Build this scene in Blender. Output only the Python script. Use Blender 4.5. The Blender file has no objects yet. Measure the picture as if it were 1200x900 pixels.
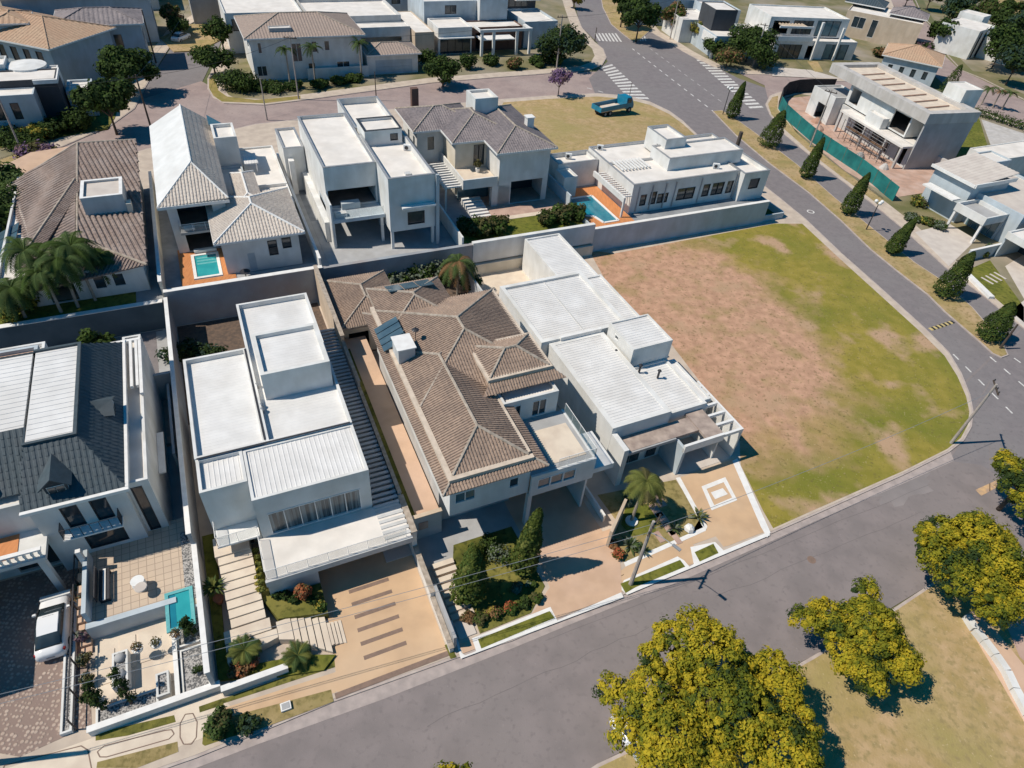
import bpy, math, random
from mathutils import Vector, Matrix, noise
R = math.radians
random.seed(7)
S = bpy.context.scene
COL = S.collection
# ---------------------------------------------------------------- camera
CAM_H, PITCH, ROLL, FPX = 42.0, R(42.29), R(-5.86), 770.0
_f = Vector((0, math.cos(PITCH), -math.sin(PITCH)))
_r = Vector((1, 0, 0)); _d = _f.cross(_r)
_r2 = math.cos(ROLL) * _r + math.sin(ROLL) * _d
_d2 = -math.sin(ROLL) * _r + math.cos(ROLL) * _d
cam = bpy.data.cameras.new('camera'); cam.lens = 36 * FPX / 1200; cam.sensor_width = 36
cam.clip_start = .5; cam.clip_end = 6000
camo = bpy.data.objects.new('camera', cam); COL.objects.link(camo)
camo.matrix_world = Matrix(((_r2.x, -_d2.x, -_f.x, 0), (_r2.y, -_d2.y, -_f.y, 0), (_r2.z, -_d2.z, -_f.z, CAM_H), (0, 0, 0, 1)))
S.camera = camo
# ---------------------------------------------------------------- sky, sun, exposure
SUN_AZ, SUN_EL = R(258), R(53)
W = bpy.data.worlds.new('World'); S.world = W; W.use_nodes = True
nt = W.node_tree; bg = nt.nodes['Background']; bg.inputs[1].default_value = .068
sky = nt.nodes.new('ShaderNodeTexSky'); sky.sky_type = 'NISHITA'; sky.sun_disc = False
sky.sun_elevation = SUN_EL; sky.sun_rotation = SUN_AZ; sky.air_density = 1.0; sky.dust_density = .4; sky.ozone_density = 5.0
tint = nt.nodes.new('ShaderNodeMix'); tint.data_type = 'RGBA'; tint.blend_type = 'MULTIPLY'; tint.inputs[0].default_value = 1; tint.inputs[7].default_value = (.04, .86, 1.16, 1)
nt.links.new(sky.outputs[0], tint.inputs[6]); nt.links.new(tint.outputs[2], bg.inputs[0])
sl = bpy.data.lights.new('sun', 'SUN'); sl.energy = 4.4; sl.angle = R(.5); sl.color = (1, .915, .80)
so = bpy.data.objects.new('sun', sl); COL.objects.link(so)
_sd = Vector((math.sin(SUN_AZ) * math.cos(SUN_EL), math.cos(SUN_AZ) * math.cos(SUN_EL), math.sin(SUN_EL)))
so.rotation_euler = _sd.to_track_quat('Z', 'Y').to_euler(); so.location = (0, 0, 80)
S.view_settings.view_transform = 'Standard'; S.view_settings.look = 'None'; S.view_settings.exposure = .04; S.view_settings.gamma = 1
# ---------------------------------------------------------------- geometry helpers
def P(x, y, z=0.12):                         # image pixel to world point: a sight line met with a level plane
    d = _r2 * (x - 600) + _d2 * (y - 450) + _f * FPX
    t = (z - CAM_H) / d.z
    return Vector((0, 0, CAM_H)) + d * t
class Fr:                                    # a house's own axes: u away along its lot, v to the right
    def __init__(s, az):
        a = R(az); s.az = az; s.u = Vector((math.sin(a), math.cos(a), 0)); s.v = Vector((math.cos(a), -math.sin(a), 0))
    def W(s, u, v, z=0): return s.u * u + s.v * v + Vector((0, 0, z))
    def uv(s, x, y, z): p = P(x, y, z); return p.dot(s.u), p.dot(s.v)
    def rect(s, p1, p2, z):
        a = s.uv(*p1, z); b = s.uv(*p2, z)
        return [min(a[0], b[0]), max(a[0], b[0]), min(a[1], b[1]), max(a[1], b[1])]
    def ray(s, x, y, axis, c):               # meets the vertical plane u=c ('u') or v=c ('v'); gives (other coord, z)
        d = _r2 * (x - 600) + _d2 * (y - 450) + _f * FPX
        n = s.u if axis == 'u' else s.v; m = s.v if axis == 'u' else s.u
        t = c / d.dot(n); return d.dot(m) * t, CAM_H + d.z * t
    def op(s, axis, c, p1, p2):              # rectangle on a wall from two seen corners
        a = s.ray(*p1, axis, c); b = s.ray(*p2, axis, c)
        return [min(a[0], b[0]), max(a[0], b[0]), min(a[1], b[1]), max(a[1], b[1])]
class MB:
    def __init__(s): s.v = []; s.f = []; s.m = []
    def add(s, vs, fs, mi=0):
        n = len(s.v); s.v += [tuple(v) for v in vs]
        for f in fs: s.f.append(tuple(i + n for i in f)); s.m.append(mi)
        return s
    def hexa(s, b, t, mi=0):                 # 4 bottom, 4 top points (same winding)
        return s.add(list(b) + list(t), [(3, 2, 1, 0), (4, 5, 6, 7), (0, 1, 5, 4), (1, 2, 6, 5), (2, 3, 7, 6), (3, 0, 4, 7)], mi)
    def box(s, F, u0, u1, v0, v1, z0, z1, mi=0):
        q = [(u0, v0), (u0, v1), (u1, v1), (u1, v0)]
        return s.hexa([F.W(a, b, z0) for a, b in q], [F.W(a, b, z1) for a, b in q], mi)
    def prism(s, poly, z0, z1, mi=0):
        p = [Vector((q[0], q[1], 0)) for q in poly]; n = len(p)
        ar = sum(p[i].x * p[(i + 1) % n].y - p[(i + 1) % n].x * p[i].y for i in range(n))
        if ar < 0: p.reverse()
        vs = [(q.x, q.y, z0) for q in p] + [(q.x, q.y, z1) for q in p]
        return s.add(vs, [tuple(range(n - 1, -1, -1)), tuple(range(n, 2 * n))] + [(i, (i + 1) % n, n + (i + 1) % n, n + i) for i in range(n)], mi)
    def slab(s, pts, t, mi=0):               # thick plate under a planar 3-D polygon
        p = [Vector(q) for q in pts]; n = len(p)
        nn = Vector((0, 0, 0))
        for i in range(n): nn += (p[i] - p[0]).cross(p[(i + 1) % n] - p[0])
        if nn.z < 0: p.reverse(); nn = -nn
        nn.normalize(); lo = [q - nn * t for q in p]
        return s.add(lo + p, [tuple(range(n - 1, -1, -1)), tuple(range(n, 2 * n))] + [(i, (i + 1) % n, n + (i + 1) % n, n + i) for i in range(n)], mi)
    def tube(s, a, b, r0, r1=None, k=6, mi=0, cap=True):
        a = Vector(a); b = Vector(b); r1 = r0 if r1 is None else r1; d = (b - a)
        if d.length < 1e-6: return s
        q = d.to_track_quat('Z', 'Y'); vs = []
        for c, r in ((a, r0), (b, r1)):
            for i in range(k): vs.append(c + q @ Vector((math.cos(6.2832 * i / k) * r, math.sin(6.2832 * i / k) * r, 0)))
        fs = [(i, (i + 1) % k, k + (i + 1) % k, k + i) for i in range(k)]
        if cap: fs += [tuple(range(k - 1, -1, -1)), tuple(range(k, 2 * k))]
        return s.add(vs, fs, mi)
    def path(s, pts, rs, k=6, mi=0):
        for i in range(len(pts) - 1): s.tube(pts[i], pts[i + 1], rs[i], rs[i + 1], k, mi)
        return s
    def bar(s, a, b, w, h, mi=0):            # box beam from a to b, w wide (level), h tall
        a = Vector(a); b = Vector(b); d = (b - a).normalized(); sd = d.cross(Vector((0, 0, 1)))
        if sd.length < 1e-3: sd = Vector((1, 0, 0))
        sd.normalize(); up = sd.cross(d); sd *= w / 2; up *= h / 2
        return s.hexa([a - sd - up, a + sd - up, b + sd - up, b - sd - up], [a - sd + up, a + sd + up, b + sd + up, b - sd + up], mi)
    def revolve(s, c, prof, k=12, mi=0):     # prof: (r, z) list
        vs = [];
        for r, z in prof:
            for i in range(k): vs.append((c[0] + math.cos(6.2832 * i / k) * r, c[1] + math.sin(6.2832 * i / k) * r, c[2] + z))
        fs = []
        for j in range(len(prof) - 1):
            for i in range(k): fs.append((j * k + i, j * k + (i + 1) % k, (j + 1) * k + (i + 1) % k, (j + 1) * k + i))
        fs += [tuple(range(k - 1, -1, -1)), tuple(range((len(prof) - 1) * k, len(prof) * k))]
        return s.add(vs, fs, mi)
# ---------------------------------------------------------------- objects
def mk(name, mb, mats, base=Vector((0, 0, 0)), smooth=False):
    me = bpy.data.meshes.new(name)
    me.from_pydata([(v[0] - base[0], v[1] - base[1], v[2] - base[2]) for v in mb.v], [], mb.f)
    mats = mats if isinstance(mats, (list, tuple)) else [mats]
    for m in mats: me.materials.append(M[m] if isinstance(m, str) else m)
    if len(mats) > 1: me.polygons.foreach_set('material_index', mb.m)
    if smooth: me.polygons.foreach_set('use_smooth', [True] * len(me.polygons))
    me.update()
    o = bpy.data.objects.new(name, me); COL.objects.link(o); return o
BASE = {}
def thing(name, label, cat, loc, group=None, rz=0):
    o = bpy.data.objects.new(name, None); COL.objects.link(o); o.empty_display_size = .3
    o.location = loc; o.rotation_euler = (0, 0, rz); o['label'] = label; o['category'] = cat
    if group: o['group'] = group
    BASE[o] = Vector(loc) if rz == 0 else Vector((0, 0, 0)); return o
def part(name, mb, mats, parent, stuff=False, smooth=False, label=None):
    b = BASE.get(parent, Vector((0, 0, 0)))
    o = mk(name, mb, mats, b, smooth); o.parent = parent; BASE[o] = b
    if stuff: o['kind'] = 'stuff'
    if label: o['label'] = label
    return o
def solo(name, mb, mats, label, cat, loc, group=None, smooth=False):
    o = mk(name, mb, mats, Vector(loc), smooth); o.location = loc; o['label'] = label; o['category'] = cat; BASE[o] = Vector(loc)
    if group: o['group'] = group
    return o
def struct(name, mb, mats, parent=None, smooth=False, stuff=False):
    o = mk(name, mb, mats, smooth=smooth); BASE[o] = Vector((0, 0, 0))
    if parent: o.parent = parent
    else: o['kind'] = 'stuff' if stuff else 'structure'
    return o
def copy_tree(o, loc=None, rz=None, label=None, sc=None):
    def cp(x, par):
        c = x.copy(); COL.objects.link(c)
        if par: c.parent = par
        for ch in x.children: cp(ch, c)
        return c
    c = cp(o, None)
    if loc is not None: c.location = loc
    if rz is not None: c.rotation_euler = (0, 0, rz)
    if label: c['label'] = label
    if sc: c.scale = sc if isinstance(sc, (tuple, list)) else (sc, sc, sc)
    return c
# ---------------------------------------------------------------- materials
M = {}
def mat(name, c1, c2=None, sc=1.0, rough=.8, bump=0., bsc=None, c3=None, sc3=.15, a3=.5, metal=0., stretch=None, spec=.3, lo=.35, hi=.65, world=True):
    m = bpy.data.materials.new(name); m.use_nodes = True; t = m.node_tree; n = t.nodes; b = n['Principled BSDF']
    b.inputs['Roughness'].default_value = rough; b.inputs['Metallic'].default_value = metal
    b.inputs['Specular IOR Level'].default_value = spec
    M[name] = m
    geo = n.new('ShaderNodeNewGeometry') if world else n.new('ShaderNodeTexCoord')
    src = geo.outputs['Position'] if world else geo.outputs['Object']
    if stretch:
        mp = n.new('ShaderNodeMapping'); mp.inputs['Scale'].default_value = stretch; t.links.new(src, mp.inputs[0]); srs = mp.outputs[0]
    else: srs = src
    def ns(scale, s_, det=4):
        k = n.new('ShaderNodeTexNoise'); k.inputs['Scale'].default_value = scale; k.inputs['Detail'].default_value = det
        t.links.new(s_, k.inputs['Vector']); return k
    c2 = c2 or tuple(x * .85 for x in c1)
    def ramp(k, lo, hi):
        r = n.new('ShaderNodeMapRange'); r.inputs[1].default_value = lo; r.inputs[2].default_value = hi; t.links.new(k.outputs[0], r.inputs[0]); return r
    def mix(fac, a, c):
        x = n.new('ShaderNodeMix'); x.data_type = 'RGBA'
        t.links.new(fac, x.inputs[0])
        for i, q in ((6, a), (7, c)):
            if isinstance(q, tuple): x.inputs[i].default_value = (*q, 1)
            else: t.links.new(q, x.inputs[i])
        return x.outputs[2]
    k1 = ns(sc, srs); out = mix(ramp(k1, lo, hi).outputs[0], c1, c2)
    if c3:
        k3 = ns(sc3, src, 5); r3 = ramp(k3, .42, .66); mm = n.new('ShaderNodeMath'); mm.operation = 'MULTIPLY'; mm.inputs[1].default_value = a3
        t.links.new(r3.outputs[0], mm.inputs[0]); out = mix(mm.outputs[0], out, c3)
    t.links.new(out, b.inputs['Base Color'])
    if bump:
        kb = ns(bsc or sc * 4, srs, 3); bp = n.new('ShaderNodeBump'); bp.inputs['Strength'].default_value = bump; bp.inputs['Distance'].default_value = .05
        t.links.new(kb.outputs[0], bp.inputs['Height']); t.links.new(bp.outputs[0], b.inputs['Normal'])
    m['_out'] = 0
    return m, t, out, mix, ns, ramp, src
def wall(name, c, dirt=.88): mat(name, c, tuple(x * dirt for x in c), 1.2, .85, .12, 14, c3=(c[0] * .72, c[1] * .70, c[2] * .66), sc3=.5, a3=.55, stretch=(1, 1, .25))
wall('white_wall', (.74, .735, .71)); wall('cream_wall', (.72, .66, .55)); wall('grey_wall', (.42, .42, .42)); wall('pale_grey_wall', (.58, .58, .57))
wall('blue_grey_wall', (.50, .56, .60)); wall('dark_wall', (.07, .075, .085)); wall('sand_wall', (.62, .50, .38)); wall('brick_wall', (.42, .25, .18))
wall('raw_concrete', (.56, .53, .50), .8); wall('brown_wall', (.16, .09, .07))
mat('retaining', (.34, .37, .40), (.26, .29, .32), .5, .9, .25, 9, c3=(.34, .28, .25), sc3=.25, a3=.6)
mat('retaining_dark', (.085, .12, .145), (.06, .09, .11), .5, .9, .2, 9)  # darker copy of retaining, with the deep shade under the palm garden in its colour
mat('white_metal_roof', (.76, .745, .72), (.68, .665, .64), .8, .45, .03, 8, c3=(.55, .52, .48), sc3=.35, a3=.35)
mat('white_slab_roof', (.80, .75, .69), (.70, .66, .61), .7, .8, .05, 8, c3=(.55, .50, .44), sc3=.5, a3=.35)
mat('tan_slab', (.46, .37, .31), (.28, .22, .19), 1.1, .9, .1, 9)
mat('brown_tile', (.40, .295, .225), (.28, .205, .16), 4.5, .85, .2, 20, c3=(.22, .165, .135), sc3=.6, a3=.6)
mat('band_cream', (.66, .55, .44), (.52, .43, .34), 2, .85, .1)
mat('brown_tile_old', (.30, .225, .19), (.19, .145, .125), 4, .85, .2, 20, c3=(.36, .30, .27), sc3=.6, a3=.5)
mat('grey_tile', (.26, .225, .225), (.17, .15, .155), 3, .85, .2, 20, c3=(.34, .29, .28), sc3=.5, a3=.5)
mat('beige_tile', (.68, .61, .53), (.54, .47, .41), 5, .8, .15, 20, c3=(.48, .42, .37), sc3=.7, a3=.5)
mat('orange_tile', (.52, .36, .24), (.40, .27, .18), 3, .8, .15, 20, c3=(.46, .28, .18), sc3=.4, a3=.5)
mat('tan_tile', (.40, .31, .255), (.30, .235, .20), 3, .85, .15, 20, c3=(.34, .27, .23), sc3=.4, a3=.5)
mat('slate', (.065, .09, .105), (.05, .07, .082), 3, .6, .2, 20, c3=(.09, .10, .11), sc3=.6, a3=.4)
mat('ridge_cream', (.46, .39, .32), (.30, .25, .20), 3, .85, .1)
mat('trim_white', (.80, .79, .76), (.72, .70, .67), 2, .6)
mat('asphalt', (.225, .20, .20), (.19, .17, .172), .9, .9, .25, 30, c3=(.225, .208, .205), sc3=.12, a3=.7)
mat('asphalt_front', (.255, .218, .21), (.205, .178, .172), .5, .9, .25, 30, c3=(.24, .21, .20), sc3=.10, a3=.8)
mat('road_worn', (.29, .255, .245), (.23, .205, .198), .35, .9, .2, 20, c3=(.20, .18, .175), sc3=.2, a3=.8)
mat('road_tar', (.15, .135, .132), (.18, .16, .155), .8, .9, .2, 20)
mat('pink_road', (.36, .275, .25), (.29, .225, .21), .5, .9, .2, 12, c3=(.40, .32, .29), sc3=.12, a3=.6)
mat('kerb', (.50, .43, .38), (.40, .33, .30), 1.2, .9, .1)
mat('gutter', (.44, .37, .34), (.34, .29, .27), 1.5, .9, .1)
mat('garden_ground', (.13, .13, .05), (.24, .20, .11), .25, .95, .3, 5, c3=(.34, .29, .24), sc3=.07, a3=.8)
mat('yard_concrete', (.30, .31, .32), (.22, .23, .24), .8, .9, .1)
mat('footway', (.56, .47, .38), (.46, .38, .31), .8, .9, .1)
mat('paint', (.72, .70, .66), (.50, .48, .46), 3, .8)
mat('paint_faded', (.50, .47, .45), (.30, .28, .28), 5, .8)
mat('paint_yellow', (.62, .48, .20), (.45, .36, .18), 3, .8)
mat('paint_orange', (.62, .40, .20), (.40, .28, .2), 2, .8)
mat('paint_black', (.04, .04, .04))
mat('drive_orange', (.60, .405, .245), (.52, .35, .215), .7, .85, .1, c3=(.66, .48, .32), sc3=.2, a3=.5)
mat('drive_pink', (.60, .41, .28), (.51, .345, .235), .7, .85, .1, c3=(.62, .44, .34), sc3=.2, a3=.5)
mat('drive_grey', (.60, .54, .48), (.52, .46, .41), .8, .85, .08)
mat('stone_cream', (.70, .60, .48), (.60, .50, .40), .9, .8, .08)
mat('stone_pink', (.50, .35, .28), (.40, .27, .22), 1.1, .85, .1)
mat('brown_strip', (.25, .17, .13), (.20, .14, .11), 3)
mat('gravel', (.42, .40, .38), (.12, .12, .12), 9, .9, .5, 18, lo=.45, hi=.55)
mat('grass', (.125, .125, .022), (.08, .09, .016), 1.6, .95, .4, 14, c3=(.27, .23, .06), sc3=.3, a3=.7)
mat('grass_bright', (.155, .165, .022), (.10, .115, .016), 1.6, .95, .4, 14, c3=(.22, .20, .04), sc3=.3, a3=.7)
mat('grass_dry', (.36, .27, .13), (.27, .205, .085), 1.3, .95, .5, 9, c3=(.25, .21, .07), sc3=.2, a3=.8)
mat('grass_tan', (.48, .335, .185), (.36, .26, .11), .9, .95, .5, 7, c3=(.33, .27, .10), sc3=.16, a3=.85)
mat('grass_olive', (.22, .19, .05), (.32, .24, .09), .8, .95, .4, 12)
mat('verge', (.40, .285, .13), (.28, .23, .09), .6, .95, .4, 10, c3=(.47, .33, .2), sc3=.25, a3=.7)
mat('soil', (.16, .11, .08), (.10, .075, .06), 3, .95, .4)
mat('red_soil', (.50, .32, .24), (.40, .27, .21), 1.0, .95, .4, 6, c3=(.60, .45, .38), sc3=.4, a3=.6)
mat('far_ground', (.14, .15, .06), (.20, .17, .09), .1, .95, 0, c3=(.09, .11, .05), sc3=.02, a3=.8)
mat('glass', (.025, .04, .05), (.04, .055, .065), 1.5, .08, spec=.7)
mat('glass_blue', (.06, .13, .16), (.09, .17, .20), 1.5, .1, spec=.6)
mat('glass_rail', (.30, .42, .44), (.36, .47, .48), 1.5, .12, spec=.6)
def see_through(nm, k):
    m = M[nm]; t = m.node_tree; tr = t.nodes.new('ShaderNodeBsdfTransparent'); mx = t.nodes.new('ShaderNodeMixShader'); mx.inputs[0].default_value = k
    t.links.new(tr.outputs[0], mx.inputs[1]); t.links.new(t.nodes['Principled BSDF'].outputs[0], mx.inputs[2]); t.links.new(mx.outputs[0], t.nodes['Material Output'].inputs[0])
see_through('glass_rail', .16)
mat('glass_curtain', (.15, .20, .22), (.03, .05, .06), 2.2, .25, spec=.6, stretch=(3, 3, .05), lo=.42, hi=.58)
mat('curtain', (.34, .37, .38), (.25, .28, .30), 8, .8, stretch=(3, 3, .2))
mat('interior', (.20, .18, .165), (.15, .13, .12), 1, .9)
mat('dark_metal', (.035, .035, .04), (.05, .05, .055), 3, .45)
mat('steel', (.42, .42, .42), (.34, .34, .34), 3, .4, metal=.3)
mat('pole_concrete', (.42, .37, .33), (.33, .29, .26), 3, .9)
mat('wood_pole', (.10, .075, .06), (.07, .055, .045), 5, .9)
mat('deck', (.62, .26, .10), (.52, .21, .08), 2.2, .7, .1, stretch=(3, .4, 1))
mat('wood', (.20, .12, .07), (.14, .08, .05), 4, .7)
mat('pool_water', (.03, .30, .33), (.04, .36, .38), .8, .06, .15, 3, spec=.5)
mat('pool_water_deep', (.015, .17, .24), (.02, .22, .29), .8, .06, .15, 3, spec=.5)
mat('pool_tile', (.16, .46, .46), (.12, .38, .40), 5, .3)
mat('solar', (.05, .09, .12), (.08, .13, .16), 1.2, .15, spec=.7)
mat('white_plastic', (.78, .78, .76), (.72, .72, .70), 3, .4)
mat('terracotta', (.45, .17, .09), (.36, .13, .07), 4, .8)
mat('teal_sheet', (.012, .15, .145), (.01, .10, .105), .6, .7, .3, 3, c3=(.03, .28, .26), sc3=.4, a3=.5)
mat('black_net', (.02, .022, .025), (.04, .042, .045), 4, .9)
mat('car_white', (.78, .78, .78), (.76, .76, .76), 1, .18, spec=.6, world=False)
mat('truck_blue', (.015, .22, .36), (.01, .17, .28), 2, .35, spec=.5, world=False)
mat('tyre', (.02, .02, .02), (.03, .03, .03), 4, .8, world=False)
mat('red_light', (.35, .02, .02), (.3, .02, .02), 4, .3, world=False)
mat('amber', (.5, .2, .03)); mat('bark', (.14, .10, .075), (.09, .065, .05), 5, .95, .4, world=False)
mat('bark_pale', (.36, .31, .25), (.27, .23, .19), 5, .95, .3, world=False)
def leaf(name, a, b, tr=.25):
    mat(name, a, b, 2.3, .75, spec=.08, world=False)
    m = M[name]; t = m.node_tree; pb = t.nodes['Principled BSDF']
    tl = t.nodes.new('ShaderNodeBsdfTranslucent'); mx = t.nodes.new('ShaderNodeMixShader'); mx.inputs[0].default_value = tr
    src = pb.inputs['Base Color'].links[0].from_socket; t.links.new(src, tl.inputs[0])
    t.links.new(pb.outputs[0], mx.inputs[1]); t.links.new(tl.outputs[0], mx.inputs[2]); t.links.new(mx.outputs[0], t.nodes['Material Output'].inputs[0])
leaf('leaf_gold', (.29, .26, .022), (.20, .20, .02)); leaf('leaf_gold2', (.52, .39, .03), (.36, .31, .025)); leaf('leaf_mid', (.09, .12, .016), (.13, .15, .02)); leaf('leaf_dark', (.03, .055, .018), (.05, .075, .022))
leaf('leaf_green', (.055, .095, .02), (.08, .12, .03)); leaf('leaf_cypress', (.04, .065, .018), (.06, .09, .022)); leaf('leaf_cypress2', (.10, .125, .025), (.065, .09, .02)); leaf('leaf_palm', (.06, .10, .035), (.10, .14, .045)); leaf('leaf_palm_y', (.18, .19, .05), (.13, .15, .04))
leaf('leaf_yellow', (.42, .33, .06), (.30, .27, .05)); leaf('leaf_red', (.36, .10, .05), (.45, .16, .07)); leaf('leaf_purple', (.22, .13, .26), (.15, .10, .17)); leaf('leaf_lilac', (.28, .17, .20), (.18, .12, .13)); leaf('leaf_olive', (.12, .11, .045), (.09, .085, .035)); leaf('leaf_grey', (.20, .23, .17), (.14, .17, .12)); leaf('leaf_brown', (.26, .15, .07), (.2, .12, .06)); leaf('leaf_teal', (.05, .09, .06), (.035, .06, .045))
# the empty lot: reddish cut grass fading into green
def lot_mat():
    m, t, out, mix, ns, ramp, src = mat('lot_grass', (.23, .195, .03), (.31, .245, .05), .8, .95, .5, 9, c3=(.15, .165, .022), sc3=.12, a3=.8)
    n = t.nodes; mp = n.new('ShaderNodeMapping'); c = P(793, 372); mp.vector_type = 'TEXTURE'
    mp.inputs['Location'].default_value = (c.x, c.y, 0); mp.inputs['Rotation'].default_value = (0, 0, R(-62)); mp.inputs['Scale'].default_value = (24, 17, 1000)
    k = ns(.28, src, 6); sc = n.new('ShaderNodeVectorMath'); sc.operation = 'SCALE'; sc.inputs[3].default_value = 13
    t.links.new(k.outputs['Color'], sc.inputs[0]); ad = n.new('ShaderNodeVectorMath'); ad.operation = 'ADD'; t.links.new(src, ad.inputs[0]); t.links.new(sc.outputs[0], ad.inputs[1])
    sb = n.new('ShaderNodeVectorMath'); sb.operation = 'SUBTRACT'; sb.inputs[1].default_value = (6.5, 6.5, 6.5); t.links.new(ad.outputs[0], sb.inputs[0])
    t.links.new(sb.outputs[0], mp.inputs[0]); g = n.new('ShaderNodeTexGradient'); g.gradient_type = 'SPHERICAL'; t.links.new(mp.outputs[0], g.inputs[0])
    f = ramp(g, .0, .30); k2 = ns(1.1, src, 6); r2 = ramp(k2, .35, .65)
    dry = mix(r2.outputs[0], (.55, .325, .215), (.40, .235, .15)); k4 = ns(.35, src, 6); dry = mix(ramp(k4, .5, .75).outputs[0], dry, (.31, .23, .10))
    base = mix(f.outputs[0], out, dry)
    k3 = ns(.16, src, 5); base = mix(ramp(k3, .55, .66).outputs[0], base, (.44, .29, .18)); k5 = ns(3.2, src, 8); base = mix(ramp(k5, .56, .80).outputs[0], base, (.13, .11, .035)); k6 = ns(5.0, src, 8); base = mix(ramp(k6, .62, .90).outputs[0], base, (.50, .38, .22))
    t.links.new(base, n['Principled BSDF'].inputs['Base Color'])
lot_mat()
def tufts(nm, dark, light, a=.5, b=.62):   # fine tufts and straw over a lawn material
    m = M[nm]; t = m.node_tree; n = t.nodes; pb = n['Principled BSDF']; cur = pb.inputs['Base Color'].links[0].from_socket; g = n.new('ShaderNodeNewGeometry')
    for sc, col, lo, hi in ((2.6, dark, a, a + .2), (5.5, light, b, b + .15)):
        k = n.new('ShaderNodeTexNoise'); k.inputs['Scale'].default_value = sc; k.inputs['Detail'].default_value = 8; t.links.new(g.outputs['Position'], k.inputs['Vector'])
        r = n.new('ShaderNodeMapRange'); r.inputs[1].default_value = lo; r.inputs[2].default_value = hi; t.links.new(k.outputs[0], r.inputs[0])
        x = n.new('ShaderNodeMix'); x.data_type = 'RGBA'; t.links.new(r.outputs[0], x.inputs[0]); t.links.new(cur, x.inputs[6]); x.inputs[7].default_value = (*col, 1); cur = x.outputs[2]
    t.links.new(cur, pb.inputs['Base Color'])
tufts('grass', (.055, .06, .012), (.20, .18, .05), .5, .66); tufts('grass_bright', (.07, .08, .012), (.22, .21, .04), .5, .66); tufts('grass_tan', (.29, .225, .10), (.56, .42, .26), .5, .64); tufts('verge', (.24, .18, .07), (.48, .35, .2), .5, .64); tufts('grass_dry', (.17, .14, .05), (.38, .30, .14), .5, .64)
for nm, dk, lt in (('asphalt', (.17, .155, .155), (.265, .24, .235)), ('asphalt_front', (.19, .165, .16), (.30, .262, .25)), ('pink_road', (.25, .195, .18), (.39, .31, .285))):
    tufts(nm, dk, lt, .55, .66)
def cobble_mat():
    m, t, out, mix, ns, ramp, src = mat('cobble', (.50, .40, .33), (.40, .31, .25), 1.3, .85, c3=(.25, .18, .15), sc3=.4, a3=.5)
    n = t.nodes; v = n.new('ShaderNodeTexVoronoi'); v.inputs['Scale'].default_value = 4.0; v.inputs['Randomness'].default_value = .45; t.links.new(src, v.inputs['Vector'])
    r = ramp(v, .34, .50); inv = n.new('ShaderNodeMath'); inv.operation = 'SUBTRACT'; inv.inputs[0].default_value = 1; t.links.new(r.outputs[0], inv.inputs[1])
    t.links.new(mix(r.outputs[0], out, (.26, .19, .16)), n['Principled BSDF'].inputs['Base Color'])
    bp = n.new('ShaderNodeBump'); bp.inputs['Strength'].default_value = .6; bp.inputs['Distance'].default_value = .05; t.links.new(inv.outputs[0], bp.inputs['Height']); t.links.new(bp.outputs[0], n['Principled BSDF'].inputs['Normal'])
cobble_mat()
def grid_mat(name, c1, c2, mortar, bw, bh, rot=0., off=.5, ms=.03):
    m, t, out, mix, ns, ramp, src = mat(name, c1, c2, .8, .85)
    n = t.nodes; mp = n.new('ShaderNodeMapping'); mp.inputs['Rotation'].default_value = (0, 0, rot); t.links.new(src, mp.inputs[0])
    b = n.new('ShaderNodeTexBrick'); b.offset = off; b.inputs['Scale'].default_value = 1; b.inputs['Mortar Size'].default_value = ms; b.inputs['Brick Width'].default_value = bw; b.inputs['Row Height'].default_value = bh
    t.links.new(mp.outputs[0], b.inputs['Vector']); t.links.new(out, b.inputs['Color1']); b.inputs['Color2'].default_value = (*c2, 1); b.inputs['Mortar'].default_value = (*mortar, 1)
    t.links.new(b.outputs['Color'], n['Principled BSDF'].inputs['Base Color'])
grid_mat('paver', (.60, .48, .36), (.53, .42, .32), (.36, .28, .22), .5, .5, R(-27.6), 0, .025)
# ---------------------------------------------------------------- building helpers
FC = {'f': ('u', 0), 'b': ('u', 1), 'l': ('v', 2), 'r': ('v', 3)}
def wall_panel(mb, F, face, r, t, z0, z1, holes, inset=0.):
    u0, u1, v0, v1 = r
    ax = FC[face][0]
    a0, a1 = (v0, v1) if ax == 'u' else (u0 + inset, u1 - inset)
    c = r[FC[face][1]]; c0, c1 = (c, c + t) if face in 'fl' else (c - t, c)
    A = sorted({a0, a1, *[min(max(x, a0), a1) for h in holes for x in h[:2]]}); Z = sorted({z0, z1, *[min(max(x, z0), z1) for h in holes for x in h[2:4]]})
    for i in range(len(A) - 1):
        col = []
        for j in range(len(Z) - 1):
            ca, cz = (A[i] + A[i + 1]) / 2, (Z[j] + Z[j + 1]) / 2
            if any(h[0] < ca < h[1] and h[2] < cz < h[3] for h in holes): continue
            if col and abs(col[-1][1] - Z[j]) < 1e-6: col[-1][1] = Z[j + 1]
            else: col.append([Z[j], Z[j + 1]])
        for b0, b1 in col:
            if A[i + 1] - A[i] < .01 or b1 - b0 < .01: continue
            if ax == 'u': mb.box(F, c0, c1, A[i], A[i + 1], b0, b1)
            else: mb.box(F, A[i], A[i + 1], c0, c1, b0, b1)
def fbox(mb, F, face, r, a0, a1, d0, d1, z0, z1, mi=0):   # box on a face: d measured outwards
    c = r[FC[face][1]]; s = -1 if face in 'fl' else 1; x0, x1 = sorted((c + s * d0, c + s * d1))
    if FC[face][0] == 'u': mb.box(F, x0, x1, a0, a1, z0, z1, mi)
    else: mb.box(F, a0, a1, x0, x1, z0, z1, mi)
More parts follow.
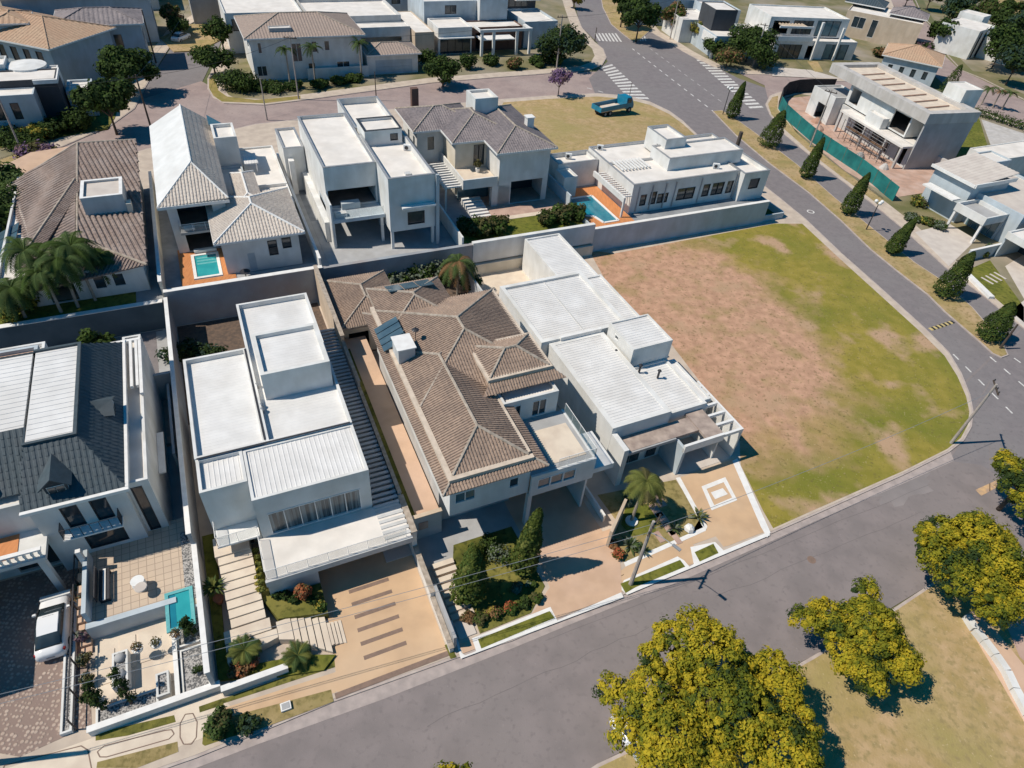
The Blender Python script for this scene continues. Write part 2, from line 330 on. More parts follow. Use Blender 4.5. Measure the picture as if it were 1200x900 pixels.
def window(H, F, face, r, a0, a1, z0, z1, n=1, frame='trim_white', glass='glass', mid=False, deep=.10, fw=.06, name='window'):
    m = MB()
    fbox(m, F, face, r, a0, a1, -deep - .04, .03, z0, z0 + fw); fbox(m, F, face, r, a0, a1, -deep - .04, .03, z1 - fw, z1)
    for k in range(n + 1):
        x = a0 + (a1 - a0 - fw) * k / n; fbox(m, F, face, r, x, x + fw, -deep - .03, .02, z0 + fw, z1 - fw)
    if mid: fbox(m, F, face, r, a0 + fw, a1 - fw, -deep - .02, .01, (z0 + z1) / 2 - .03, (z0 + z1) / 2 + .03)
    w = part(name, m, frame, H)
    for k in range(n):
        xa = a0 + (a1 - a0 - fw) * k / n + fw; xb = a0 + (a1 - a0 - fw) * (k + 1) / n
        g = MB(); fbox(g, F, face, r, xa, xb, -deep - .01, -deep + .01, z0 + fw, z1 - fw); part('pane', g, glass, w)
    return w
def rib_sheet(mb, F, u0, u1, v0, v1, z, along='v', pitch=.3, h=.035, w=.09):
    a0, a1 = (u0, u1) if along == 'v' else (v0, v1); n = int((a1 - a0) / pitch)
    for i in range(n):
        a = a0 + (i + .5) * (a1 - a0) / n
        b = [(a - w / 2, z), (a + w / 2, z), (a + w / 4, z + h), (a - w / 4, z + h)]
        if along == 'v': vs = [F.W(x, v0, zz) for x, zz in b] + [F.W(x, v1, zz) for x, zz in b]
        else: vs = [F.W(u0, x, zz) for x, zz in b] + [F.W(u1, x, zz) for x, zz in b]
        mb.add(vs, [(1, 5, 6, 2), (2, 6, 7, 3), (3, 7, 4, 0), (0, 1, 2, 3), (7, 6, 5, 4)])
def block(H, F, r, z0, z1, wall='white_wall', roof='white_slab_roof', par=.35, t=.2, ribs=None, ops=(), cap=None, floor=True, name='wall', roofz=None, ribh=.03):
    m = MB()
    for face in 'fblr':
        wall_panel(m, F, face, r, t, z0, z1, [o[1:5] for o in ops if o[0] == face], t if face in 'lr' else 0)
    w = part(name, m, wall, H)
    zr = roofz if roofz is not None else z1 - par
    m = MB().box(F, r[0] + t, r[1] - t, r[2] + t, r[3] - t, zr - .18, zr)
    if ribs: rib_sheet(m, F, r[0] + t, r[1] - t, r[2] + t, r[3] - t, zr, ribs, h=ribh)
    part('roof', m, roof, H)
    if floor and any(o[5] in ('open', 'win') for o in ops):
        part('floor_slab', MB().box(F, r[0] + t, r[1] - t, r[2] + t, r[3] - t, z0 + .01, z0 + .12), 'interior', H)
    if cap:
        m = MB(); u0, u1, v0, v1 = r; e = .03
        m.box(F, u0 - e, u0 + t + e, v0 - e, v1 + e, z1, z1 + .05); m.box(F, u1 - t - e, u1 + e, v0 - e, v1 + e, z1, z1 + .05)
        m.box(F, u0 + t + e, u1 - t - e, v0 - e, v0 + t + e, z1, z1 + .05); m.box(F, u0 + t + e, u1 - t - e, v1 - t - e, v1 + e, z1, z1 + .05)
        part('coping', m, cap, H)
    for o in ops:
        kind = o[5]; kw = o[6] if len(o) > 6 else {}
        if kind == 'win': window(H, F, o[0], r, *o[1:5], **kw)
        elif kind == 'door':
            m = MB(); fbox(m, F, o[0], r, o[1], o[2], -.14, -.08, o[3], o[4]); d = part('door', m, kw.get('mat', 'wood'), H)
        elif kind == 'garage':
            n = kw.get('n', 6); d = None
            for k in range(n):
                m = MB(); zz = o[3] + (o[4] - o[3]) * k / n; fbox(m, F, o[0], r, o[1], o[2], -.14, -.09 + .015 * (k % 2), zz + .01, zz + (o[4] - o[3]) / n - .01); part('door_panel', m, kw.get('mat', 'grey_wall'), H)
    return w
def clip_intervals(poly, a):                 # poly in (a, s); intervals of s at this a
    xs = []
    for i in range(len(poly)):
        p, q = poly[i], poly[(i + 1) % len(poly)]
        if (p[0] <= a) != (q[0] <= a): xs.append(p[1] + (a - p[0]) / (q[0] - p[0]) * (q[1] - p[1]))
    xs.sort(); return [(xs[i], xs[i + 1]) for i in range(0, len(xs) - 1, 2)]
def tile_plane(mb, pts, pitch=.22, course=.4, h=.06, thick=.1, profile='round', mi=0):
    p = [Vector(q) for q in pts]; nn = Vector((0, 0, 0))
    for i in range(len(p)): nn += (p[i] - p[0]).cross(p[(i + 1) % len(p)] - p[0])
    if nn.z < 0: nn = -nn
    nn.normalize(); mb.slab(p, thick, mi)
    ac = Vector((0, 0, 1)).cross(nn)
    if ac.length < 1e-3: return
    ac.normalize(); dn = ac.cross(nn)
    if dn.z > 0: dn = -dn
    o = p[0]; q2 = [((x - o).dot(ac), (x - o).dot(dn)) for x in p]
    a0 = min(x[0] for x in q2); a1 = max(x[0] for x in q2); n = max(1, int((a1 - a0) / pitch))
    w = pitch * (.36 if profile == 'round' else .22)
    for i in range(n):
        a = a0 + (i + .5) * (a1 - a0) / n
        for s0, s1 in clip_intervals(q2, a):
            if s1 - s0 < .15: continue
            k = 1 if course is None else max(1, int((s1 - s0) / course))
            for j in range(k):
                b0 = s0 + (s1 - s0) * j / k; b1 = s0 + (s1 - s0) * (j + 1) / k; e0 = .0; e1 = .025 if course else 0
                jt = random.uniform(-.01, .01) if course else 0
                vs = []
                for s, e in ((b0, e0), (b1, e1)):
                    for dx, hh in ((-w, 0), (-w * .5, h), (w * .5, h), (w, 0)):
                        vs.append(o + ac * (a + dx + jt) + dn * s + nn * (hh + e if hh else 0))
                mb.add(vs, [(0, 4, 5, 1), (1, 5, 6, 2), (2, 6, 7, 3), (4, 7, 6, 5)], mi)
def ridge(mb, a, b, r=.13, step=.42, mi=0):
    a = Vector(a); b = Vector(b); L = (b - a).length; n = max(1, int(L / step)) if step else 1
    for i in range(n): mb.tube(a + (b - a) * (i / n), a + (b - a) * ((i + 1) / n), r * .88, r, 6, mi, cap=(i == n - 1 or step is not None))
def hip(H, F, r, ze, sl, tile='brown_tile', rid='ridge_cream', pitch=.22, course=.4, h=.06, gable=(), profile='round', rr=.12, ridges=True, fascia='trim_white', skip=''):
    u0, u1, v0, v1 = r; du, dv = u1 - u0, v1 - v0; hw = min(du, dv) / 2; zt = ze + hw * sl
    if du >= dv:
        vm = (v0 + v1) / 2; A = (u0 + (0 if 'f' in gable else hw), vm); B = (u1 - (0 if 'b' in gable else hw), vm)
        pl = {'l': [(u0, v0), A, B, (u1, v0)], 'r': [(u0, v1), A, B, (u1, v1)], 'f': [(u0, v0), A, (u0, v1)], 'b': [(u1, v0), B, (u1, v1)]}
    else:
        um = (u0 + u1) / 2; A = (um, v0 + (0 if 'l' in gable else hw)); B = (um, v1 - (0 if 'r' in gable else hw))
        pl = {'f': [(u0, v0), A, B, (u0, v1)], 'b': [(u1, v0), A, B, (u1, v1)], 'l': [(u0, v0), A, (u1, v0)], 'r': [(u0, v1), B, (u1, v1)]}
    m = MB(); rg = MB()
    top = (A, B)
    for k, pp in pl.items():
        if k in gable or k in skip: continue
        tile_plane(m, [F.W(q[0], q[1], zt if q in top else ze) for q in pp], pitch, course, h, profile=profile)
    for k in gable:
        q = pl[k]; m.slab([F.W(x[0], x[1], zt if x in top else ze - .1) for x in q], .1) if False else None
    part('roof_tiles', m, tile, H, stuff=True)
    if ridges:
        dz = .05
        if A != B: ridge(rg, F.W(*A, zt + dz), F.W(*B, zt + dz), rr)
        cs = [(u0, v0), (u0, v1), (u1, v0), (u1, v1)]
        for c in cs:
            e = A if (abs(c[0] - A[0]) + abs(c[1] - A[1])) <= (abs(c[0] - B[0]) + abs(c[1] - B[1])) + 1e-6 else B
            if du >= dv: side = 'f' if c[0] == u0 else 'b'
            else: side = 'l' if c[1] == v0 else 'r'
            if side in skip: continue
            ridge(rg, F.W(*c, ze + dz), F.W(*e, zt + dz), rr)
        part('ridge_tiles', rg, rid, H)
    if fascia:
        m = MB(); e = .06
        m.box(F, u0 - e, u0, v0 - e, v1 + e, ze - .2, ze + .02); m.box(F, u1, u1 + e, v0 - e, v1 + e, ze - .2, ze + .02); m.box(F, u0, u1, v0 - e, v0, ze - .2, ze + .02); m.box(F, u0, u1, v1, v1 + e, ze - .2, ze + .02)
        part('eave_board', m, fascia, H)
    return zt, A, B
def rail(H, F, pts, z, h=1.0, mat='glass_rail', post='trim_white', n=None, glass=True, name='railing'):
    m = MB()
    for a, b in zip(pts[:-1], pts[1:]):
        A = F.W(*a, z); B = F.W(*b, z); L = (B - A).length; k = n or max(1, round(L / 1.3))
        m.bar(A + Vector((0, 0, h)), B + Vector((0, 0, h)), .035, .035)
        for i in range(k + 1):
            q = A.lerp(B, i / k); m.bar(q, q + Vector((0, 0, h)), .03, .03)
    rl = part(name, m, post, H)
    if glass:
        for a, b in zip(pts[:-1], pts[1:]):
            A = F.W(*a, z); B = F.W(*b, z); L = (B - A).length; k = n or max(1, round(L / 1.3)); d = (B - A) / L
            for i in range(k):
                p = A.lerp(B, i / k) + d * .05 + Vector((0, 0, .5 * h)); q = A.lerp(B, (i + 1) / k) - d * .05 + Vector((0, 0, .5 * h))
                part('pane', MB().bar(p, q, .015, h * .86), mat, rl)
    return rl
def ac_unit(p, rz, label, cat='air conditioner', group=None):
    F = Fr(math.degrees(-rz)); o = F.W(*[Vector(p).dot(x) for x in (F.u, F.v)], p[2])
    H = thing('air_conditioner', label, cat, p, group)
    uu, vv = Vector(p).dot(F.u), Vector(p).dot(F.v); m = MB().box(F, uu - .18, uu + .18, vv - .42, vv + .42, p[2] + .06, p[2] + .66)
    m.box(F, uu - .15, uu + .15, vv - .38, vv - .3, p[2], p[2] + .06); m.box(F, uu - .15, uu + .15, vv + .3, vv + .38, p[2], p[2] + .06); part('casing', m, 'white_plastic', H)
    c = F.W(uu - .19, vv - .08, p[2] + .36); part('fan_grille', MB().tube(c, c - F.u * .03, .22, .22, 12), 'dark_metal', H)
# ---------------------------------------------------------------- plants
def rnd_dir():
    z = random.uniform(-1, 1); a = random.uniform(0, 6.2832); r = math.sqrt(1 - z * z); return Vector((r * math.cos(a), r * math.sin(a), z))
def leafq(mb, c, n, s, mi, asp=1.0, tw=None):
    t = n.cross(rnd_dir())
    if t.length < 1e-3: return
    t.normalize(); b = n.cross(t); t = t * s * .5; b = b * s * .5 * asp
    i = len(mb.v); mb.v += [tuple(c - t), tuple(c + b * .9), tuple(c + t), tuple(c - b * .9)]; mb.f.append((i, i + 1, i + 2, i + 3)); mb.m.append(mi)
def clump(mb, c, r, n, s, mis, flat=1.0, shell=.55, up=.35):
    c = Vector(c); rr = r if isinstance(r, (tuple, list)) else (r, r, r * flat)
    for i in range(n):
        d = rnd_dir(); k = shell + (1 - shell) * random.random()
        q = 1 + .35 * noise.noise(d * 1.7 + c * .37)
        p = c + Vector((d.x * rr[0], d.y * rr[1], d.z * rr[2])) * k * q
        nn = (d + rnd_dir() * .7 + Vector((0, 0, up))).normalized()
        g = noise.noise(p * .9 + Vector((3.1, 0, 0))) + random.uniform(-.25, .25)
        mi = mis[min(len(mis) - 1, max(0, int((g + .5) * len(mis))))]
        leafq(mb, p, nn, s * random.uniform(.7, 1.25), mi, random.uniform(.6, 1))
def trunk_limbs(mb, h, r, limbs, lean=(0, 0)):
    p0 = Vector((0, 0, -.1)); p1 = Vector((lean[0] * .4, lean[1] * .4, h * .5)); p2 = Vector((lean[0], lean[1], h))
    mb.path([p0, p1, p2], [r * 1.25, r, r * .75], 8)
    for q in limbs:
        q = Vector(q); mid = p2.lerp(q, .5) + Vector((0, 0, -.15)); mb.path([p2 - Vector((0, 0, .2)), mid, q], [r * .6, r * .4, r * .16], 6)
def tree(name, label, base, h, blobs, n, s, mats, trunk_r=.15, th=None, group=None, cat='tree', bark='bark', up=.35, shell=.5):
    t = thing(name, label, cat, base, group, rz=1e-6); t.rotation_euler = (0, 0, 0)
    th = th or h * .35; m = MB(); trunk_limbs(m, th, trunk_r, [Vector(b[0]) for b in blobs]); part('trunk', m, bark, t, smooth=True)
    n = int(n * 1.7); s *= 1.25; m = MB(); tot = sum(b[1][0] * b[1][1] if isinstance(b[1], (tuple, list)) else b[1] ** 2 for b in blobs)
    for c, r in blobs:
        w = r[0] * r[1] if isinstance(r, (tuple, list)) else r * r; clump(m, c, r, int(n * w / tot), s, list(range(len(mats))), .8, shell, up)
    part('crown', m, list(mats), t); return t
def blobtree(seed, h, w, k=7):
    rs = random.Random(seed); B = [((0, 0, h * .72), w * .30)]
    for i in range(k):
        a = 6.2832 * i / k + rs.uniform(-.4, .4); d = w * .5 * rs.uniform(.45, .7); B.append(((math.cos(a) * d, math.sin(a) * d, h * rs.uniform(.5, .85)), w * rs.uniform(.17, .27)))
    B.append(((rs.uniform(-.1, .1) * w, rs.uniform(-.1, .1) * w, h * .9), w * .2)); return B
def cypress(label, base, h, r, bend=(0, 0), n=4200, group=None, mats=('leaf_cypress', 'leaf_cypress2', 'leaf_green'), s=.2, name='cypress_tree', cat='cypress'):
    t = thing(name, label, cat, base, group, rz=1e-6); t.rotation_euler = (0, 0, 0)
    part('trunk', MB().path([(0, 0, -.1), (bend[0] * .3, bend[1] * .3, h * .5), (bend[0] * .9, bend[1] * .9, h * .92)], [.11, .08, .02], 6), 'bark', t)
    m = MB(); s *= 1.25
    for i in range(n):
        f = random.random() ** .8; prof = (min(1, f / .12) ** .6) * (1 - f) ** .55 * 1.15
        a = random.uniform(0, 6.2832); lump = 1 + .3 * noise.noise(Vector((math.cos(a) * 1.6, math.sin(a) * 1.6, f * h * 1.1)))
        rr = r * prof * lump * (.74 + .32 * random.random()); b = f * f
        p = Vector((math.cos(a) * rr + bend[0] * b, math.sin(a) * rr + bend[1] * b, .12 + f * h))
        nn = (Vector((math.cos(a), math.sin(a), .5)) + rnd_dir() * .6).normalized(); g = noise.noise(p * 1.5) + random.uniform(-.3, .3)
        leafq(m, p, nn, s * random.uniform(.7, 1.3), 0 if g < .05 else (1 if g < .35 else 2), .7)
    part('crown', m, list(mats), t); return t
def frond(mb, o, az, L, rise, droop, k=12, w=.55, mi=0):
    d = Vector((math.cos(az), math.sin(az), 0)); sd = Vector((-math.sin(az), math.cos(az), 0)); pts = []
    for i in range(k + 1):
        f = i / k; pts.append(Vector(o) + d * (L * f * (1 - .18 * f * droop)) + Vector((0, 0, rise * L * f - droop * L * f * f)))
    for i in range(k):
        mb.tube(pts[i], pts[i + 1], .03 * (1 - i / k) + .008, .03 * (1 - (i + 1) / k) + .008, 3, mi, False)
        f = (i + .5) / k; ww = w * math.sin(math.pi * min(1, .12 + f * .86)) ** .6; t = (pts[i + 1] - pts[i])
        for sg in (-1, 1):
            a = pts[i]; tip = a + sd * sg * ww + t * .9 + Vector((0, 0, -.35 * ww)); j = len(mb.v)
            mb.v += [tuple(a), tuple(a + t * .55), tuple(tip)]; mb.f.append((j, j + 1, j + 2)); mb.m.append(mi)
            a = pts[i] + t * .5; tip = a + sd * sg * ww * .95 + t * .9 + Vector((0, 0, -.3 * ww)); j = len(mb.v)
            mb.v += [tuple(a), tuple(a + t * .5), tuple(tip)]; mb.f.append((j, j + 1, j + 2)); mb.m.append(mi)
def palm(label, base, h, L=2.0, nf=18, lean=(0, 0), group=None, mats=('leaf_palm', 'leaf_palm_y'), r=.12, bark='bark_pale', droop=.75, w=.5, rise=(.15, 1.0), name='palm_tree', cat='palm'):
    t = thing(name, label, cat, base, group, rz=1e-6); t.rotation_euler = (0, 0, 0)
    top = Vector((lean[0], lean[1], h)); m = MB(); k = max(2, int(h / .5)); pts = [Vector((lean[0] * (i / k) ** 2, lean[1] * (i / k) ** 2, -.05 + h * i / k)) for i in range(k + 1)]
    for i in range(k): m.tube(pts[i], pts[i + 1], r * (1.3 - .45 * i / k), r * (1.15 - .45 * i / k), 8)
    part('trunk', m, bark, t); m = MB()
    for i in range(nf): frond(m, top, i * 2.4 + random.uniform(-.2, .2), L * random.uniform(.85, 1.1), random.uniform(*rise), droop * random.uniform(.8, 1.25), w=w, mi=0 if random.random() < .7 else 1)
    part('crown', m, list(mats), t); return t
def shrub(label, base, r, h, mats, n=350, s=.14, name='shrub', cat='shrub', group=None, flat=None):
    s *= 1.35; n = int(n * 1.9); k = 4 if r > .4 else 2; B = [((0, 0, h * .5), (r * .8, r * .8, h * .5))]
    for i in range(k): a = 6.28 * i / k + random.random(); B.append(((math.cos(a) * r * .5, math.sin(a) * r * .5, h * random.uniform(.4, .6)), (r * .5, r * .5, h * .4)))
    m = MB()
    for c, rr in B: clump(m, c, rr, n // len(B), s, list(range(len(mats))), 1, .5)
    t = thing(name, label, cat, base, group, rz=1e-6); t.rotation_euler = (0, 0, 0)
    part('stems', MB().path([(0, 0, -.05), (0.02, 0, h * .6)], [.05, .02], 5), 'bark', t); part('foliage', m, list(mats), t); return t
def spiky(label, base, r, n, mats, name='spiky_plant', cat='plant', group=None, h=1.0, w=.09, stem=0.):
    t = thing(name, label, cat, base, group, rz=1e-6); t.rotation_euler = (0, 0, 0); m = MB()
    for i in range(n):
        a = i * 2.4; el = .2 + 1.1 * random.random(); L = r * random.uniform(.8, 1.15); d = Vector((math.cos(a) * math.cos(el), math.sin(a) * math.cos(el), math.sin(el) * h)); sd = Vector((-math.sin(a), math.cos(a), 0)) * w
        o = Vector((0, 0, .05 + stem)); p1 = o + d * L * .55; p2 = o + d * L + Vector((0, 0, -.18 * L)); j = len(m.v)
        m.v += [tuple(o - sd * .5), tuple(o + sd * .5), tuple(p1 + sd), tuple(p1 - sd), tuple(p2)]; m.f += [(j, j + 1, j + 2, j + 3), (j + 3, j + 2, j + 4)]; m.m += [i % len(mats)] * 2
    if stem: part('stem', MB().tube((0, 0, -.05), (0, 0, stem + .1), .07, .05), 'bark_pale', t)
    part('leaves', m, list(mats), t); return t
def poly(pts, z=.12): return [P(x, y, z) for x, y in pts]
# ---------------------------------------------------------------- street things
def pole(label, base, h, kind='concrete', arm=None, group='utility poles', cross=None, transformer=False, r=.15, lamp=None, cat='utility pole'):
    t = thing('utility_pole', label, cat, base, group); m = MB(); b = Vector(base)
    m.tube(b + Vector((0, 0, -.1)), b + Vector((0, 0, h)), r, r * .62, 8); part('mast', m, 'pole_concrete' if kind == 'concrete' else 'wood_pole', t)
    if cross is not None:
        d = Vector((math.cos(cross), math.sin(cross), 0)); z = Vector((0, 0, h - .35)); part('crossarm', MB().bar(b + z - d * 1.0 + d.cross(Vector((0, 0, 1))) * .12, b + z + d * 1.0 + d.cross(Vector((0, 0, 1))) * .12, .1, .12), 'wood_pole', t)
        for k in (-.85, -.3, .85): q = b + z + d * k + d.cross(Vector((0, 0, 1))) * .12; part('insulator', MB().revolve(q + Vector((0, 0, .06)), [(.03, 0), (.07, .08), (.05, .12), (.07, .17), (.02, .24)], 8), 'dark_metal', t)
    if transformer: q = b + Vector((.3, .1, h - 1.9)); part('transformer', MB().revolve(q, [(.2, 0), (.26, .05), (.26, .75), (.2, .8)], 12), 'steel', t)
    if lamp:
        dx, dy, hz = lamp; a = b + Vector((0, 0, hz)); e = a + Vector((dx, dy, .5)); part('lamp_arm', MB().path([a, a.lerp(e, .5) + Vector((0, 0, .15)), e], [.035, .03, .03], 6), 'steel', t)
        dd = Vector((dx, dy, 0)).normalized(); part('lamp_head', MB().bar(e - dd * .1, e + dd * .5, .2, .1), 'steel', t)
    return t
def lamp_post(label, base, h=3.6, group='twin globe street lamps'):
    t = thing('street_lamp', label, 'street lamp', base, group); b = Vector(base)
    part('mast', MB().tube(b - Vector((0, 0, .1)), b + Vector((0, 0, h)), .09, .06, 8), 'dark_metal', t)
    for k in range(3):
        a = R(20 + 120 * k); d = Vector((math.cos(a), math.sin(a), 0)) * .42
        part('arm', MB().bar(b + Vector((0, 0, h - .15)), b + d + Vector((0, 0, h)), .05, .05), 'dark_metal', t)
        m = MB(); m.revolve(b + d + Vector((0, 0, h)), [(.08, 0), (.2, .08), (.25, .22), (.2, .38), (.06, .46)], 12); part('globe', m, 'white_plastic', t, smooth=True)
    return t
def wire(label, a, b, sag=.5, r=.018, group='overhead wires', mat_='dark_metal'):
    a = Vector(a); b = Vector(b); m = MB(); n = 14; pts = [a.lerp(b, i / n) - Vector((0, 0, sag * 4 * (i / n) * (1 - i / n))) for i in range(n + 1)]
    m.path(pts, [r] * (n + 1), 4); return solo('overhead_wire', m, mat_, label, 'wire', a, group)
# ---------------------------------------------------------------- the ground, roads and footways
g = MB(); g.add([(-900, -120, -.05), (900, -120, -.05), (900, 1500, -.05), (-900, 1500, -.05)], [(0, 1, 2, 3)]); struct('ground', g, 'far_ground')
def sheet(name, pts, z, m): return struct(name, MB().add([P(x, y, z) for x, y in pts], [tuple(range(len(pts)))[::-1]]), m)
def slabz(name, pts, z0, z1, m): return struct(name, MB().prism([P(x, y, z1) for x, y in pts], z0, z1), m)
# front street
sheet('front_road', [(-260, 1180), (60, 950), (230, 880), (392, 812), (600, 742), (800, 660), (960, 595), (1060, 548), (1112, 520), (1150, 520), (1420, 560), (1500, 700), (1086, 687), (950, 770), (700, 895), (480, 1080), (200, 1400)], .012, 'asphalt_front')
sheet('front_gutter', [(60, 968), (150, 930), (230, 900), (300, 873), (450, 819), (600, 760), (660, 735), (750, 699), (800, 680), (900, 636), (955, 611), (1060, 566), (1118, 540), (1113, 527), (1060, 552), (900, 622), (800, 664), (600, 747), (300, 856), (60, 945)], .02, 'gutter')
sheet('avenue', [(1112, 540), (1139, 500), (1135, 462), (1112, 412), (1030, 335), (912, 230), (820, 160), (760, 122), (700, 116), (690, 92), (712, 72), (700, 50), (680, 30), (672, -2), (668, -40), (700, -40), (745, 45), (770, 25), (790, 46), (816, 66), (866, 92), (900, 104), (905, 135), (956, 188), (1055, 265), (1107, 312), (1260, 430), (1420, 560), (1300, 640), (1150, 545)], .016, 'asphalt')
sheet('back_street', [(-220, 270), (0, 226), (95, 200), (300, 160), (600, 125), (700, 118), (712, 96), (706, 84), (600, 84), (430, 98), (300, 114), (262, 110), (236, 95), (160, 118), (75, 165), (0, 195), (-200, 250)], .010, 'pink_road')
sheet('left_street', [(150, 135), (180, 150), (262, 128), (236, 98), (256, 56), (283, 0), (300, -50), (262, -40), (250, 14), (215, 35), (172, 98)], .006, 'asphalt')
sheet('side_street', [(862, 84), (925, 84), (1010, 98), (1010, 118), (926, 104), (900, 116), (896, 100)], .02, 'pink_road')
sheet('far_right_street', [(1040, -6), (1062, 30), (1090, 84), (1120, 112), (1143, 126), (1200, 146), (1320, 190), (1320, 150), (1200, 118), (1150, 93), (1125, 82), (1108, 66), (1098, 39), (1080, 20), (1066, -6)], .008, 'pink_road')
# the central block
K1 = [(-260, 1130), (60, 950), (150, 916), (230, 888), (300, 860), (392, 822), (535, 771), (600, 751), (660, 725), (750, 689), (800, 669), (900, 627), (955, 603), (1060, 556), (1112, 530), (1130, 516), (1139, 500), (1141, 482), (1137, 462), (1127, 437), (1112, 412), (1085, 385), (1030, 335), (987, 297), (945, 257), (912, 230), (880, 205), (820, 160), (800, 141), (785, 130), (762, 119), (735, 112), (700, 109), (640, 112), (600, 115), (455, 128), (300, 145), (180, 172), (95, 195), (45, 203), (0, 226), (-220, 275)]
slabz('kerb', K1, -.05, .10, 'kerb')
def inset(pts, d):
    q = [P(x, y, .12) for x, y in pts]; n = len(q); out = []; ar = sum(q[i].x * q[(i + 1) % n].y - q[(i + 1) % n].x * q[i].y for i in range(n)); s = 1 if ar > 0 else -1
    for i in range(n):
        a = (q[i] - q[i - 1]).normalized(); b = (q[(i + 1) % n] - q[i]).normalized(); na = Vector((-a.y, a.x, 0)) * s; nb = Vector((-b.y, b.x, 0)) * s; nn = (na + nb); nn.normalize(); out.append(q[i] + nn * d / max(.5, nn.dot(na)))
    return out
struct('block_ground', MB().prism(inset(K1, .18), -.05, .12), 'footway')
Z1 = .126
sheet('empty_lot', [(690, 293), (720, 297), (908, 262), (940, 262), (984, 303), (1026, 341), (1081, 391), (1107, 417), (1122, 441), (1132, 464), (1136, 482), (1134, 498), (1126, 513), (1110, 526), (1058, 552), (953, 598), (906, 619), (895, 600), (868, 545), (866, 505), (830, 460), (775, 388), (735, 375)], Z1, 'lot_grass')
_A = [(590, 120), (640, 116), (700, 113), (735, 116), (762, 123), (785, 134), (800, 145), (822, 165), (850, 190), (872, 210)]
_F = Fr(-27.6); _B = [(88, 36), (88, 41), (84, 45), (81, 50), (79, 54), (77.5, 58), (76, 62), (74.5, 66), (73.2, 68.2), (73.1, 69.4)]
_m = MB(); _n = len(_A); _k = 6
for (x, y), (u, v) in zip(_A, _B):
    a = P(x, y, .13); b = _F.W(u, v, 3.0)
    for i in range(_k + 1):
        f = i / _k; q = a.lerp(b, f); q.z = .13 + 2.88 * (f * f * (3 - 2 * f)); _m.v.append(tuple(q))
for i in range(_n - 1):
    for j in range(_k): p = i * (_k + 1) + j; _m.f.append((p, p + 1, p + _k + 2, p + _k + 1)); _m.m.append(0)
struct('truck_lot', _m, 'grass_tan', smooth=True)
struct('truck_lot_upper', MB().add([_F.W(*q, 3.006) for q in ((73.2, 40.5), (90, 40.5), (88.05, 41), (84.05, 45), (81.05, 50), (79.05, 54), (77.5, 58), (76.05, 62), (74.5, 66), (73.25, 69.4))], [tuple(range(10))]), 'grass_tan')
struct('truck_lot_fill', MB().prism([_F.W(*q) for q in ((73.25, 40.6), (89.9, 40.6), (88, 41), (84, 45), (81, 50), (79, 54), (77.4, 58), (76, 62), (74.4, 66), (73.3, 69.3))], 0, 2.99), 'grass_tan')
# median of the avenue
MED = [(835, 130), (862, 158), (900, 190), (947, 225), (985, 258), (1020, 292), (1052, 318), (1087, 345), (1107, 365), (1150, 402), (1163, 414), (1174, 419), (1182, 416), (1176, 402), (1140, 360), (1107, 330), (1072, 307), (1020, 265), (978, 231), (935, 193), (900, 166), (868, 143), (846, 129)]
slabz('median_kerb', MED, -.05, .12, 'kerb'); struct('median', MB().prism(inset(MED, .15), 0, .14), 'verge')
MED2 = [(700, -30), (706, 8), (716, 28), (730, 40), (742, 49), (748, 48), (764, 34), (760, 20), (740, -30)]
slabz('median_kerb', MED2, -.05, .12, 'kerb'); struct('median', MB().prism(inset(MED2, .15), 0, .14), 'verge')
# blocks beyond
def blockpoly(pts, top='footway', z=.12):
    slabz('kerb', pts, -.05, z - .02, 'kerb'); struct('garden_soil', MB().prism(inset(pts, 2.6), 0, z + .006), 'garden_ground'); return struct('block_ground', MB().prism(inset(pts, .18), -.05, z), top)
KT = [(262, 121), (249, 114), (243, 104), (243, 92), (250, 78), (258, 56), (270, 30), (282, 0), (292, -40), (664, -40), (670, 0), (674, 12), (682, 32), (697, 49), (707, 57), (711, 67), (706, 76), (690, 82), (632, 87), (590, 90), (506, 97), (432, 107), (366, 116), (310, 123)]
blockpoly(KT)
sheet('corner_grass', [(260, 119), (250, 112), (245, 103), (245, 93), (251, 86), (253, 97), (256, 106), (266, 113), (300, 117), (352, 112), (352, 116), (310, 121)], Z1, 'grass_olive')
KL = [(-260, 250), (0, 199), (75, 171), (130, 147), (158, 127), (170, 103), (190, 68), (214, 33), (250, 13), (262, -20), (262, -60), (-500, -60), (-500, 200)]
blockpoly(KL)
sheet('corner_grass', [(0, 185), (30, 176), (40, 181), (0, 194)], Z1, 'verge')
KR = [(742, 12), (762, 37), (783, 49), (800, 60), (815, 68), (836, 78), (851, 82), (875, 87), (920, 88), (980, 95), (1090, 100), (1062, 40), (1040, -10), (1000, -40), (742, -40)]
blockpoly(KR)
KC = [(897, 122), (902, 112), (912, 108), (930, 104), (1010, 118), (1120, 118), (1145, 128), (1200, 148), (1330, 195), (1500, 300), (1500, 640), (1260, 430), (1200, 385), (1157, 350), (1107, 312), (1055, 265), (1024, 240), (990, 214), (956, 188), (918, 156), (902, 134)]
blockpoly(KC)
sheet('verge_strip', [(900, 122), (905, 114), (912, 112), (911, 128), (925, 146), (960, 176), (1000, 205), (1036, 232), (1030, 240), (990, 210), (956, 184), (920, 152), (904, 134)], Z1, 'verge')
KF = [(1070, -6), (1082, 20), (1101, 39), (1110, 64), (1127, 82), (1152, 92), (1200, 116), (1330, 152), (1400, 60), (1300, -60), (1070, -60)]
blockpoly(KF, 'far_ground')
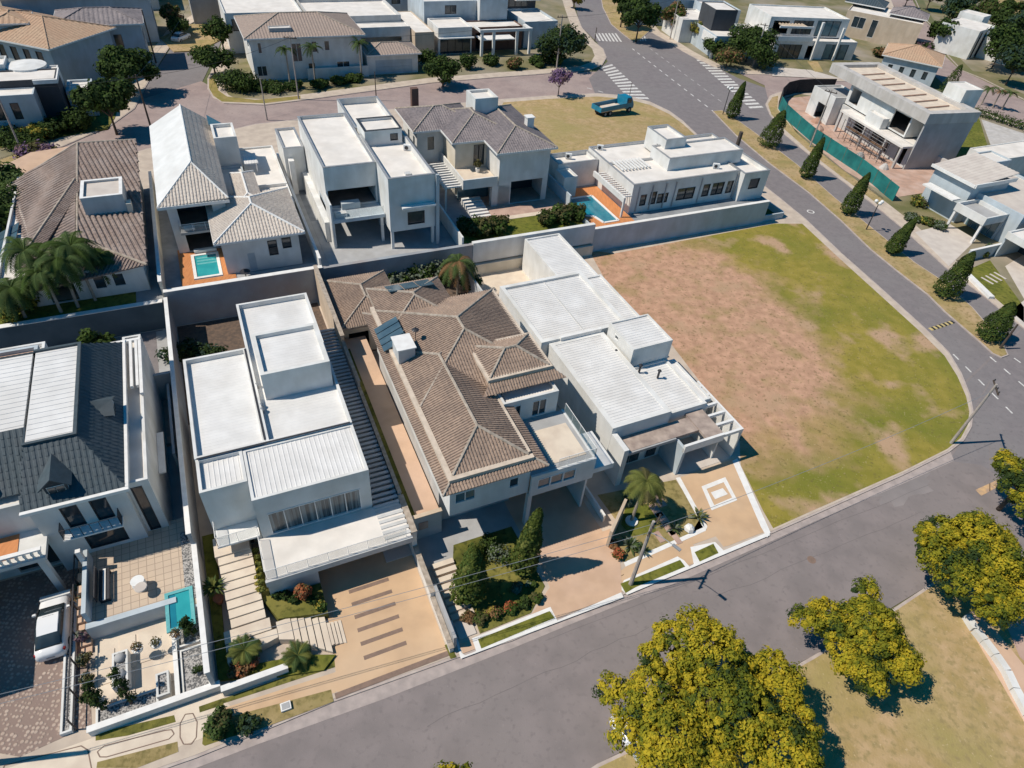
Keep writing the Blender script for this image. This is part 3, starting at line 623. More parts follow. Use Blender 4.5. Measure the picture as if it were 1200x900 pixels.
# the park corner, bottom right
KP = [(560, 1000), (650, 928), (700, 895), (740, 876), (835, 833), (932, 780), (950, 770), (1050, 711), (1086, 687), (1110, 672), (1145, 655), (1200, 650), (1500, 700), (1600, 1300), (700, 1400)]
slabz('kerb', KP, -.05, .10, 'kerb'); struct('park_grass', MB().prism(inset(KP, .2), -.05, .12), 'grass_tan')
sheet('park_path', [(1128, 722), (1140, 715), (1170, 742), (1210, 792), (1260, 870), (1220, 880), (1180, 812)], Z1, 'drive_pink')
sheet('park_paving', [(1172, 716), (1215, 690), (1300, 760), (1230, 800), (1195, 770)], Z1, 'stone_pink')
# markings
def stripe(pts, z, parent, m='paint', name='stripe'): return struct(name, MB().add([P(x, y, z) for x, y in pts], [tuple(range(len(pts)))[::-1]]), m, parent)
def zebra(lb, a0, a1, b0, b1, n, frac=.5):            # from edge a0-a1 to edge b0-b1
    A0, A1, B0, B1 = [P(*q, .024) for q in (a0, a1, b0, b1)]; par = None
    for i in range(n):
        f0 = i / n; f1 = (i + frac) / n; q = [A0.lerp(B0, f0), A1.lerp(B1, f0), A1.lerp(B1, f1), A0.lerp(B0, f1)]
        m = MB().add(q, [(0, 1, 2, 3)])
        nz = (q[1] - q[0]).cross(q[2] - q[0]).z
        if nz < 0: m.f = [tuple(reversed(m.f[0]))]
        o = struct('crosswalk' if par is None else 'stripe', m, 'paint', par); par = par or o
zebra('z', (816, 70), (832, 70), (881, 129), (897, 128), 17)
zebra('z', (704, 79), (717, 75), (738, 117), (763, 118), 12)
zebra('z', (697, 39), (702, 48), (724, 39), (731, 49), 7)
zebra('z', (748, 41), (750, 48), (757, 41), (759, 48), 3)
def dashes(a, b, n, w=.12, frac=.45, m='paint', name='lane_line'):
    A = P(*a, .024); B = P(*b, .024); d = (B - A).normalized(); s = Vector((-d.y, d.x, 0)) * w; par = None
    for i in range(n):
        p = A.lerp(B, i / n); q = A.lerp(B, (i + frac) / n)
        o = struct(name if par is None else 'dash', MB().add([p - s, q - s, q + s, p + s], [(0, 1, 2, 3)]), m, par); par = par or o
dashes((741, 57), (843, 136), 14); dashes((762, 57), (868, 136), 14, m='paint_faded')
dashes((1117, 415), (1196, 494), 5, .09); dashes((1160, 418), (1230, 478), 4, .09); dashes((1172, 408), (1260, 470), 5, .09)
dashes((688, 103), (714, 110), 2)
# speed hump stripes
A = P(1090, 386, .03); B = P(1117, 377, .03)
hp = None
for i in range(12):
    p = A.lerp(B, i / 12); q = A.lerp(B, (i + 1) / 12); d = Vector((-(B - A).y, (B - A).x, 0)).normalized() * .28
    o = struct('speed_hump' if hp is None else 'stripe', MB().hexa([p - d - Vector((0, 0, .02)), q - d - Vector((0, 0, .02)), q + d - Vector((0, 0, .02)), p + d - Vector((0, 0, .02))], [p - d * .7 + Vector((0, 0, .04)), q - d * .7 + Vector((0, 0, .04)), q + d * .7 + Vector((0, 0, .04)), p + d * .7 + Vector((0, 0, .04))]), 'paint_yellow' if i % 2 == 0 else 'paint_black', hp); hp = hp or o
stripe([(1143, 574), (1150, 581), (1178, 566), (1174, 560)], .022, None, 'paint_orange', 'arrow_marking')
def ring_at(px, py, r, w, m, name):
    c = P(px, py, .026); n = 20; v = [(c.x + math.cos(6.2832 * i / n) * r, c.y + math.sin(6.2832 * i / n) * r, c.z) for i in range(n)] + [(c.x + math.cos(6.2832 * i / n) * (r - w), c.y + math.sin(6.2832 * i / n) * (r - w), c.z) for i in range(n)]
    return struct(name, MB().add(v, [(i, (i + 1) % n, n + (i + 1) % n, n + i) for i in range(n)]), m)
ring_at(950, 248, .55, .18, 'paint', 'speed_number_marking'); struct('manhole_cover', MB().revolve(P(951, 656, .014), [(.33, 0), (.33, .012)], 16), 'brown_strip')
# two long dark seams of patched asphalt
for a, b, w in (((1198, 385), (1108, 470), .10), ((1160, 447), (1128, 505), .06), ((1160, 520), (1160, 600), .03)):
    A = P(*a, .022); B = P(*b, .022); d = (B - A).normalized(); s = Vector((-d.y, d.x, 0)) * w; struct('road_seam', MB().add([A - s, B - s, B + s, A + s], [(0, 1, 2, 3)]), 'asphalt_front')
# park edge wall stones
pv = None
edge = [(1133, 722), (1143, 738), (1154, 751), (1167, 768), (1180, 787), (1190, 808), (1206, 838), (1230, 880)]
wl = thing('garden_wall', 'low white stone wall curving along the park path at lower right', 'wall', P(1160, 765))
for i in range(len(edge) - 1):
    a = P(*edge[i], .4); b = P(*edge[i + 1], .4); a.z = b.z = .36; part('stone', MB().bar(a, b - (b - a).normalized() * .04, .5, .46), 'white_wall', wl)

def blotch(cx, cy, rx, ry, m, nm, seed, z=.0165, n=26, rot=0.):
    rs_ = random.Random(seed); c = P(cx, cy, z); v = []
    for i in range(n):
        a = 6.2832 * i / n; k = 1 + rs_.uniform(-.28, .28); x, y = math.cos(a) * rx * k, math.sin(a) * ry * k; v.append((c.x + x * math.cos(rot) - y * math.sin(rot), c.y + x * math.sin(rot) + y * math.cos(rot), z))
    return struct(nm, MB().add(v, [tuple(range(n))]), m)
blotch(1058, 572, 3.4, 1.2, 'road_worn', 'worn_road_patch', 1, rot=R(28))
for i, (a, b) in enumerate((((640, 752), (1090, 568)), ((500, 850), (760, 735)), ((840, 700), (1080, 600)))):
    A = P(*a, .0175); B_ = P(*b, .0175); d = (B_ - A).normalized(); s_ = Vector((-d.y, d.x, 0)); m = MB(); rs_ = random.Random(i); n = 14; L = []; Rr = []
    for k in range(n + 1): q = A.lerp(B_, k / n) + s_ * rs_.uniform(-.12, .12); L.append(q - s_ * .015); Rr.append(q + s_ * .015)
    m.v = [tuple(x) for x in L + Rr]; m.f = [(k, k + 1, n + 2 + k, n + 1 + k) for k in range(n)]; m.m = [0] * n; struct('road_crack', m, 'road_tar')
# ================================================================ near houses. E: axes shared by the lots (u away from the street, v to the right)
E = Fr(-27.6); G_ = Fr(-28.4)
def house(name, label, F, r, z=.12, cat='house', group=None): return thing(name, label, cat, F.W((r[0] + r[1]) / 2, (r[2] + r[3]) / 2, z), group)
def pbox(name, H, F, u0, u1, v0, v1, z0, z1, m): return part(name, MB().box(F, u0, u1, v0, v1, z0, z1), m, H)
# ---------------------------------------------------------------- raised ground of the back lots and its retaining walls
struct('raised_ground', MB().prism([E.W(*q) for q in ((59.8, -70), (59.8, 67.4), (73.2, 69.5), (74.5, 54), (76, 41.2), (90, 41), (89, 24), (87, 8), (84, -8), (82, -20), (74, -70))], 0, 3.0), 'yard_concrete')
def wallthing(label, segs, m='retaining', name='boundary_wall', cat='wall', cope=None, group=None):
    a = segs[0]; H = thing(name, label, cat, a[0].W(a[1], a[3], .1), group)
    for s in segs: F, u0, u1, v0, v1, z0, z1 = s[:7]; part('wall_panel', MB().box(F, u0, u1, v0, v1, z0, z1), s[7] if len(s) > 7 else m, H)
    if cope:
        for s in segs: F, u0, u1, v0, v1, z0, z1 = s[:7]; part('coping', MB().box(F, u0 - .04, u1 + .04, v0 - .04, v1 + .04, z1, z1 + .06), cope, H)
    return H
wallthing('tall grey retaining wall below the small pool with the orange deck', [(E, 59.35, 59.8, -6.9, 7.9, 0, 4.1)], cope='trim_white')
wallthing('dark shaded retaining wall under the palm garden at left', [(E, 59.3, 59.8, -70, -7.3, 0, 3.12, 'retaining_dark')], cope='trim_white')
wallthing('long grey retaining wall behind the brown tiled house', [(E, 59.35, 59.8, 7.92, 24.4, 0, 4.0)])
wallthing('pale retaining wall behind the house with white ribbed roof', [(E, 59.3, 59.8, 24.42, 40.0, 1.7, 4.2, 'white_wall'), (E, 59.0, 59.8, 24.6, 40.0, 0, 1.5, 'cream_wall')])
wallthing('blue grey retaining wall along the reddish empty lot', [(E, 59.7, 60.1, 40.05, 67.3, 0, 3.25, 'blue_grey_wall')], cope='trim_white')
wallthing('low wall beside the sunken green at the avenue corner', [(E, 59.9, 60.1, 67.4, 71, 0, 1.0, 'blue_grey_wall'), (E, 60.1, 68, 71, 71.2, 0, 1.0, 'white_wall')])
wallthing('white side wall left of the small pool', [(E, 59.9, 84, -7.1, -6.85, 3, 5.0, 'cream_wall')], cope='trim_white')
wallthing('side wall between the hip roofed house and flat roofed house', [(E, 59.9, 86, 7.75, 7.95, 3, 4.9, 'white_wall')], cope='trim_white')
wallthing('low white side wall beside the striped pergola', [(E, 59.9, 68, 23.3, 23.5, 3, 4.8, 'white_wall')])
wallthing('side wall right of the lawn behind the grey tiled house', [(E, 60.2, 66, 40.0, 40.2, 3, 3.5, 'blue_grey_wall'), (E, 66.02, 73, 40.0, 40.2, 3, 4.6, 'blue_grey_wall')])
# walls between the front lots
wallthing('boundary wall between the white roofed house and brown tiled house', [(E, 47.2, 59.2, 7.05, 7.35, 0, 4.6, 'sand_wall'), (E, 41.5, 47.18, 7.1, 7.3, 0, 4.0), (E, 29.6, 41.48, 7.1, 7.3, 0, 3.3), (E, 26.2, 29.58, 7.05, 7.4, 0, 3.0, 'white_wall'), (E, 22.3, 26.18, 7.1, 7.4, 0, 1.25, 'white_wall'), (E, 18.4, 22.28, 7.1, 7.35, 0, .7, 'white_wall')], cope='ridge_cream')
wallthing('long grey and white boundary wall left of the cream steps', [(E, 30.9, 59.2, -7.0, -6.75, 0, 3.6), (E, 21.5, 30.88, -6.95, -6.7, 0, 2.4, 'pale_grey_wall')], cope='trim_white')
wallthing('tall white wall between the brown tiled house and ribbed roof house', [(G_, 41, 58.6, 23.4, 23.6, 0, 2.8, 'pale_grey_wall')])
wallthing('white boundary wall along the reddish empty lot', [(G_, 38, 60.6, 36.0, 36.3, 0, 2.9, 'white_wall')], cope='trim_white')
# ---------------------------------------------------------------- house C: white metal roofs, tower
H = house('white_house', 'white flat roofed house with ribbed metal roofs and square roof tower', E, (29.3, 51, -5.4, 5.1))
block(H, E, [34.0, 44.8, -5.45, -.85], 0.1, 7.2, roof='white_metal_roof', ribs='v', par=.4, wall='white_wall', ribh=.012)
block(H, E, [33.9, 50.9, -.83, 5.1], 0.1, 7.25, roof='white_metal_roof', ribs='v', par=.45, ribh=.012)
w0, w1, wz0, wz1 = E.op('u', 29.3, (310, 603), (421, 600)); 
ops = [('f', -1.8, 4.35, 3.14, 5.4, 'win', dict(n=6, frame='trim_white', glass='glass_curtain', mid=False, deep=.12))]
block(H, E, [29.3, 33.88, -2.45, 5.1], 3.1, 7.1, roof='white_metal_roof', ribs='u', par=.12, ops=ops)
block(H, E, [31.0, 33.97, -5.4, -2.47], 3.1, 7.15, roof='white_metal_roof', ribs='u', par=.3)
pbox('party_wall', H, E, 29.3, 33.85, -2.44, 5.05, .1, 3.08, 'white_wall')
block(H, E, [38.6, 43.6, -.2, 4.75], 6.7, 9.3, roof='white_metal_roof', ribs='v', par=.35, t=.3, ribh=.012)
for a_ in ((34.2, 44.6, -.95, -.80), (33.82, 33.98, -5.3, 4.95)): pbox('gutter', H, E, a_[0], a_[1], a_[2], a_[3], 7.255, 7.275, 'dark_metal')  # flat dark strips on the parapets, painting the shadowed gap between the roofs
for z, u in ((7.0, 37.9), (7.05, 37.4), (7.0, 40.2)): part('roof_vent', MB().revolve(E.W(u, -.62, z - .2), [(.14, 0), (.14, .3), (.2, .34), (.05, .5)], 8), 'steel', H)
# terrace over the garage
pbox('terrace_slab', H, E, 26.0, 29.28, -2.75, 6.95, 2.72, 3.0, 'white_slab_roof'); pbox('terrace_slab_edge', H, E, 25.78, 25.98, -2.8, 7.0, 2.5, 3.02, 'pale_grey_wall')
pbox('garage_wall', H, E, 26.0, 26.25, -2.75, .45, .1, 2.7, 'pale_grey_wall'); pbox('garage_side_wall', H, E, 26.27, 33.8, -2.75, -2.5, .1, 2.7, 'white_wall')
pbox('garage_back_wall', H, E, 29.05, 29.25, -2.48, 7.0, .1, 2.7, 'grey_wall')
rail(H, E, [(26.05, -2.7), (26.05, 6.6)], 3.0, .9, n=7); rail(H, E, [(26.05, -2.7), (29.2, -2.7)], 3.0, .9, n=2)
# balcony left
pbox('balcony_slab', H, E, 29.5, 30.98, -5.3, -2.6, 2.95, 3.1, 'trim_white'); rail(H, E, [(30.95, -5.25), (29.55, -5.25), (29.55, -2.65)], 3.1, 1.0, n=2)
block(H, E, [31.2, 33.95, -5.3, -2.6], .1, 2.9, floor=False, ops=[('f', -4.6, -3.2, .2, 2.4, 'door', dict(mat='dark_metal'))], wall='pale_grey_wall')
# slat canopy beside the house
for k in range(52):
    u = 50.2 - k * .47; pbox('pergola_slat', H, E, u, u + .25, 5.15, 7.02, 2.9 if u < 30 else 3.0, 3.06 if u < 30 else 3.16, 'pale_grey_wall')
pbox('pergola_beam', H, E, 26.3, 50.4, 6.84, 7.0, 2.72, 2.88, 'grey_wall')
pbox('side_passage', H, E, 26.3, 51, 5.12, 7.05, .1, .2, 'drive_grey')
# drive and stairs
struct('driveway', MB().prism([E.W(25.9, .5), E.W(29, .5), E.W(29, 7.0), E.W(18.3, 7.0), E.W(18.3, -.15), E.W(21, .2)], 0, .135), 'drive_orange')
dp = None
for k in range(6):
    u = 19.95 + k * .98; v0 = 2.0 + .22 * (0); o = struct('drive_strip', MB().box(E, u, u + .28, 1.9 + .04 * k, 4.7 + .04 * k, .125, .145), 'brown_strip'); 
struct('drive_edge', MB().box(E, 18.25, 18.6, -.3, 7.0, .125, .142), 'brown_strip')
st = thing('garden_stairs', 'cream stone garden stairs descending from the white house to the street', 'stairs', E.W(26, -4.5, .1))
n = 9
part('landing', MB().box(E, 29.6, 31.15, -5.7, -3.45, .1, 2.0), 'stone_cream', st)
for k in range(8):
    u1 = 29.58 - k * .62; part('step', MB().box(E, u1 - .60, u1, -5.55 + .02 * k, -3.4 + .015 * k, .1, 1.86 - k * .12), 'stone_cream', st)
part('step', MB().box(E, 23.75, 24.6, -5.9, -3.1, .1, .90), 'stone_cream', st); part('step', MB().prism([E.W(22.5, -5.9), E.W(23.73, -5.9), E.W(23.73, -2.8), E.W(23.1, -2.8)], .1, .80), 'stone_cream', st)
def wedge(a, b, c, d, z0, z1): return MB().prism([E.W(*q) for q in (a, b, c, d)], z0, z1)
L0, L1 = (23.9, -2.78), (22.7, -2.78)
part('step', wedge((24.2, -2.78), (24.2, -1.9), (22.6, -1.9), (22.95, -2.78), .1, .76), 'stone_cream', st)
for k in range(5):
    v = -1.88 + k * .42; ub = 24.25 - .02 * k - (.45 if k > 2 else 0); uf = 22.55 - .30 * k; part('step', wedge((ub, v), (ub, v + .38), (uf - .27, v + .38), (uf, v), .1, .70 - k * .075), 'stone_cream', st)
for k in range(4):
    v = .22 + k * .24 - .02; part('step', wedge((23.2, v), (23.15, v + .21), (21.6 - .04 * k, v + .21), (21.55, v), .1, .36 - k * .06), 'stone_cream', st)
# garden of the white house
struct('garden_bed', MB().prism([E.W(21.9, -6.6), E.W(33, -6.6), E.W(33, -5.75), E.W(24, -6.0), E.W(22.4, -5.9), E.W(21.6, -1.5), E.W(20.9, .3), E.W(20.2, -.6), E.W(20.8, -3.2)], 0, .3), 'grass_bright')
struct('garden_bed', MB().prism([E.W(26, -3.3), E.W(29.5, -3.3), E.W(29.5, -2.85), E.W(25.9, -2.7), E.W(25.9, .45), E.W(23.6, .45), E.W(24.3, -2.6)], 0, .9), 'grass')
wallthing('low white garden wall in front of the cream steps', [(E, 20.85, 21.15, -6.4, -2.6, 0, .85, 'white_wall')], cope='trim_white')
sheet('footway_strip', [(262, 830), (398, 786), (402, 806), (392, 812), (262, 848)], .129, 'drive_orange'); sheet('verge_grass', [(235, 828), (395, 772), (398, 780), (300, 812), (238, 832)], .132, 'grass'); sheet('verge_grass', [(238, 872), (250, 845), (388, 808), (391, 822), (300, 856)], .132, 'grass_dry')
# ---------------------------------------------------------------- house D: brown tiles
class FrCamScaled(Fr):                           # house axes scaled about the camera: plan a little smaller, floors higher
    def __init__(s, az, k, dz): Fr.__init__(s, az); s.k = k; s.dz = dz
    def W(s, u, v, z=0): return s.u * (u * s.k) + s.v * (v * s.k) + Vector((0, 0, z * s.k + s.dz))
ED = FrCamScaled(-27.6, .94, 2.52)
H = house('brown_tiled_house', 'house with brown clay tile hip roofs and a solar panel beside the roof tank', ED, (27, 51, 9.5, 21.5))
D = [27.4, 48.2, 10.3, 16.7]
ops = [('f', 10.7, 12.3, 2.95, 4.1, 'win', dict(n=2, glass='glass_blue')), ('f', 15.0, 15.8, 2.9, 4.0, 'win', {}),
       ('l', 30, 31.2, 3.6, 4.9, 'win', {}), ('l', 34, 35.6, 3.6, 4.9, 'win', dict(n=2)), ('l', 39, 40.4, 3.6, 4.9, 'win', {}), ('l', 29.5, 30.4, .3, 2.4, 'door', dict(mat='pale_grey_wall')), ('l', 33, 34.5, 1, 2.4, 'win', dict(n=2)), ('l', 37.5, 38.4, .3, 2.4, 'door', dict(mat='pale_grey_wall'))]
block(H, ED, [27.5, 47.6, 10.3, 16.7], 1.7, 5.7, ops=ops[:5], wall='white_wall')
block(H, ED, [30.0, 47.6, 10.35, 16.7], -2.57, 1.68, wall='grey_wall', ops=[('l', o[1], o[2], o[3] - 1.2, o[4] - 1.0) + o[5:] for o in ops[5:]], floor=False) if False else block(H, ED, [30.2, 47.5, 10.4, 16.6], -2.57, 1.68, wall='pale_grey_wall', floor=False)
block(H, ED, [33.0, 47.6, 16.72, 21.6], -2.57, 6.1, ops=[('f', 17.3, 18.3, 3.85, 5.6, 'win', dict(n=2)), ('f', 19.3, 20.6, 3.85, 5.6, 'win', dict(n=2))])
# terrace wing above the carport
pbox('terrace_floor', H, ED, 27.4, 32.98, 16.74, 22.2, 3.6, 3.75, 'grey_wall'); pbox('terrace_deck', H, ED, 27.9, 31.5, 18.7, 21.75, 3.76, 3.79, 'stone_cream')
W0 = [27.2, 33, 16.74, 22.3]
m = MB(); wall_panel(m, ED, 'f', W0, .2, 1.45, 3.8, [(17.3, 20.6, 2.15, 3.3)]); m2 = m; part('parapet', m, 'white_wall', H)
m = MB().box(ED, 27.42, 33, 22.1, 22.3, 1.45, 3.8); part('parapet', m, 'white_wall', H)
for k in range(3): a = 17.3 + k * 1.1; window(H, ED, 'f', W0, a, a + 1.1, 2.15, 3.3, n=1, glass='glass_blue', deep=.08)
rail(H, ED, [(27.35, 19.0), (27.35, 22.2), (32.6, 22.2)], 3.8, 1.0, n=4)
pbox('carport_beam', H, ED, 27.25, 31, 22.3, 24.2, 1.9, 2.45, 'white_wall')
pbox('carport_back_wall', H, ED, 32.6, 32.8, 16.75, 21.85, -2.57, 3.58, 'pale_grey_wall'); pbox('carport_column', H, ED, 27.4, 27.8, 16.75, 17.1, -2.57, 1.43, 'white_wall'); pbox('carport_column', H, ED, 27.45, 31, 21.9, 22.08, -2.57, 3.58, 'white_wall')
pbox('carport_floor', H, E, 23, 31.4, 15.2, 21.2, .1, .15, 'drive_pink')
# roofs: outer skirt, cream gutter band, hips
def skirt(H, F, r, w, z0, z1, tile, sides='flbr', pitch=.22):
    u0, u1, v0, v1 = r; m = MB(); rg = MB()
    pl = {'f': [(u0, v0, z0), (u0 + w, v0 + w, z1), (u0 + w, v1 - w, z1), (u0, v1, z0)], 'b': [(u1, v0, z0), (u1 - w, v0 + w, z1), (u1 - w, v1 - w, z1), (u1, v1, z0)],
          'l': [(u0, v0, z0), (u0 + w, v0 + w, z1), (u1 - w, v0 + w, z1), (u1, v0, z0)], 'r': [(u0, v1, z0), (u0 + w, v1 - w, z1), (u1 - w, v1 - w, z1), (u1, v1, z0)]}
    for k in sides: tile_plane(m, [F.W(*q) for q in pl[k]], pitch, .4, .06)
    for s, c in (('fl', (u0, v0, 1, 1)), ('fr', (u0, v1, 1, -1)), ('bl', (u1, v0, -1, 1)), ('br', (u1, v1, -1, -1))):
        if all(x in sides for x in s): ridge(rg, F.W(c[0], c[1], z0 + .05), F.W(c[0] + c[2] * w, c[1] + c[3] * w, z1 + .05), .1)
    part('skirt_tiles', m, tile, H, stuff=True)
    if rg.v: part('ridge_tiles', rg, 'ridge_cream', H)
skirt(H, ED, [26.55, 48.6, 9.45, 17.6], .85, 5.55, 5.8, 'brown_tile')
def band(H, F, r, z0, z1, w=.28, m='ridge_cream', sides='flbr'):
    u0, u1, v0, v1 = r; mb = MB()
    if 'f' in sides: mb.box(F, u0, u0 + w, v0, v1, z0, z1)
    if 'b' in sides: mb.box(F, u1 - w, u1, v0, v1, z0, z1)
    if 'l' in sides: mb.box(F, u0 + w, u1 - w, v0, v0 + w, z0, z1)
    if 'r' in sides: mb.box(F, u0 + w, u1 - w, v1 - w, v1, z0, z1)
    part('gutter_band', mb, m, H)
band(H, ED, [27.25, 49.0, 10.15, 16.7], 5.7, 6.1, sides='fl', w=.38, m='band_cream'); band(H, ED, [27.6, 34.5, 16.4, 16.7], 5.7, 6.06, sides='r', m='band_cream')
hip(H, ED, [27.65, 42, 10.55, 16.4], 6.05, .40, fascia=None); hip(H, ED, [34.9, 48.0, 10.5, 21.9], 6.02, .36, fascia=None, skip='')
hip(H, ED, [44.2, 51.6, 10.6, 17.6], 6.0, .34, fascia='ridge_cream', skip='')
band(H, ED, [34.6, 48.3, 21.7, 22.0], 5.85, 6.14, sides='r', w=.4, m='band_cream')
hip(H, ED, [35.0, 39.2, 16.3, 21.5], 7.25, .42, fascia=None, pitch=.22); pbox('raised_roof_wall', H, ED, 35.1, 39.1, 16.4, 21.4, 5.8, 7.2, 'cream_wall'); band(H, ED, [34.75, 39.4, 16.05, 21.75], 7.0, 7.3, w=.36, m='band_cream')
skirt(H, ED, [33.9, 40.2, 15.3, 22.7], .8, 6.5, 6.95, 'brown_tile', sides='f')
# roof tank and solar panels
tk = thing('roof_tank_housing', 'white box housing the water tank on the brown tile roof', 'tank housing', ED.W(41.3, 10.7, 6.2)); m = MB().box(ED, 40.2, 42.0, 10.4, 11.8, 6.1, 7.5); part('box', m, 'pale_grey_wall', tk); part('lid', MB().box(ED, 40.1, 42.1, 10.3, 11.9, 7.5, 7.6), 'trim_white', tk)
def solar(label, F, u0, u1, v0, v1, z0, z1, n, axis='v', group='solar panels on the brown tiled roof'):
    H = thing('solar_panel', label, 'solar panel', F.W(u0, v0, z0 - .1), group)
    for k in range(n):
        a = k / n; b = (k + 1) / n - .03
        if axis == 'u': q = [(u0 + (u1 - u0) * a, v0, z0), (u0 + (u1 - u0) * b, v0, z0), (u0 + (u1 - u0) * b, v1, z1), (u0 + (u1 - u0) * a, v1, z1)]
        else: q = [(u0, v0 + (v1 - v0) * a, z0), (u1, v0 + (v1 - v0) * a, z1), (u1, v0 + (v1 - v0) * b, z1), (u0, v0 + (v1 - v0) * b, z0)]
        part('collector', MB().slab([F.W(*x) for x in q], .08), 'solar', H)
    return H
solar('blue solar collector beside the tank housing on the brown roof', ED, 42.3, 45.6, 9.7, 11.7, 6.0, 6.95, 4, 'u')
solar('row of solar collectors on the rear edge of the brown roof', ED, 49.2, 51.2, 12.2, 16.6, 7.0, 6.25, 3, 'v')
# roof antenna
H2_ = thing('roof_aerial', 'small aerial standing beside the white tank housing', 'aerial', ED.W(42, 12.4, 6.7)); q = ED.W(42, 12.4, 6.6); part('mast', MB().tube(q, q + Vector((0, 0, 1.5)), .03), 'dark_metal', H2_); part('dish', MB().revolve(q + Vector((0, 0, 1.2)), [(.3, 0), (.2, .08), (.05, .12)], 10), 'dark_metal', H2_)
# rear annex with its own tile roof, behind
H = house('tiled_annex', 'small tiled outbuilding behind the brown tiled house', E, (50, 57.5, 7.6, 14)); block(H, E, [49.8, 57.0, 7.8, 13.2], .1, 3.6, wall='cream_wall', ops=[('f', 8.2, 10.1, .2, 2.6, 'open', {})]); hip(H, E, [49.3, 57.6, 7.5, 13.8], 3.7, .3, fascia='ridge_cream', tile='brown_tile')
# passage beside D
struct('side_passage', MB().box(E, 27.7, 49.5, 7.45, 9.66, 0, 2.3), 'drive_pink'); struct('side_passage_grass', MB().box(E, 28, 48, 7.43, 7.85, 2.2, 2.34), 'grass')
wallthing('short wall with a small panel beside the front corner of the brown house', [(E, 27.4, 27.65, 7.45, 9.66, 0, 2.75, 'pale_grey_wall')], cope='sand_wall')
pbox_ = solo('wall_plaque', MB().box(E, 27.33, 27.38, 7.9, 8.6, 1.3, 2.1), 'stone_pink', 'small pinkish panel on the short wall by the brown house', 'plaque', E.W(28.3, 8.3, .9))
# D garden
struct('front_garden', MB().prism([E.W(18.9, 9.4), E.W(25.0, 9.7), E.W(26, 10.1), E.W(26, 14.8), E.W(20.5, 15.0), E.W(19.0, 13.2)], 0, .16), 'grass'); struct('entrance_floor', MB().box(E, 24.9, 28.4, 7.45, 15.5, 0, .148), 'grey_wall')
struct('driveway', MB().prism([E.W(18.05, 7.9), E.W(18.7, 7.9), E.W(18.75, 13.0), E.W(20.3, 15.3), E.W(23.1, 15.6), E.W(23.1, 22), E.W(20, 21), E.W(18.0, 19.9)], 0, .142), 'drive_pink')
stp = thing('entrance_steps', 'pale slab steps between the low wall and the conifer', 'steps', E.W(23.5, 8.7, .1))
for k in range(8): part('slab', MB().box(E, 20.4 + k * .58, 20.4 + k * .58 + .40, 8.0, 9.6, .1, .22 + k * .03), 'stone_cream', stp)
part('slab', MB().box(E, 19.0, 20.2, 8.0, 9.2, .1, .2), 'drive_grey', stp)
struct('verge_grass', MB().box(E, 17.95, 18.6, 9.2, 14.6, 0, .15), 'grass_bright')
sheet('verge_grass', [(521, 756), (527, 753), (535, 770), (528, 772)], .14, 'grass')
sheet('border', [(527, 727), (530, 727), (541, 765), (545, 768), (558, 763), (553, 748), (645, 711), (653, 727), (728, 694), (731, 700), (540, 772)], .15, 'trim_white')
sheet('front_garden_2', [(560, 749), (644, 716), (650, 724), (564, 760)], .156, 'grass_bright')
wallthing('thin grey gate wall in front of the brown tiled house steps', [(E, 18.6, 22.6, 7.42, 7.62, 0, 1.5, 'grey_wall')])
# ---------------------------------------------------------------- house G: white ribbed roof
F = G_
H = house('ribbed_roof_house', 'long white house with ribbed metal roof beside the empty lot', F, (28, 58, 24, 36))
ops = [('f', 26.2, 28.2, .2, 2.7, 'win', dict(n=2)), ('f', 28.6, 30.0, .2, 2.7, 'open', {})]
block(H, F, [28.3, 39.6, 24.75, 30.4], .1, 5.0, roof='white_metal_roof', ribs='v', par=.05, ops=[], t=.45)
block(H, F, [39.62, 49.0, 24.0, 33.2], .1, 5.25, roof='white_metal_roof', ribs='v', par=.25, t=.4)
block(H, F, [28.7, 34.9, 30.42, 34.6], .1, 4.2, roof='white_metal_roof', ribs='v', par=.2)
block(H, F, [49.02, 58.2, 31.2, 35.6], .1, 4.2, roof='white_metal_roof', ribs='v', par=.15)
block(H, F, [39.62, 49.0, 33.22, 35.8], .1, 4.3, roof='white_metal_roof', ribs='v', par=.15)
block(H, F, [34.95, 39.1, 30.6, 34.8], .1, 6.3, roof='white_metal_roof', ribs='v', par=.15, t=.15, ops=[('l', 37.3, 37.9, 5.4, 5.9, 'win', {})])
block(H, F, [29.3, 34.9, 34.62, 35.6], .1, 3.9, roof='white_metal_roof', par=.1)
pbox('roof_divider', H, F, 39.5, 39.75, 25.9, 30.2, 5.0, 5.4, 'trim_white'); pbox('roof_seam', H, F, 39.9, 48.7, 28.7, 28.8, 5.0, 5.06, 'pale_grey_wall')
for u, v in ((36.7, 30.15), (34.2, 31.2), (33.0, 32.4)): part('roof_vent', MB().revolve(F.W(u, v, 4.1), [(.1, 0), (.1, .8), (.2, .84), (.05, 1.0)], 8), 'dark_metal', H)
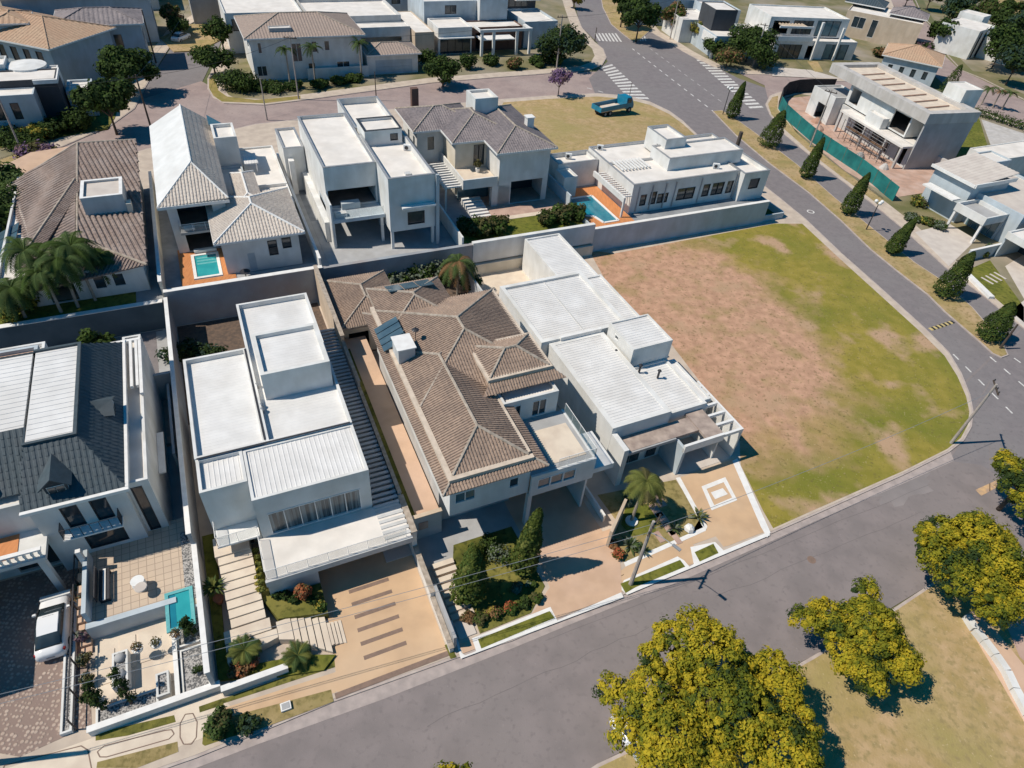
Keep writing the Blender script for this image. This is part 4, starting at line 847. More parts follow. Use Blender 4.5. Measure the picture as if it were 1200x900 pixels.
# canopy and garage
pbox('canopy', H, F, 26.7, 28.28, 25.3, 32.45, 3.35, 3.6, 'tan_slab'); pbox('canopy_arm', H, F, 25.7, 31.2, 32.47, 34.2, 3.4, 3.66, 'tan_slab'); pbox('canopy_fascia', H, F, 25.45, 25.68, 30.2, 34.2, 2.9, 3.68, 'trim_white'); pbox('canopy_fascia', H, F, 26.55, 26.68, 25.2, 30.1, 3.3, 3.58, 'grey_wall')
pbox('wing_wall', H, F, 26.3, 28.28, 24.75, 25.2, .1, 4.4, 'white_wall'); pbox('garage_wall', H, F, 25.5, 29.5, 30.2, 30.45, .1, 3.3, 'blue_grey_wall'); pbox('garage_back_wall', H, F, 29.5, 29.7, 30.2, 36, .1, 3.3, 'blue_grey_wall')
pbox('entrance_recess_wall', H, F, 28.0, 28.28, 25.3, 30.1, .1, 3.3, 'white_wall'); r = [27.98, 29, 25, 30]; window(H, F, 'f', r, 26.0, 28.0, .3, 2.6, n=2, deep=-.06); window(H, F, 'f', r, 28.6, 29.7, .3, 2.4, n=1, deep=-.06, frame='blue_grey_wall')
for k in range(6):
    u = 25.45 + k * 1.12; m = MB().box(F, u, u + .22, 34.22, 36.0, 3.3, 3.62); m.box(F, u, u + .22, 35.98, 36.2, .1, 3.62) if False else None
    part('pergola_beam', m, 'trim_white', H)
part('pergola_rail', MB().box(F, 25.45, 31.8, 36.02, 36.2, 3.2, 3.62), 'trim_white', H)
pbox('pergola_wall', H, F, 25.45, 31.8, 36.02, 36.2, .1, 3.18, 'white_wall'); pbox('inner_wall', H, F, 25.9, 31.0, 34.24, 34.4, .1, 3.2, 'white_wall')
pbox('garage_floor', H, F, 25.3, 29.5, 30.4, 36, .1, .15, 'drive_grey')
# G front garden
sheet('driveway', [(795, 560), (864, 538), (900, 621), (848, 641), (832, 619), (805, 632), (822, 658), (700, 690), (735, 663), (829, 622)], .132, 'drive_orange')
sheet('driveway', [(727, 695), (733, 663), (829, 622), (795, 560), (862, 537), (899, 622), (852, 640), (840, 628), (812, 638), (822, 652), (806, 660), (800, 651), (748, 672)], .134, 'drive_orange')
sheet('border', [(792, 560), (797, 559), (829, 617), (827, 622), (733, 664), (731, 659), (824, 618)], .142, 'trim_white'); sheet('border', [(858, 540), (864, 537), (903, 624), (899, 630), (892, 618)], .145, 'trim_white')
sheet('border', [(727, 690), (731, 680), (794, 652), (802, 657), (808, 664), (813, 661), (809, 641), (838, 635), (848, 645), (899, 624), (903, 627), (735, 697)], .138, 'trim_white')
sheet('verge_grass', [(727, 684), (797, 656), (803, 664), (745, 688), (733, 695)], .150, 'grass_bright'); sheet('verge_grass', [(814, 647), (836, 637), (842, 648), (820, 658)], .150, 'grass_bright')
c = G_
dm = [(826, 575), (848, 566), (864, 590), (838, 602)]; q = [P(x, y, .15) for x, y in ((822, 570), (850, 559), (864, 586), (834, 598))]; q2 = [P(x, y, .15) for x, y in ((828, 573), (848, 565), (858, 583), (837, 592))]
struct('drive_frame_marking', MB().add(q + q2, [(i, i + 4, (i + 1) % 4 + 4, (i + 1) % 4) for i in range(4)]), 'trim_white'); sheet('drive_centre_marking', [(833, 577), (847, 572), (853, 579), (838, 585)], .15, 'trim_white')
sheet('front_garden', [(700, 580), (725, 575), (792, 562), (828, 618), (732, 660), (712, 640), (722, 610)], .13, 'grass_dry'); sheet('front_garden_2', [(733, 595), (760, 590), (770, 610), (768, 625), (740, 628), (728, 615)], .136, 'grass_bright')
gp = thing('stone_path', 'pink stepping stone path through the palm garden', 'path', P(775, 610))
for a, b in (((766, 583), (782, 592)), ((762, 596), (778, 604)), ((770, 606), (786, 613)), ((778, 618), (792, 626)), ((786, 627), (800, 636)), ((768, 628), (780, 634))):
    p, q = P(*a), P(*b); u0, v0 = G_.uv(*a, .14); u1, v1 = G_.uv(*b, .14); part('stone', MB().box(G_, min(u0, u1), max(u0, u1) + .3, min(v0, v1), max(v0, v1), .1, .17), 'stone_pink', gp)
wallthing('low white wall at the head of the palm garden', [(G_, 23.6, 27.2, 22.0, 22.15, 0, .9, 'white_wall')])
m = MB(); q = [P(714, 640, .12), P(707, 632, .12), P(729, 600, .12), P(735, 603, .12)]; a = P(711, 641, .1); b = P(728, 603, .1); m.bar(a + Vector((0, 0, 1.0)), b + Vector((0, 0, 1.0)), .22, 2.0); solo('screen_wall', m, 'sand_wall', 'pinkish screen wall standing between the pink driveway and palm', 'wall', a)
EB = FrCamScaled(-27.6, .9706, 1.235)  # slate house scaled about the camera, its base raised to the terrace
# ---------------------------------------------------------------- house B: slate mansard roof, bottom left
H = house('slate_roof_house', 'white house with dark slate roof, dormers and small balconies', EB, (34, 50, -22, -9))
bw = 'blue_grey_wall'
def vz(c, p): return EB.ray(p[0], p[1], 'u', c)
ops = [('f', -14.0, -13.0, 3.2, 5.3, 'win', dict(n=1, frame='dark_metal')), ('f', -12.3, -11.3, 3.2, 5.3, 'win', dict(n=1, frame='dark_metal')), ('f', -13.6, -11.2, .5, 2.2, 'win', dict(n=1, frame='dark_metal', glass='glass'))]
block(H, EB, [34.4, 50.5, -15.6, -10.1], -1.15, 5.7, ops=ops, wall='white_wall', roofz=5.5)
block(H, EB, [35.2, 52.5, -22.5, -15.62], -1.15, 5.7, wall='white_wall', ops=[('f', -18.4, -15.8, -1.0, 2.4, 'open', {}), ('f', -21.5, -19, 3.2, 5.2, 'win', dict(n=2))])
block(H, EB, [34.9, 51.5, -10.08, -8.7], -1.15, 5.5, wall='white_wall', ops=[('f', -9.9, -9.2, .2, 5.0, 'win', dict(n=1, frame='dark_metal'))], par=.5)
pbox('side_ledge', H, EB, 38.2, 42.5, -8.68, -8.2, 2.2, 2.35, 'trim_white')
# mansard
def q3(u, v, z): return EB.W(u, v, z)
z0, z1 = 5.85, 8.2
T = [38.3, 47.4, -13.9, -11.7]          # flat white roofs on top
m = MB()
for pl in ([q3(34.3, -15.9, z0), q3(37.9, -15.2, z1), q3(37.9, -12.2, z1), q3(34.3, -9.9, z0)], [q3(34.3, -9.9, z0), q3(37.9, -12.2, z1), q3(47.8, -12.2, z1), q3(50.3, -9.9, z0)],
           [q3(50.3, -9.9, z0), q3(47.8, -12.2, z1), q3(47.8, -22, z1), q3(50.3, -22, z0)], [q3(36.0, -22.5, z0), q3(39.6, -22.5, z1), q3(39.6, -15.25, z1), q3(36.0, -15.9, z0)], [q3(36.0, -15.9, z0), q3(39.6, -15.25, z1), q3(37.9, -15.2, z1), q3(34.3, -15.9, z0)]):
    tile_plane(m, pl, .34, .5, .014)
part('slate_tiles', m, 'slate', H, stuff=True)
pbox('flat_roof', H, EB, 38.0, 47.7, -15.1, -12.3, 8.0, 8.15, 'white_metal_roof'); m = MB(); rib_sheet(m, EB, 38.0, 47.7, -15.05, -12.35, 8.15, 'v', .5); part('roof_ribs', m, 'white_metal_roof', H)
m = MB().box(EB, 39.7, 47.7, -22, -15.3, 7.9, 8.1); rib_sheet(m, EB, 39.7, 47.7, -22, -15.3, 8.1, 'v', .5); part('flat_roof', m, 'white_metal_roof', H)
band(H, EB, [37.75, 47.9, -15.2, -12.1], 8.16, 8.32, w=.22, m='slate', sides='frb')
pbox('gutter', H, EB, 34.0, 34.25, -15.9, -9.75, 5.7, 5.95, 'trim_white'); pbox('gutter', H, EB, 34.27, 50.5, -9.95, -9.75, 5.7, 5.95, 'trim_white')
for u, v, fc in ((35.75, -13.7, 'f'), (41.5, -11.0, 'r'), (37.4, -18.5, 'f')):
    m = MB(); w = .95
    if fc == 'f':
        a = q3(u - 1.05, v, 7.7); b = q3(u + 1.5, v, 7.7); m.slab([a, b, q3(u + .35, v + w, 6.85), q3(u - 1.05, v + w, 6.85)], .07); m.slab([a, b, q3(u + .35, v - w, 6.85), q3(u - 1.05, v - w, 6.85)], .07); d = part('dormer_roof', m, 'slate', H)
        m = MB().add([q3(u - .8, v - .65, 6.0), q3(u - .8, v + .65, 6.0), q3(u - .8, v + .65, 6.9), q3(u - .8, v, 7.5), q3(u - .8, v - .65, 6.9)], [(0, 1, 2, 3, 4)]); part('dormer_front', m, 'dark_wall', H); rr = [u - .81, 0, 0, 0]; window(H, EB, 'f', rr, v - .5, v + .5, 6.15, 6.85, n=2, deep=-.05, name='dormer_window')
        m = MB().hexa([q3(u - .78, v - .64, 5.9), q3(u - .78, v + .64, 5.9), q3(u + .9, v + .64, 6.6), q3(u + .9, v - .64, 6.6)], [q3(u - .78, v - .64, 6.88), q3(u - .78, v + .64, 6.88), q3(u + .9, v + .64, 6.95), q3(u + .9, v - .64, 6.95)]); part('dormer_cheeks', m, 'blue_grey_wall', H)
    else:
        a = q3(u, v + .75, 7.5); b = q3(u, v - 1.1, 7.7); m.slab([a, b, q3(u - w, v - .9, 7.0), q3(u - w - .1, v + .75, 6.85)], .06); m.slab([a, b, q3(u + w, v - .9, 7.0), q3(u + w + .1, v + .75, 6.85)], .06); part('dormer_roof', m, 'slate', H)
        m = MB().hexa([q3(u - .64, v + .6, 5.9), q3(u + .64, v + .6, 5.9), q3(u + .64, v - .9, 6.6), q3(u - .64, v - .9, 6.6)], [q3(u - .64, v + .6, 6.88), q3(u + .64, v + .6, 6.88), q3(u + .64, v - .9, 6.95), q3(u - .64, v - .9, 6.95)]); part('dormer_cheeks', m, 'blue_grey_wall', H)
        rr = [0, 0, 0, v + .6]; window(H, EB, 'r', rr, u - .5, u + .5, 6.0, 6.8, n=1, deep=-.05, name='dormer_window')
# balcony on the front
pbox('balcony_slab', H, EB, 33.5, 34.38, -14.4, -10.9, 2.95, 3.08, 'trim_white'); rail(H, EB, [(34.3, -14.35), (33.55, -14.35), (33.55, -10.95), (34.3, -10.95)], 3.08, .95, post='dark_metal', glass=False, n=6)
# portico with white balustrade, left
pbox('portico_slab', H, EB, 32.6, 35.2, -22.5, -15.4, 2.75, 3.05, 'white_wall'); pbox('portico_column', H, EB, 32.7, 33.1, -16.0, -15.6, -1.1, 2.75, 'white_wall'); pbox('portico_column', H, EB, 32.7, 33.1, -20.0, -19.6, -1.1, 2.75, 'white_wall')
for k in range(14): q = q3(32.8, -15.6 - k * .42, 3.05); part('baluster', MB().revolve(q, [(.1, 0), (.06, .15), (.1, .35), (.06, .6), (.09, .7)], 6), 'trim_white', H)
pbox('balustrade_rail', H, EB, 32.65, 32.95, -22, -15.4, 3.75, 3.87, 'trim_white'); pbox('balcony_deck', H, EB, 33.2, 35.1, -20.5, -17, 3.06, 3.1, 'deck')
pbox('column', H, EB, 32.9, 33.2, -14.0, -13.7, -1.1, 2.3, 'trim_white')
# white roof frame behind, right
for k, (v0, v1) in enumerate(((-10.0, -9.75), (-9.5, -9.3), (-9.1, -8.9))): pbox('frame_beam', H, EB, 44.5, 50.3, v0, v1, 5.6, 5.85, 'trim_white')
pbox('frame_beam', H, EB, 50.32, 50.6, -13.5, -8.65, 5.6, 5.85, 'trim_white'); pbox('frame_beam', H, EB, 43.5, 50.3, -8.85, -8.62, 5.6, 5.85, 'trim_white')
block(H, EB, [47.9, 50.9, -24, -15.7], -1.15, 6.6, wall='blue_grey_wall', roof='stone_pink', par=.3, t=.25)
# small service yard at the rear right
wallthing('low wall with pinkish strip behind the slate roofed house', [(E, 48.5, 48.8, -8.5, -7.1, 0, 3.2, 'pale_grey_wall'), (E, 40, 48.4, -7.7, -7.5, 0, 2.2, 'white_wall')]); struct('service_yard', MB().box(E, 43, 48.4, -8.5, -7.72, 0, .5), 'stone_pink'); struct('service_yard', MB().box(E, 30, 59, -8.6, -7.02, 0, .13), 'grey_wall')
struct('back_yard', MB().box(E, 50, 59.2, -30, -8, 0, .125), 'asphalt'); struct('back_yard', MB().box(E, 45, 59.2, -6.7, 6.9, 0, .125), 'soil'); struct('back_yard', MB().box(E, 49.6, 59.2, 7.5, 23, 0, .125), 'soil'); struct('back_yard', MB().box(E, 48, 59.0, 23.6, 36.5, 0, .125), 'stone_cream')
# forecourt
struct('cobbled_drive', MB().prism([E.W(22.3, -25), E.W(34, -25), E.W(34, -14.4), E.W(26, -13.7), E.W(22.0, -13.5), E.W(21.6, -17), E.W(22.2, -18)], 0, .135), 'cobble')
TZ = 1.35
struct('pool_terrace', MB().prism([E.W(27.9, -13.5), E.W(34.3, -13.5), E.W(34.3, -7.0), E.W(26.95, -7.0), E.W(26.95, -8.25), E.W(27.9, -8.3)], 0, TZ), 'paver')
pl_ = E.rect((193, 697), (230, 732), TZ)
pt = thing('plunge_pool', 'small rectangular plunge pool with turquoise water on the paved terrace', 'pool', E.W((pl_[0] + pl_[1]) / 2, (pl_[2] + pl_[3]) / 2, TZ))
u0, u1, v0, v1 = pl_; m = MB().box(E, u0, u0 + .22, v0, v1, TZ, TZ + .12); m.box(E, u1 - .22, u1, v0, v1, TZ, TZ + .12); m.box(E, u0 + .22, u1 - .22, v0, v0 + .22, TZ, TZ + .12); m.box(E, u0 + .22, u1 - .22, v1 - .22, v1, TZ, TZ + .12); part('rim', m, 'pool_tile', pt)
part('water', MB().box(E, u0 + .22, u1 - .22, v0 + .22, v1 - .22, TZ, TZ + .05), 'pool_water', pt); part('bench_ledge', MB().box(E, u0 + .22, u1 - .22, v0 + .24, v0 + .6, TZ + .05, TZ + .06), 'pool_water_deep', pt)
b = thing('barrel_planter', 'round white barrel planter standing alone on the terrace paving', 'planter', P(165, 687, TZ)); part('pot', MB().revolve(P(165, 688, TZ), [(.34, 0), (.42, .3), (.42, .5), (.36, .75), (.42, .8)], 14), 'white_plastic', b, smooth=False); part('lid', MB().revolve(P(165, 688, TZ + .8), [(.4, 0), (.36, .05)], 14), 'drive_grey', b)
sc = thing('garden_bench', 'dark slatted bench with white strip beside the terrace screen', 'bench', E.W(30, -12.3, TZ))
for k in range(3): part('seat_slat', MB().box(E, 29.0, 31.4, -12.7 + k * .22, -12.54 + k * .22, TZ + .4, TZ + .46), 'dark_metal' if k != 1 else 'trim_white', sc)
part('leg', MB().box(E, 29.1, 29.2, -12.7, -12.1, TZ, TZ + .4), 'dark_metal', sc); part('leg', MB().box(E, 31.2, 31.3, -12.7, -12.1, TZ, TZ + .4), 'dark_metal', sc); part('backrest', MB().box(E, 29.0, 31.4, -12.85, -12.78, TZ + .4, TZ + 1.0), 'dark_metal', sc)
wallthing('blue grey screen wall at the left of the pool terrace', [(E, 27.95, 32.8, -13.45, -13.2, TZ, 2.5, 'blue_grey_wall')])
wallthing('blue grey low parapet in front of the plunge pool', [(E, 27.45, 27.85, -13.5, -8.35, .12, 1.5, 'blue_grey_wall'), (E, 26.75, 26.93, -8.3, -7.0, .12, 1.36, 'blue_grey_wall')])
struct('gravel_strip', MB().box(E, 27.4, 33, -7.8, -7.0, TZ, TZ + .03), 'gravel')
# lower garden
struct('lower_garden', MB().prism([E.W(21.9, -13.3), E.W(27.9, -13.4), E.W(27.0, -7.0), E.W(21.6, -6.8)], 0, .14), 'stone_cream')
def planter(label, u0, u1, v0, v1, h, fill='gravel', group='white planters in the front garden'):
    H = thing('planter_box', label, 'planter', E.W((u0 + u1) / 2, (v0 + v1) / 2, .14), group); t = .12
    m = MB().box(E, u0, u0 + t, v0, v1, .12, h); m.box(E, u1 - t, u1, v0, v1, .12, h); m.box(E, u0 + t, u1 - t, v0, v0 + t, .12, h); m.box(E, u0 + t, u1 - t, v1 - t, v1, .12, h); part('rim', m, 'white_wall', H)
    part('fill', MB().box(E, u0 + t, u1 - t, v0 + t, v1 - t, .12, h - .12), fill, H); return H
a = E.rect((131, 766), (150, 800), .9); planter('white planter with two grey boulders below the terrace', a[0], a[1], a[2], a[3], .9)
rk = thing('boulder_pair', 'two rounded grey boulders lying in the white planter', 'boulders', E.W((a[0] + a[1]) / 2, (a[2] + a[3]) / 2, .8))
for k in (0, 1): part('boulder', MB().revolve(E.W(a[0] + .7 + k * 1.1, (a[2] + a[3]) / 2, .75), [(.25, 0), (.33, .12), (.28, .28), (.1, .36)], 9), 'grey_wall', rk, smooth=True)
a = E.rect((182, 790), (199, 812), .7); planter('small white planter in the middle of the cream slabs', a[0], a[1], a[2], a[3], .7)
a = E.rect((222, 776), (256, 806), .5); planter('gravel bed in the right corner with one round succulent', 24.6 - 3.1, 24.6, -8.6, -7.0, .5)
planter('upper gravel bed beside the plunge pool steps', 24.8, 26.7, -8.7, -7.0, .5)
planter('long shaded gravel bed behind the front wall', 21.7, 22.7, -13.2, -9.9, .45)
for k, (u, v, w, d) in enumerate(((25.6, -10.9, 1.8, 1.6), (23.6, -10.2, 1.7, 1.2), (25.4, -12.2, 1.0, 2.0))): pass
sl = thing('stepping_slabs', 'joined cream slabs with dark joints in the lower garden', 'paving', E.W(24.5, -10.5, .14))
for u0, u1, v0, v1 in ((22.9, 24.1, -13.2, -12.1), (24.2, 26.4, -13.2, -12.3), (22.9, 24.6, -11.9, -11.2), (24.8, 26.9, -10.95, -8.85), (22.9, 24.6, -9.8, -8.8), (24.7, 26.9, -12.0, -11.1)): part('slab', MB().box(E, u0, u1, v0, v1, .14, .19), 'stone_cream', sl)
stt = thing('terrace_steps', 'narrow pinkish steps at the left end of the terrace', 'steps', E.W(27, -13.9, .1))
for k in range(6): part('step', MB().box(E, 26.6 + k * .45, 26.98 + k * .45, -14.1, -13.5, .12, .3 + k * .18), 'drive_pink', stt)
for k in range(4): part('step', MB().box(E, 29.4 + k * 1.0, 29.95 + k * 1.0, -14.1, -13.5, .12, 1.35), 'drive_pink', stt)
wallthing('white low front wall of the planter garden', [(E, 21.3, 21.6, -13.5, -6.5, 0, .75, 'white_wall'), (E, 21.62, 26.8, -8.9, -8.72, 0, .6, 'white_wall')], cope='trim_white')
fn = thing('driveway_fence', 'dark thin railing between the parked white car and the garden', 'fence', E.W(27, -14.3, .1))
for k in range(7): q = E.W(22.0 + k * 1.9, -14.25, .12); part('post', MB().tube(q, q + Vector((0, 0, 1.5)), .05), 'dark_metal', fn)
part('rail', MB().bar(E.W(22, -14.25, 1.6), E.W(33.4, -14.25, 1.6), .07, .07), 'dark_metal', fn); part('rail', MB().bar(E.W(22, -14.25, .8), E.W(33.4, -14.25, .8), .05, .05), 'dark_metal', fn)
planter('narrow white planter strip beside the cobbled drive', 21.9, 30.6, -15.0, -14.4, .45)
wallthing('short white gate pier wall by the parked white car', [(E, 30.8, 31.1, -16.3, -14.6, 0, 1.1, 'white_wall')])
# pavement in front of B
struct('front_footway', MB().prism([E.W(18.9, -26), E.W(21.2, -20), E.W(21.2, -6.6), E.W(18.9, -5.6)], 0, .128), 'stone_cream')
sheet('verge_grass', [(112, 868), (112, 859), (204, 838), (206, 846), (150, 862)], .134, 'grass'); sheet('verge_grass', [(113, 900), (114, 893), (208, 869), (209, 881), (160, 900)], .134, 'grass_dry'); sheet('verge_grass', [(233, 828), (262, 818), (262, 826), (234, 835)], .134, 'grass'); sheet('verge_grass', [(237, 872), (238, 858), (275, 848), (278, 861), (240, 874)], .134, 'grass')
def outline(pts, w, m='brown_strip', z=.137):
    q = [P(x, y, z) for x, y in pts]; mb = MB(); n = len(q)
    for i in range(n):
        a, b = q[i], q[(i + 1) % n]; d = (b - a).normalized(); s = Vector((-d.y, d.x, 0)) * w; mb.add([a - s, b - s, b + s, a + s], [(0, 1, 2, 3)])
    return struct('paving_inlay', mb, m)
outline([(114, 881), (122, 874), (193, 856), (201, 855), (204, 860), (198, 866), (125, 887), (117, 887)], .03); outline([(211, 848), (217, 837), (226, 836), (231, 846), (230, 864), (224, 872), (215, 872), (211, 864)], .03); outline([(2, 905), (5, 897), (95, 874), (103, 879), (108, 905)], .03)

nb = house('neighbour_house', 'neighbouring house just outside the left edge', E, (27, 34, -33, -21))
block(nb, E, [26.9, 34.0, -34, -21.6], .1, 7.0); block(nb, E, [24.6, 26.85, -34, -22.6], .1, 6.0)
for c in range(1): pass
# ================================================================ back row on the raised ground
ZP = 3.0
# H1 ribbed brown roof, palms
H = house('ribbed_brown_roof_house', 'house with long ribbed brown roof and pale roof tank behind the palms', E, (61, 85, -21, -8), ZP)
block(H, E, [62.0, 84, -20.0, -8.2], ZP, 5.9, wall='white_wall', floor=False, ops=[('f', -12.6, -11.6, 3.9, 5.3, 'win', {}), ('f', -11.0, -10.0, 3.9, 5.3, 'win', {}), ('f', -16.4, -14.2, 3.1, 5.2, 'open', {})])
m = MB(); tile_plane(m, [E.W(61.2, -7.7, 6.2), E.W(66.8, -13.4, 6.7), E.W(85.6, -13.4, 8.4), E.W(85.6, -7.5, 8.2)], .46, .6, .07); part('roof_tiles', m, 'brown_tile_old', H, stuff=True)
m = MB(); tile_plane(m, [E.W(85.6, -13.45, 8.4), E.W(66.8, -13.45, 6.72), E.W(61.5, -18.6, 4.9), E.W(83, -21, 5.3)], .5, None, .025); part('roof_tiles', m, 'brown_tile_old', H, stuff=True)
m = MB(); tile_plane(m, [E.W(61.3, -7.9, 6.15), E.W(66.7, -13.4, 6.75), E.W(61.2, -18.6, 4.95)], .3, .4, .07); part('roof_tiles', m, 'brown_tile_old', H, stuff=True)
m = MB(); tile_plane(m, [E.W(64.5, -18.6, 5.9), E.W(77.5, -13.6, 7.8), E.W(76.0, -12.9, 7.8), E.W(63.2, -17.6, 5.9)], .3, .4, .05); part('roof_tiles', m, 'brown_tile_old', H, stuff=True)
m = MB()
for a, b in (((61.2, -7.7, 6.25), (66.8, -13.4, 6.8)), ((66.8, -13.4, 6.8), (61.2, -18.6, 5.0)), ((66.8, -13.4, 6.8), (85.6, -13.4, 8.45)), ((85.6, -13.4, 8.45), (85.6, -7.5, 8.25)), ((64.5, -18.6, 6), (77.5, -13.6, 7.9)), ((83, -21, 5.4), (85.6, -13.4, 8.45))): ridge(m, E.W(*a), E.W(*b), .14)
part('ridge_tiles', m, 'ridge_cream', H)
block(H, E, [70.6, 74.6, -12.6, -8.9], 6.2, 8.9, wall='pale_grey_wall', roof='drive_grey', par=.2, t=.25, cap='trim_white'); pbox('roof_pipe_box', H, E, 70.3, 71.2, -8.85, -8.4, 6.2, 8.0, 'cream_wall')
solar('grey solar panels on the far roof slope near the street bush', E, 68.0, 73.5, -21.0, -19.0, 5.0, 5.9, 3, 'u', group=None)
struct('back_lawn', MB().box(E, 59.82, 62.5, -40, -9.5, ZP, ZP + .02), 'grass_bright'); struct('patio', MB().box(E, 62.52, 64.5, -20, -12.5, ZP, ZP + .02), 'sand_wall')
struct('front_yard', MB().prism([P(x, y, .12) for x, y in ((-60, 240), (0, 228), (47, 204), (100, 195), (96, 215), (20, 290), (-60, 300))], 0, 3.02), 'drive_pink')
# H2 white hip roofs with small pool
H = house('white_hip_roof_house', 'white house with pale hip roofs above a small pool deck', E, (62, 88, -6, 7), ZP)
block(H, E, [67.9, 86, -5.2, .3], ZP, 8.7, floor=True, ops=[('f', -4.3, -1.0, 6.0, 8.3, 'open', {}), ('f', -4.2, -.9, 3.1, 5.5, 'open', {})], wall='white_wall')
pbox('balcony_slab', H, E, 66.9, 67.88, -4.5, -.8, 5.6, 5.85, 'grey_wall'); rail(H, E, [(67.85, -4.45), (66.95, -4.45), (66.95, -.85)], 5.85, .9, n=3)
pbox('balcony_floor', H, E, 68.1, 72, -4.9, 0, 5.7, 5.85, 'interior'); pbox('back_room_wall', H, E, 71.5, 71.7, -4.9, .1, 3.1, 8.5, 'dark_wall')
for a, b in ((-3.9, -2.9), (-3.4, -2.4)): pass
pbox('lounger', H, E, 67.1, 67.8, -4.1, -3.1, 5.95, 6.2, 'trim_white') 
zr = 10.9; Rg0 = (72.0, -2.0, zr); Rg1 = (88.2, -2.0, zr)
m = MB(); tile_plane(m, [E.W(67.2, -5.9, 8.7), E.W(*Rg0), E.W(*Rg1), E.W(88.2, -5.9, 8.7)], .9, None, .012); part('roof_sheet', m, 'white_metal_roof', H)
m = MB(); tile_plane(m, [E.W(67.2, -5.9, 8.72), E.W(*Rg0), E.W(67.2, .7, 8.9)], .3, .4, .07); tile_plane(m, [E.W(67.2, .7, 8.9), E.W(*Rg0), E.W(*Rg1), E.W(88.2, .7, 8.9)], .3, .5, .07); part('roof_tiles', m, 'beige_tile', H, stuff=True)
m = MB(); ridge(m, E.W(67.2, -5.9, 8.75), E.W(*Rg0) + Vector((0, 0, .05)), .1); ridge(m, E.W(*Rg0) + Vector((0, 0, .05)), E.W(*Rg1), .12); ridge(m, E.W(67.2, .7, 8.95), E.W(*Rg0), .1); part('ridge_tiles', m, 'trim_white', H)
m = MB().box(E, 67.1, 67.2, -5.95, .75, 8.45, 8.75); part('eave_board', m, 'trim_white', H)
block(H, E, [80.0, 84.2, .75, 3.2], ZP, 9.9, par=.4, wall='white_wall', t=.25, ops=[])
for z in (4.2, 5.6, 7.0, 8.2): pbox('shutter', H, E, 69 + z * .3, 69.8 + z * .3, .32, .36, z, z + .7, 'dark_metal')
block(H, E, [70.5, 79.95, .45, 3.1], ZP, 6.6, wall='blue_grey_wall', par=.3, ops=[])
block(H, E, [70.5, 86.0, 3.3, 7.4], ZP, 6.0, wall='white_wall', roof='white_slab_roof', par=.2)
pbox('roof_divider', H, E, 74.9, 75.05, 3.5, 7.3, 5.8, 6.15, 'trim_white'); m = MB().box(E, 78.6, 81.4, 3.4, 4.9, 7.1, 7.2); rib_sheet(m, E, 78.6, 81.4, 3.4, 4.9, 7.2, 'u', .3); part('canopy_sheet', m, 'white_metal_roof', H); pbox('canopy_leg', H, E, 79, 79.15, 4.6, 4.75, 5.9, 7.1, 'trim_white')
m = MB().slab([E.W(84.3, .6, 9.8), E.W(84.3, 2.8, 9.3), E.W(87.5, .6, 9.8)], .08); part('skylight', m, 'glass_blue', H)
block(H, E, [62.5, 71.5, -1.0, 6.4], ZP, 6.85, wall='white_wall', floor=False, ops=[('f', 3.3, 4.2, 4.5, 6.2, 'win', dict(mid=True, frame='dark_metal')), ('f', 4.7, 5.6, 5.1, 6.3, 'win', dict(frame='dark_metal')), ('f', 1.2, 1.9, 3.1, 5.1, 'door', dict(mat='blue_grey_wall'))])
hip(H, E, [61.9, 71.9, -1.6, 7.0], 6.95, .36, tile='beige_tile', rid='trim_white', pitch=.3, course=.42, h=.07)
hip(H, E, [68, 75.6, 1.4, 4.0], 7.6, .4, tile='beige_tile', rid='trim_white', pitch=.3, fascia=None)
ps = thing('small_pool', 'small pool with white rim set in the orange timber deck', 'pool', E.W(65, -2.9, ZP)); u0, u1, v0, v1 = 62.5, 67.2, -4.2, -1.5
m = MB().box(E, u0, u0 + .3, v0, v1, ZP, ZP + .12); m.box(E, u1 - .3, u1, v0, v1, ZP, ZP + .12); m.box(E, u0 + .3, u1 - .3, v0, v0 + .3, ZP, ZP + .12); m.box(E, u0 + .3, u1 - .3, v1 - .3, v1, ZP, ZP + .12); part('rim', m, 'trim_white', ps)
part('water', MB().box(E, u0 + .3, u1 - .3, v0 + .3, v1 - .3, ZP, ZP + .03), 'pool_water', ps)
for k in range(3): part('pool_step', MB().box(E, u1 - .9 - k * .55, u1 - .6 - k * .55, v0 + .5, v1 - .35, ZP + .03, ZP + .035), 'pool_tile', ps)
dk = thing('timber_deck', 'orange timber deck planks around the small pool', 'deck', E.W(64, -3, ZP)); 
for k in range(34):
    u = 61.0 + k * .225
    for a, b in (((-5.4, -4.22), (-1.48, -.3)) if 62.3 < u < 67.2 else ((-5.4, -.3),)): part('plank', MB().box(E, u, u + .21, a, b, ZP, ZP + .06), 'deck', dk)
pbox('lounge_bed', H, E, 67.35, 67.8, -3.8, -1.6, ZP + .1, ZP + .4, 'trim_white')
tb = thing('patio_table', 'small round dark table with chairs below the pool wall', 'table', E.W(61.6, .6, ZP)); part('top', MB().revolve(E.W(61.5, .6, ZP + .7), [(.5, 0), (.5, .04)], 14), 'dark_metal', tb); part('leg', MB().revolve(E.W(61.5, .6, ZP), [(.2, 0), (.05, .05), (.05, .7)], 8), 'dark_metal', tb)
struct('patio', MB().box(E, 59.85, 62.3, -.2, 7.6, ZP, ZP + .02), 'grey_wall')
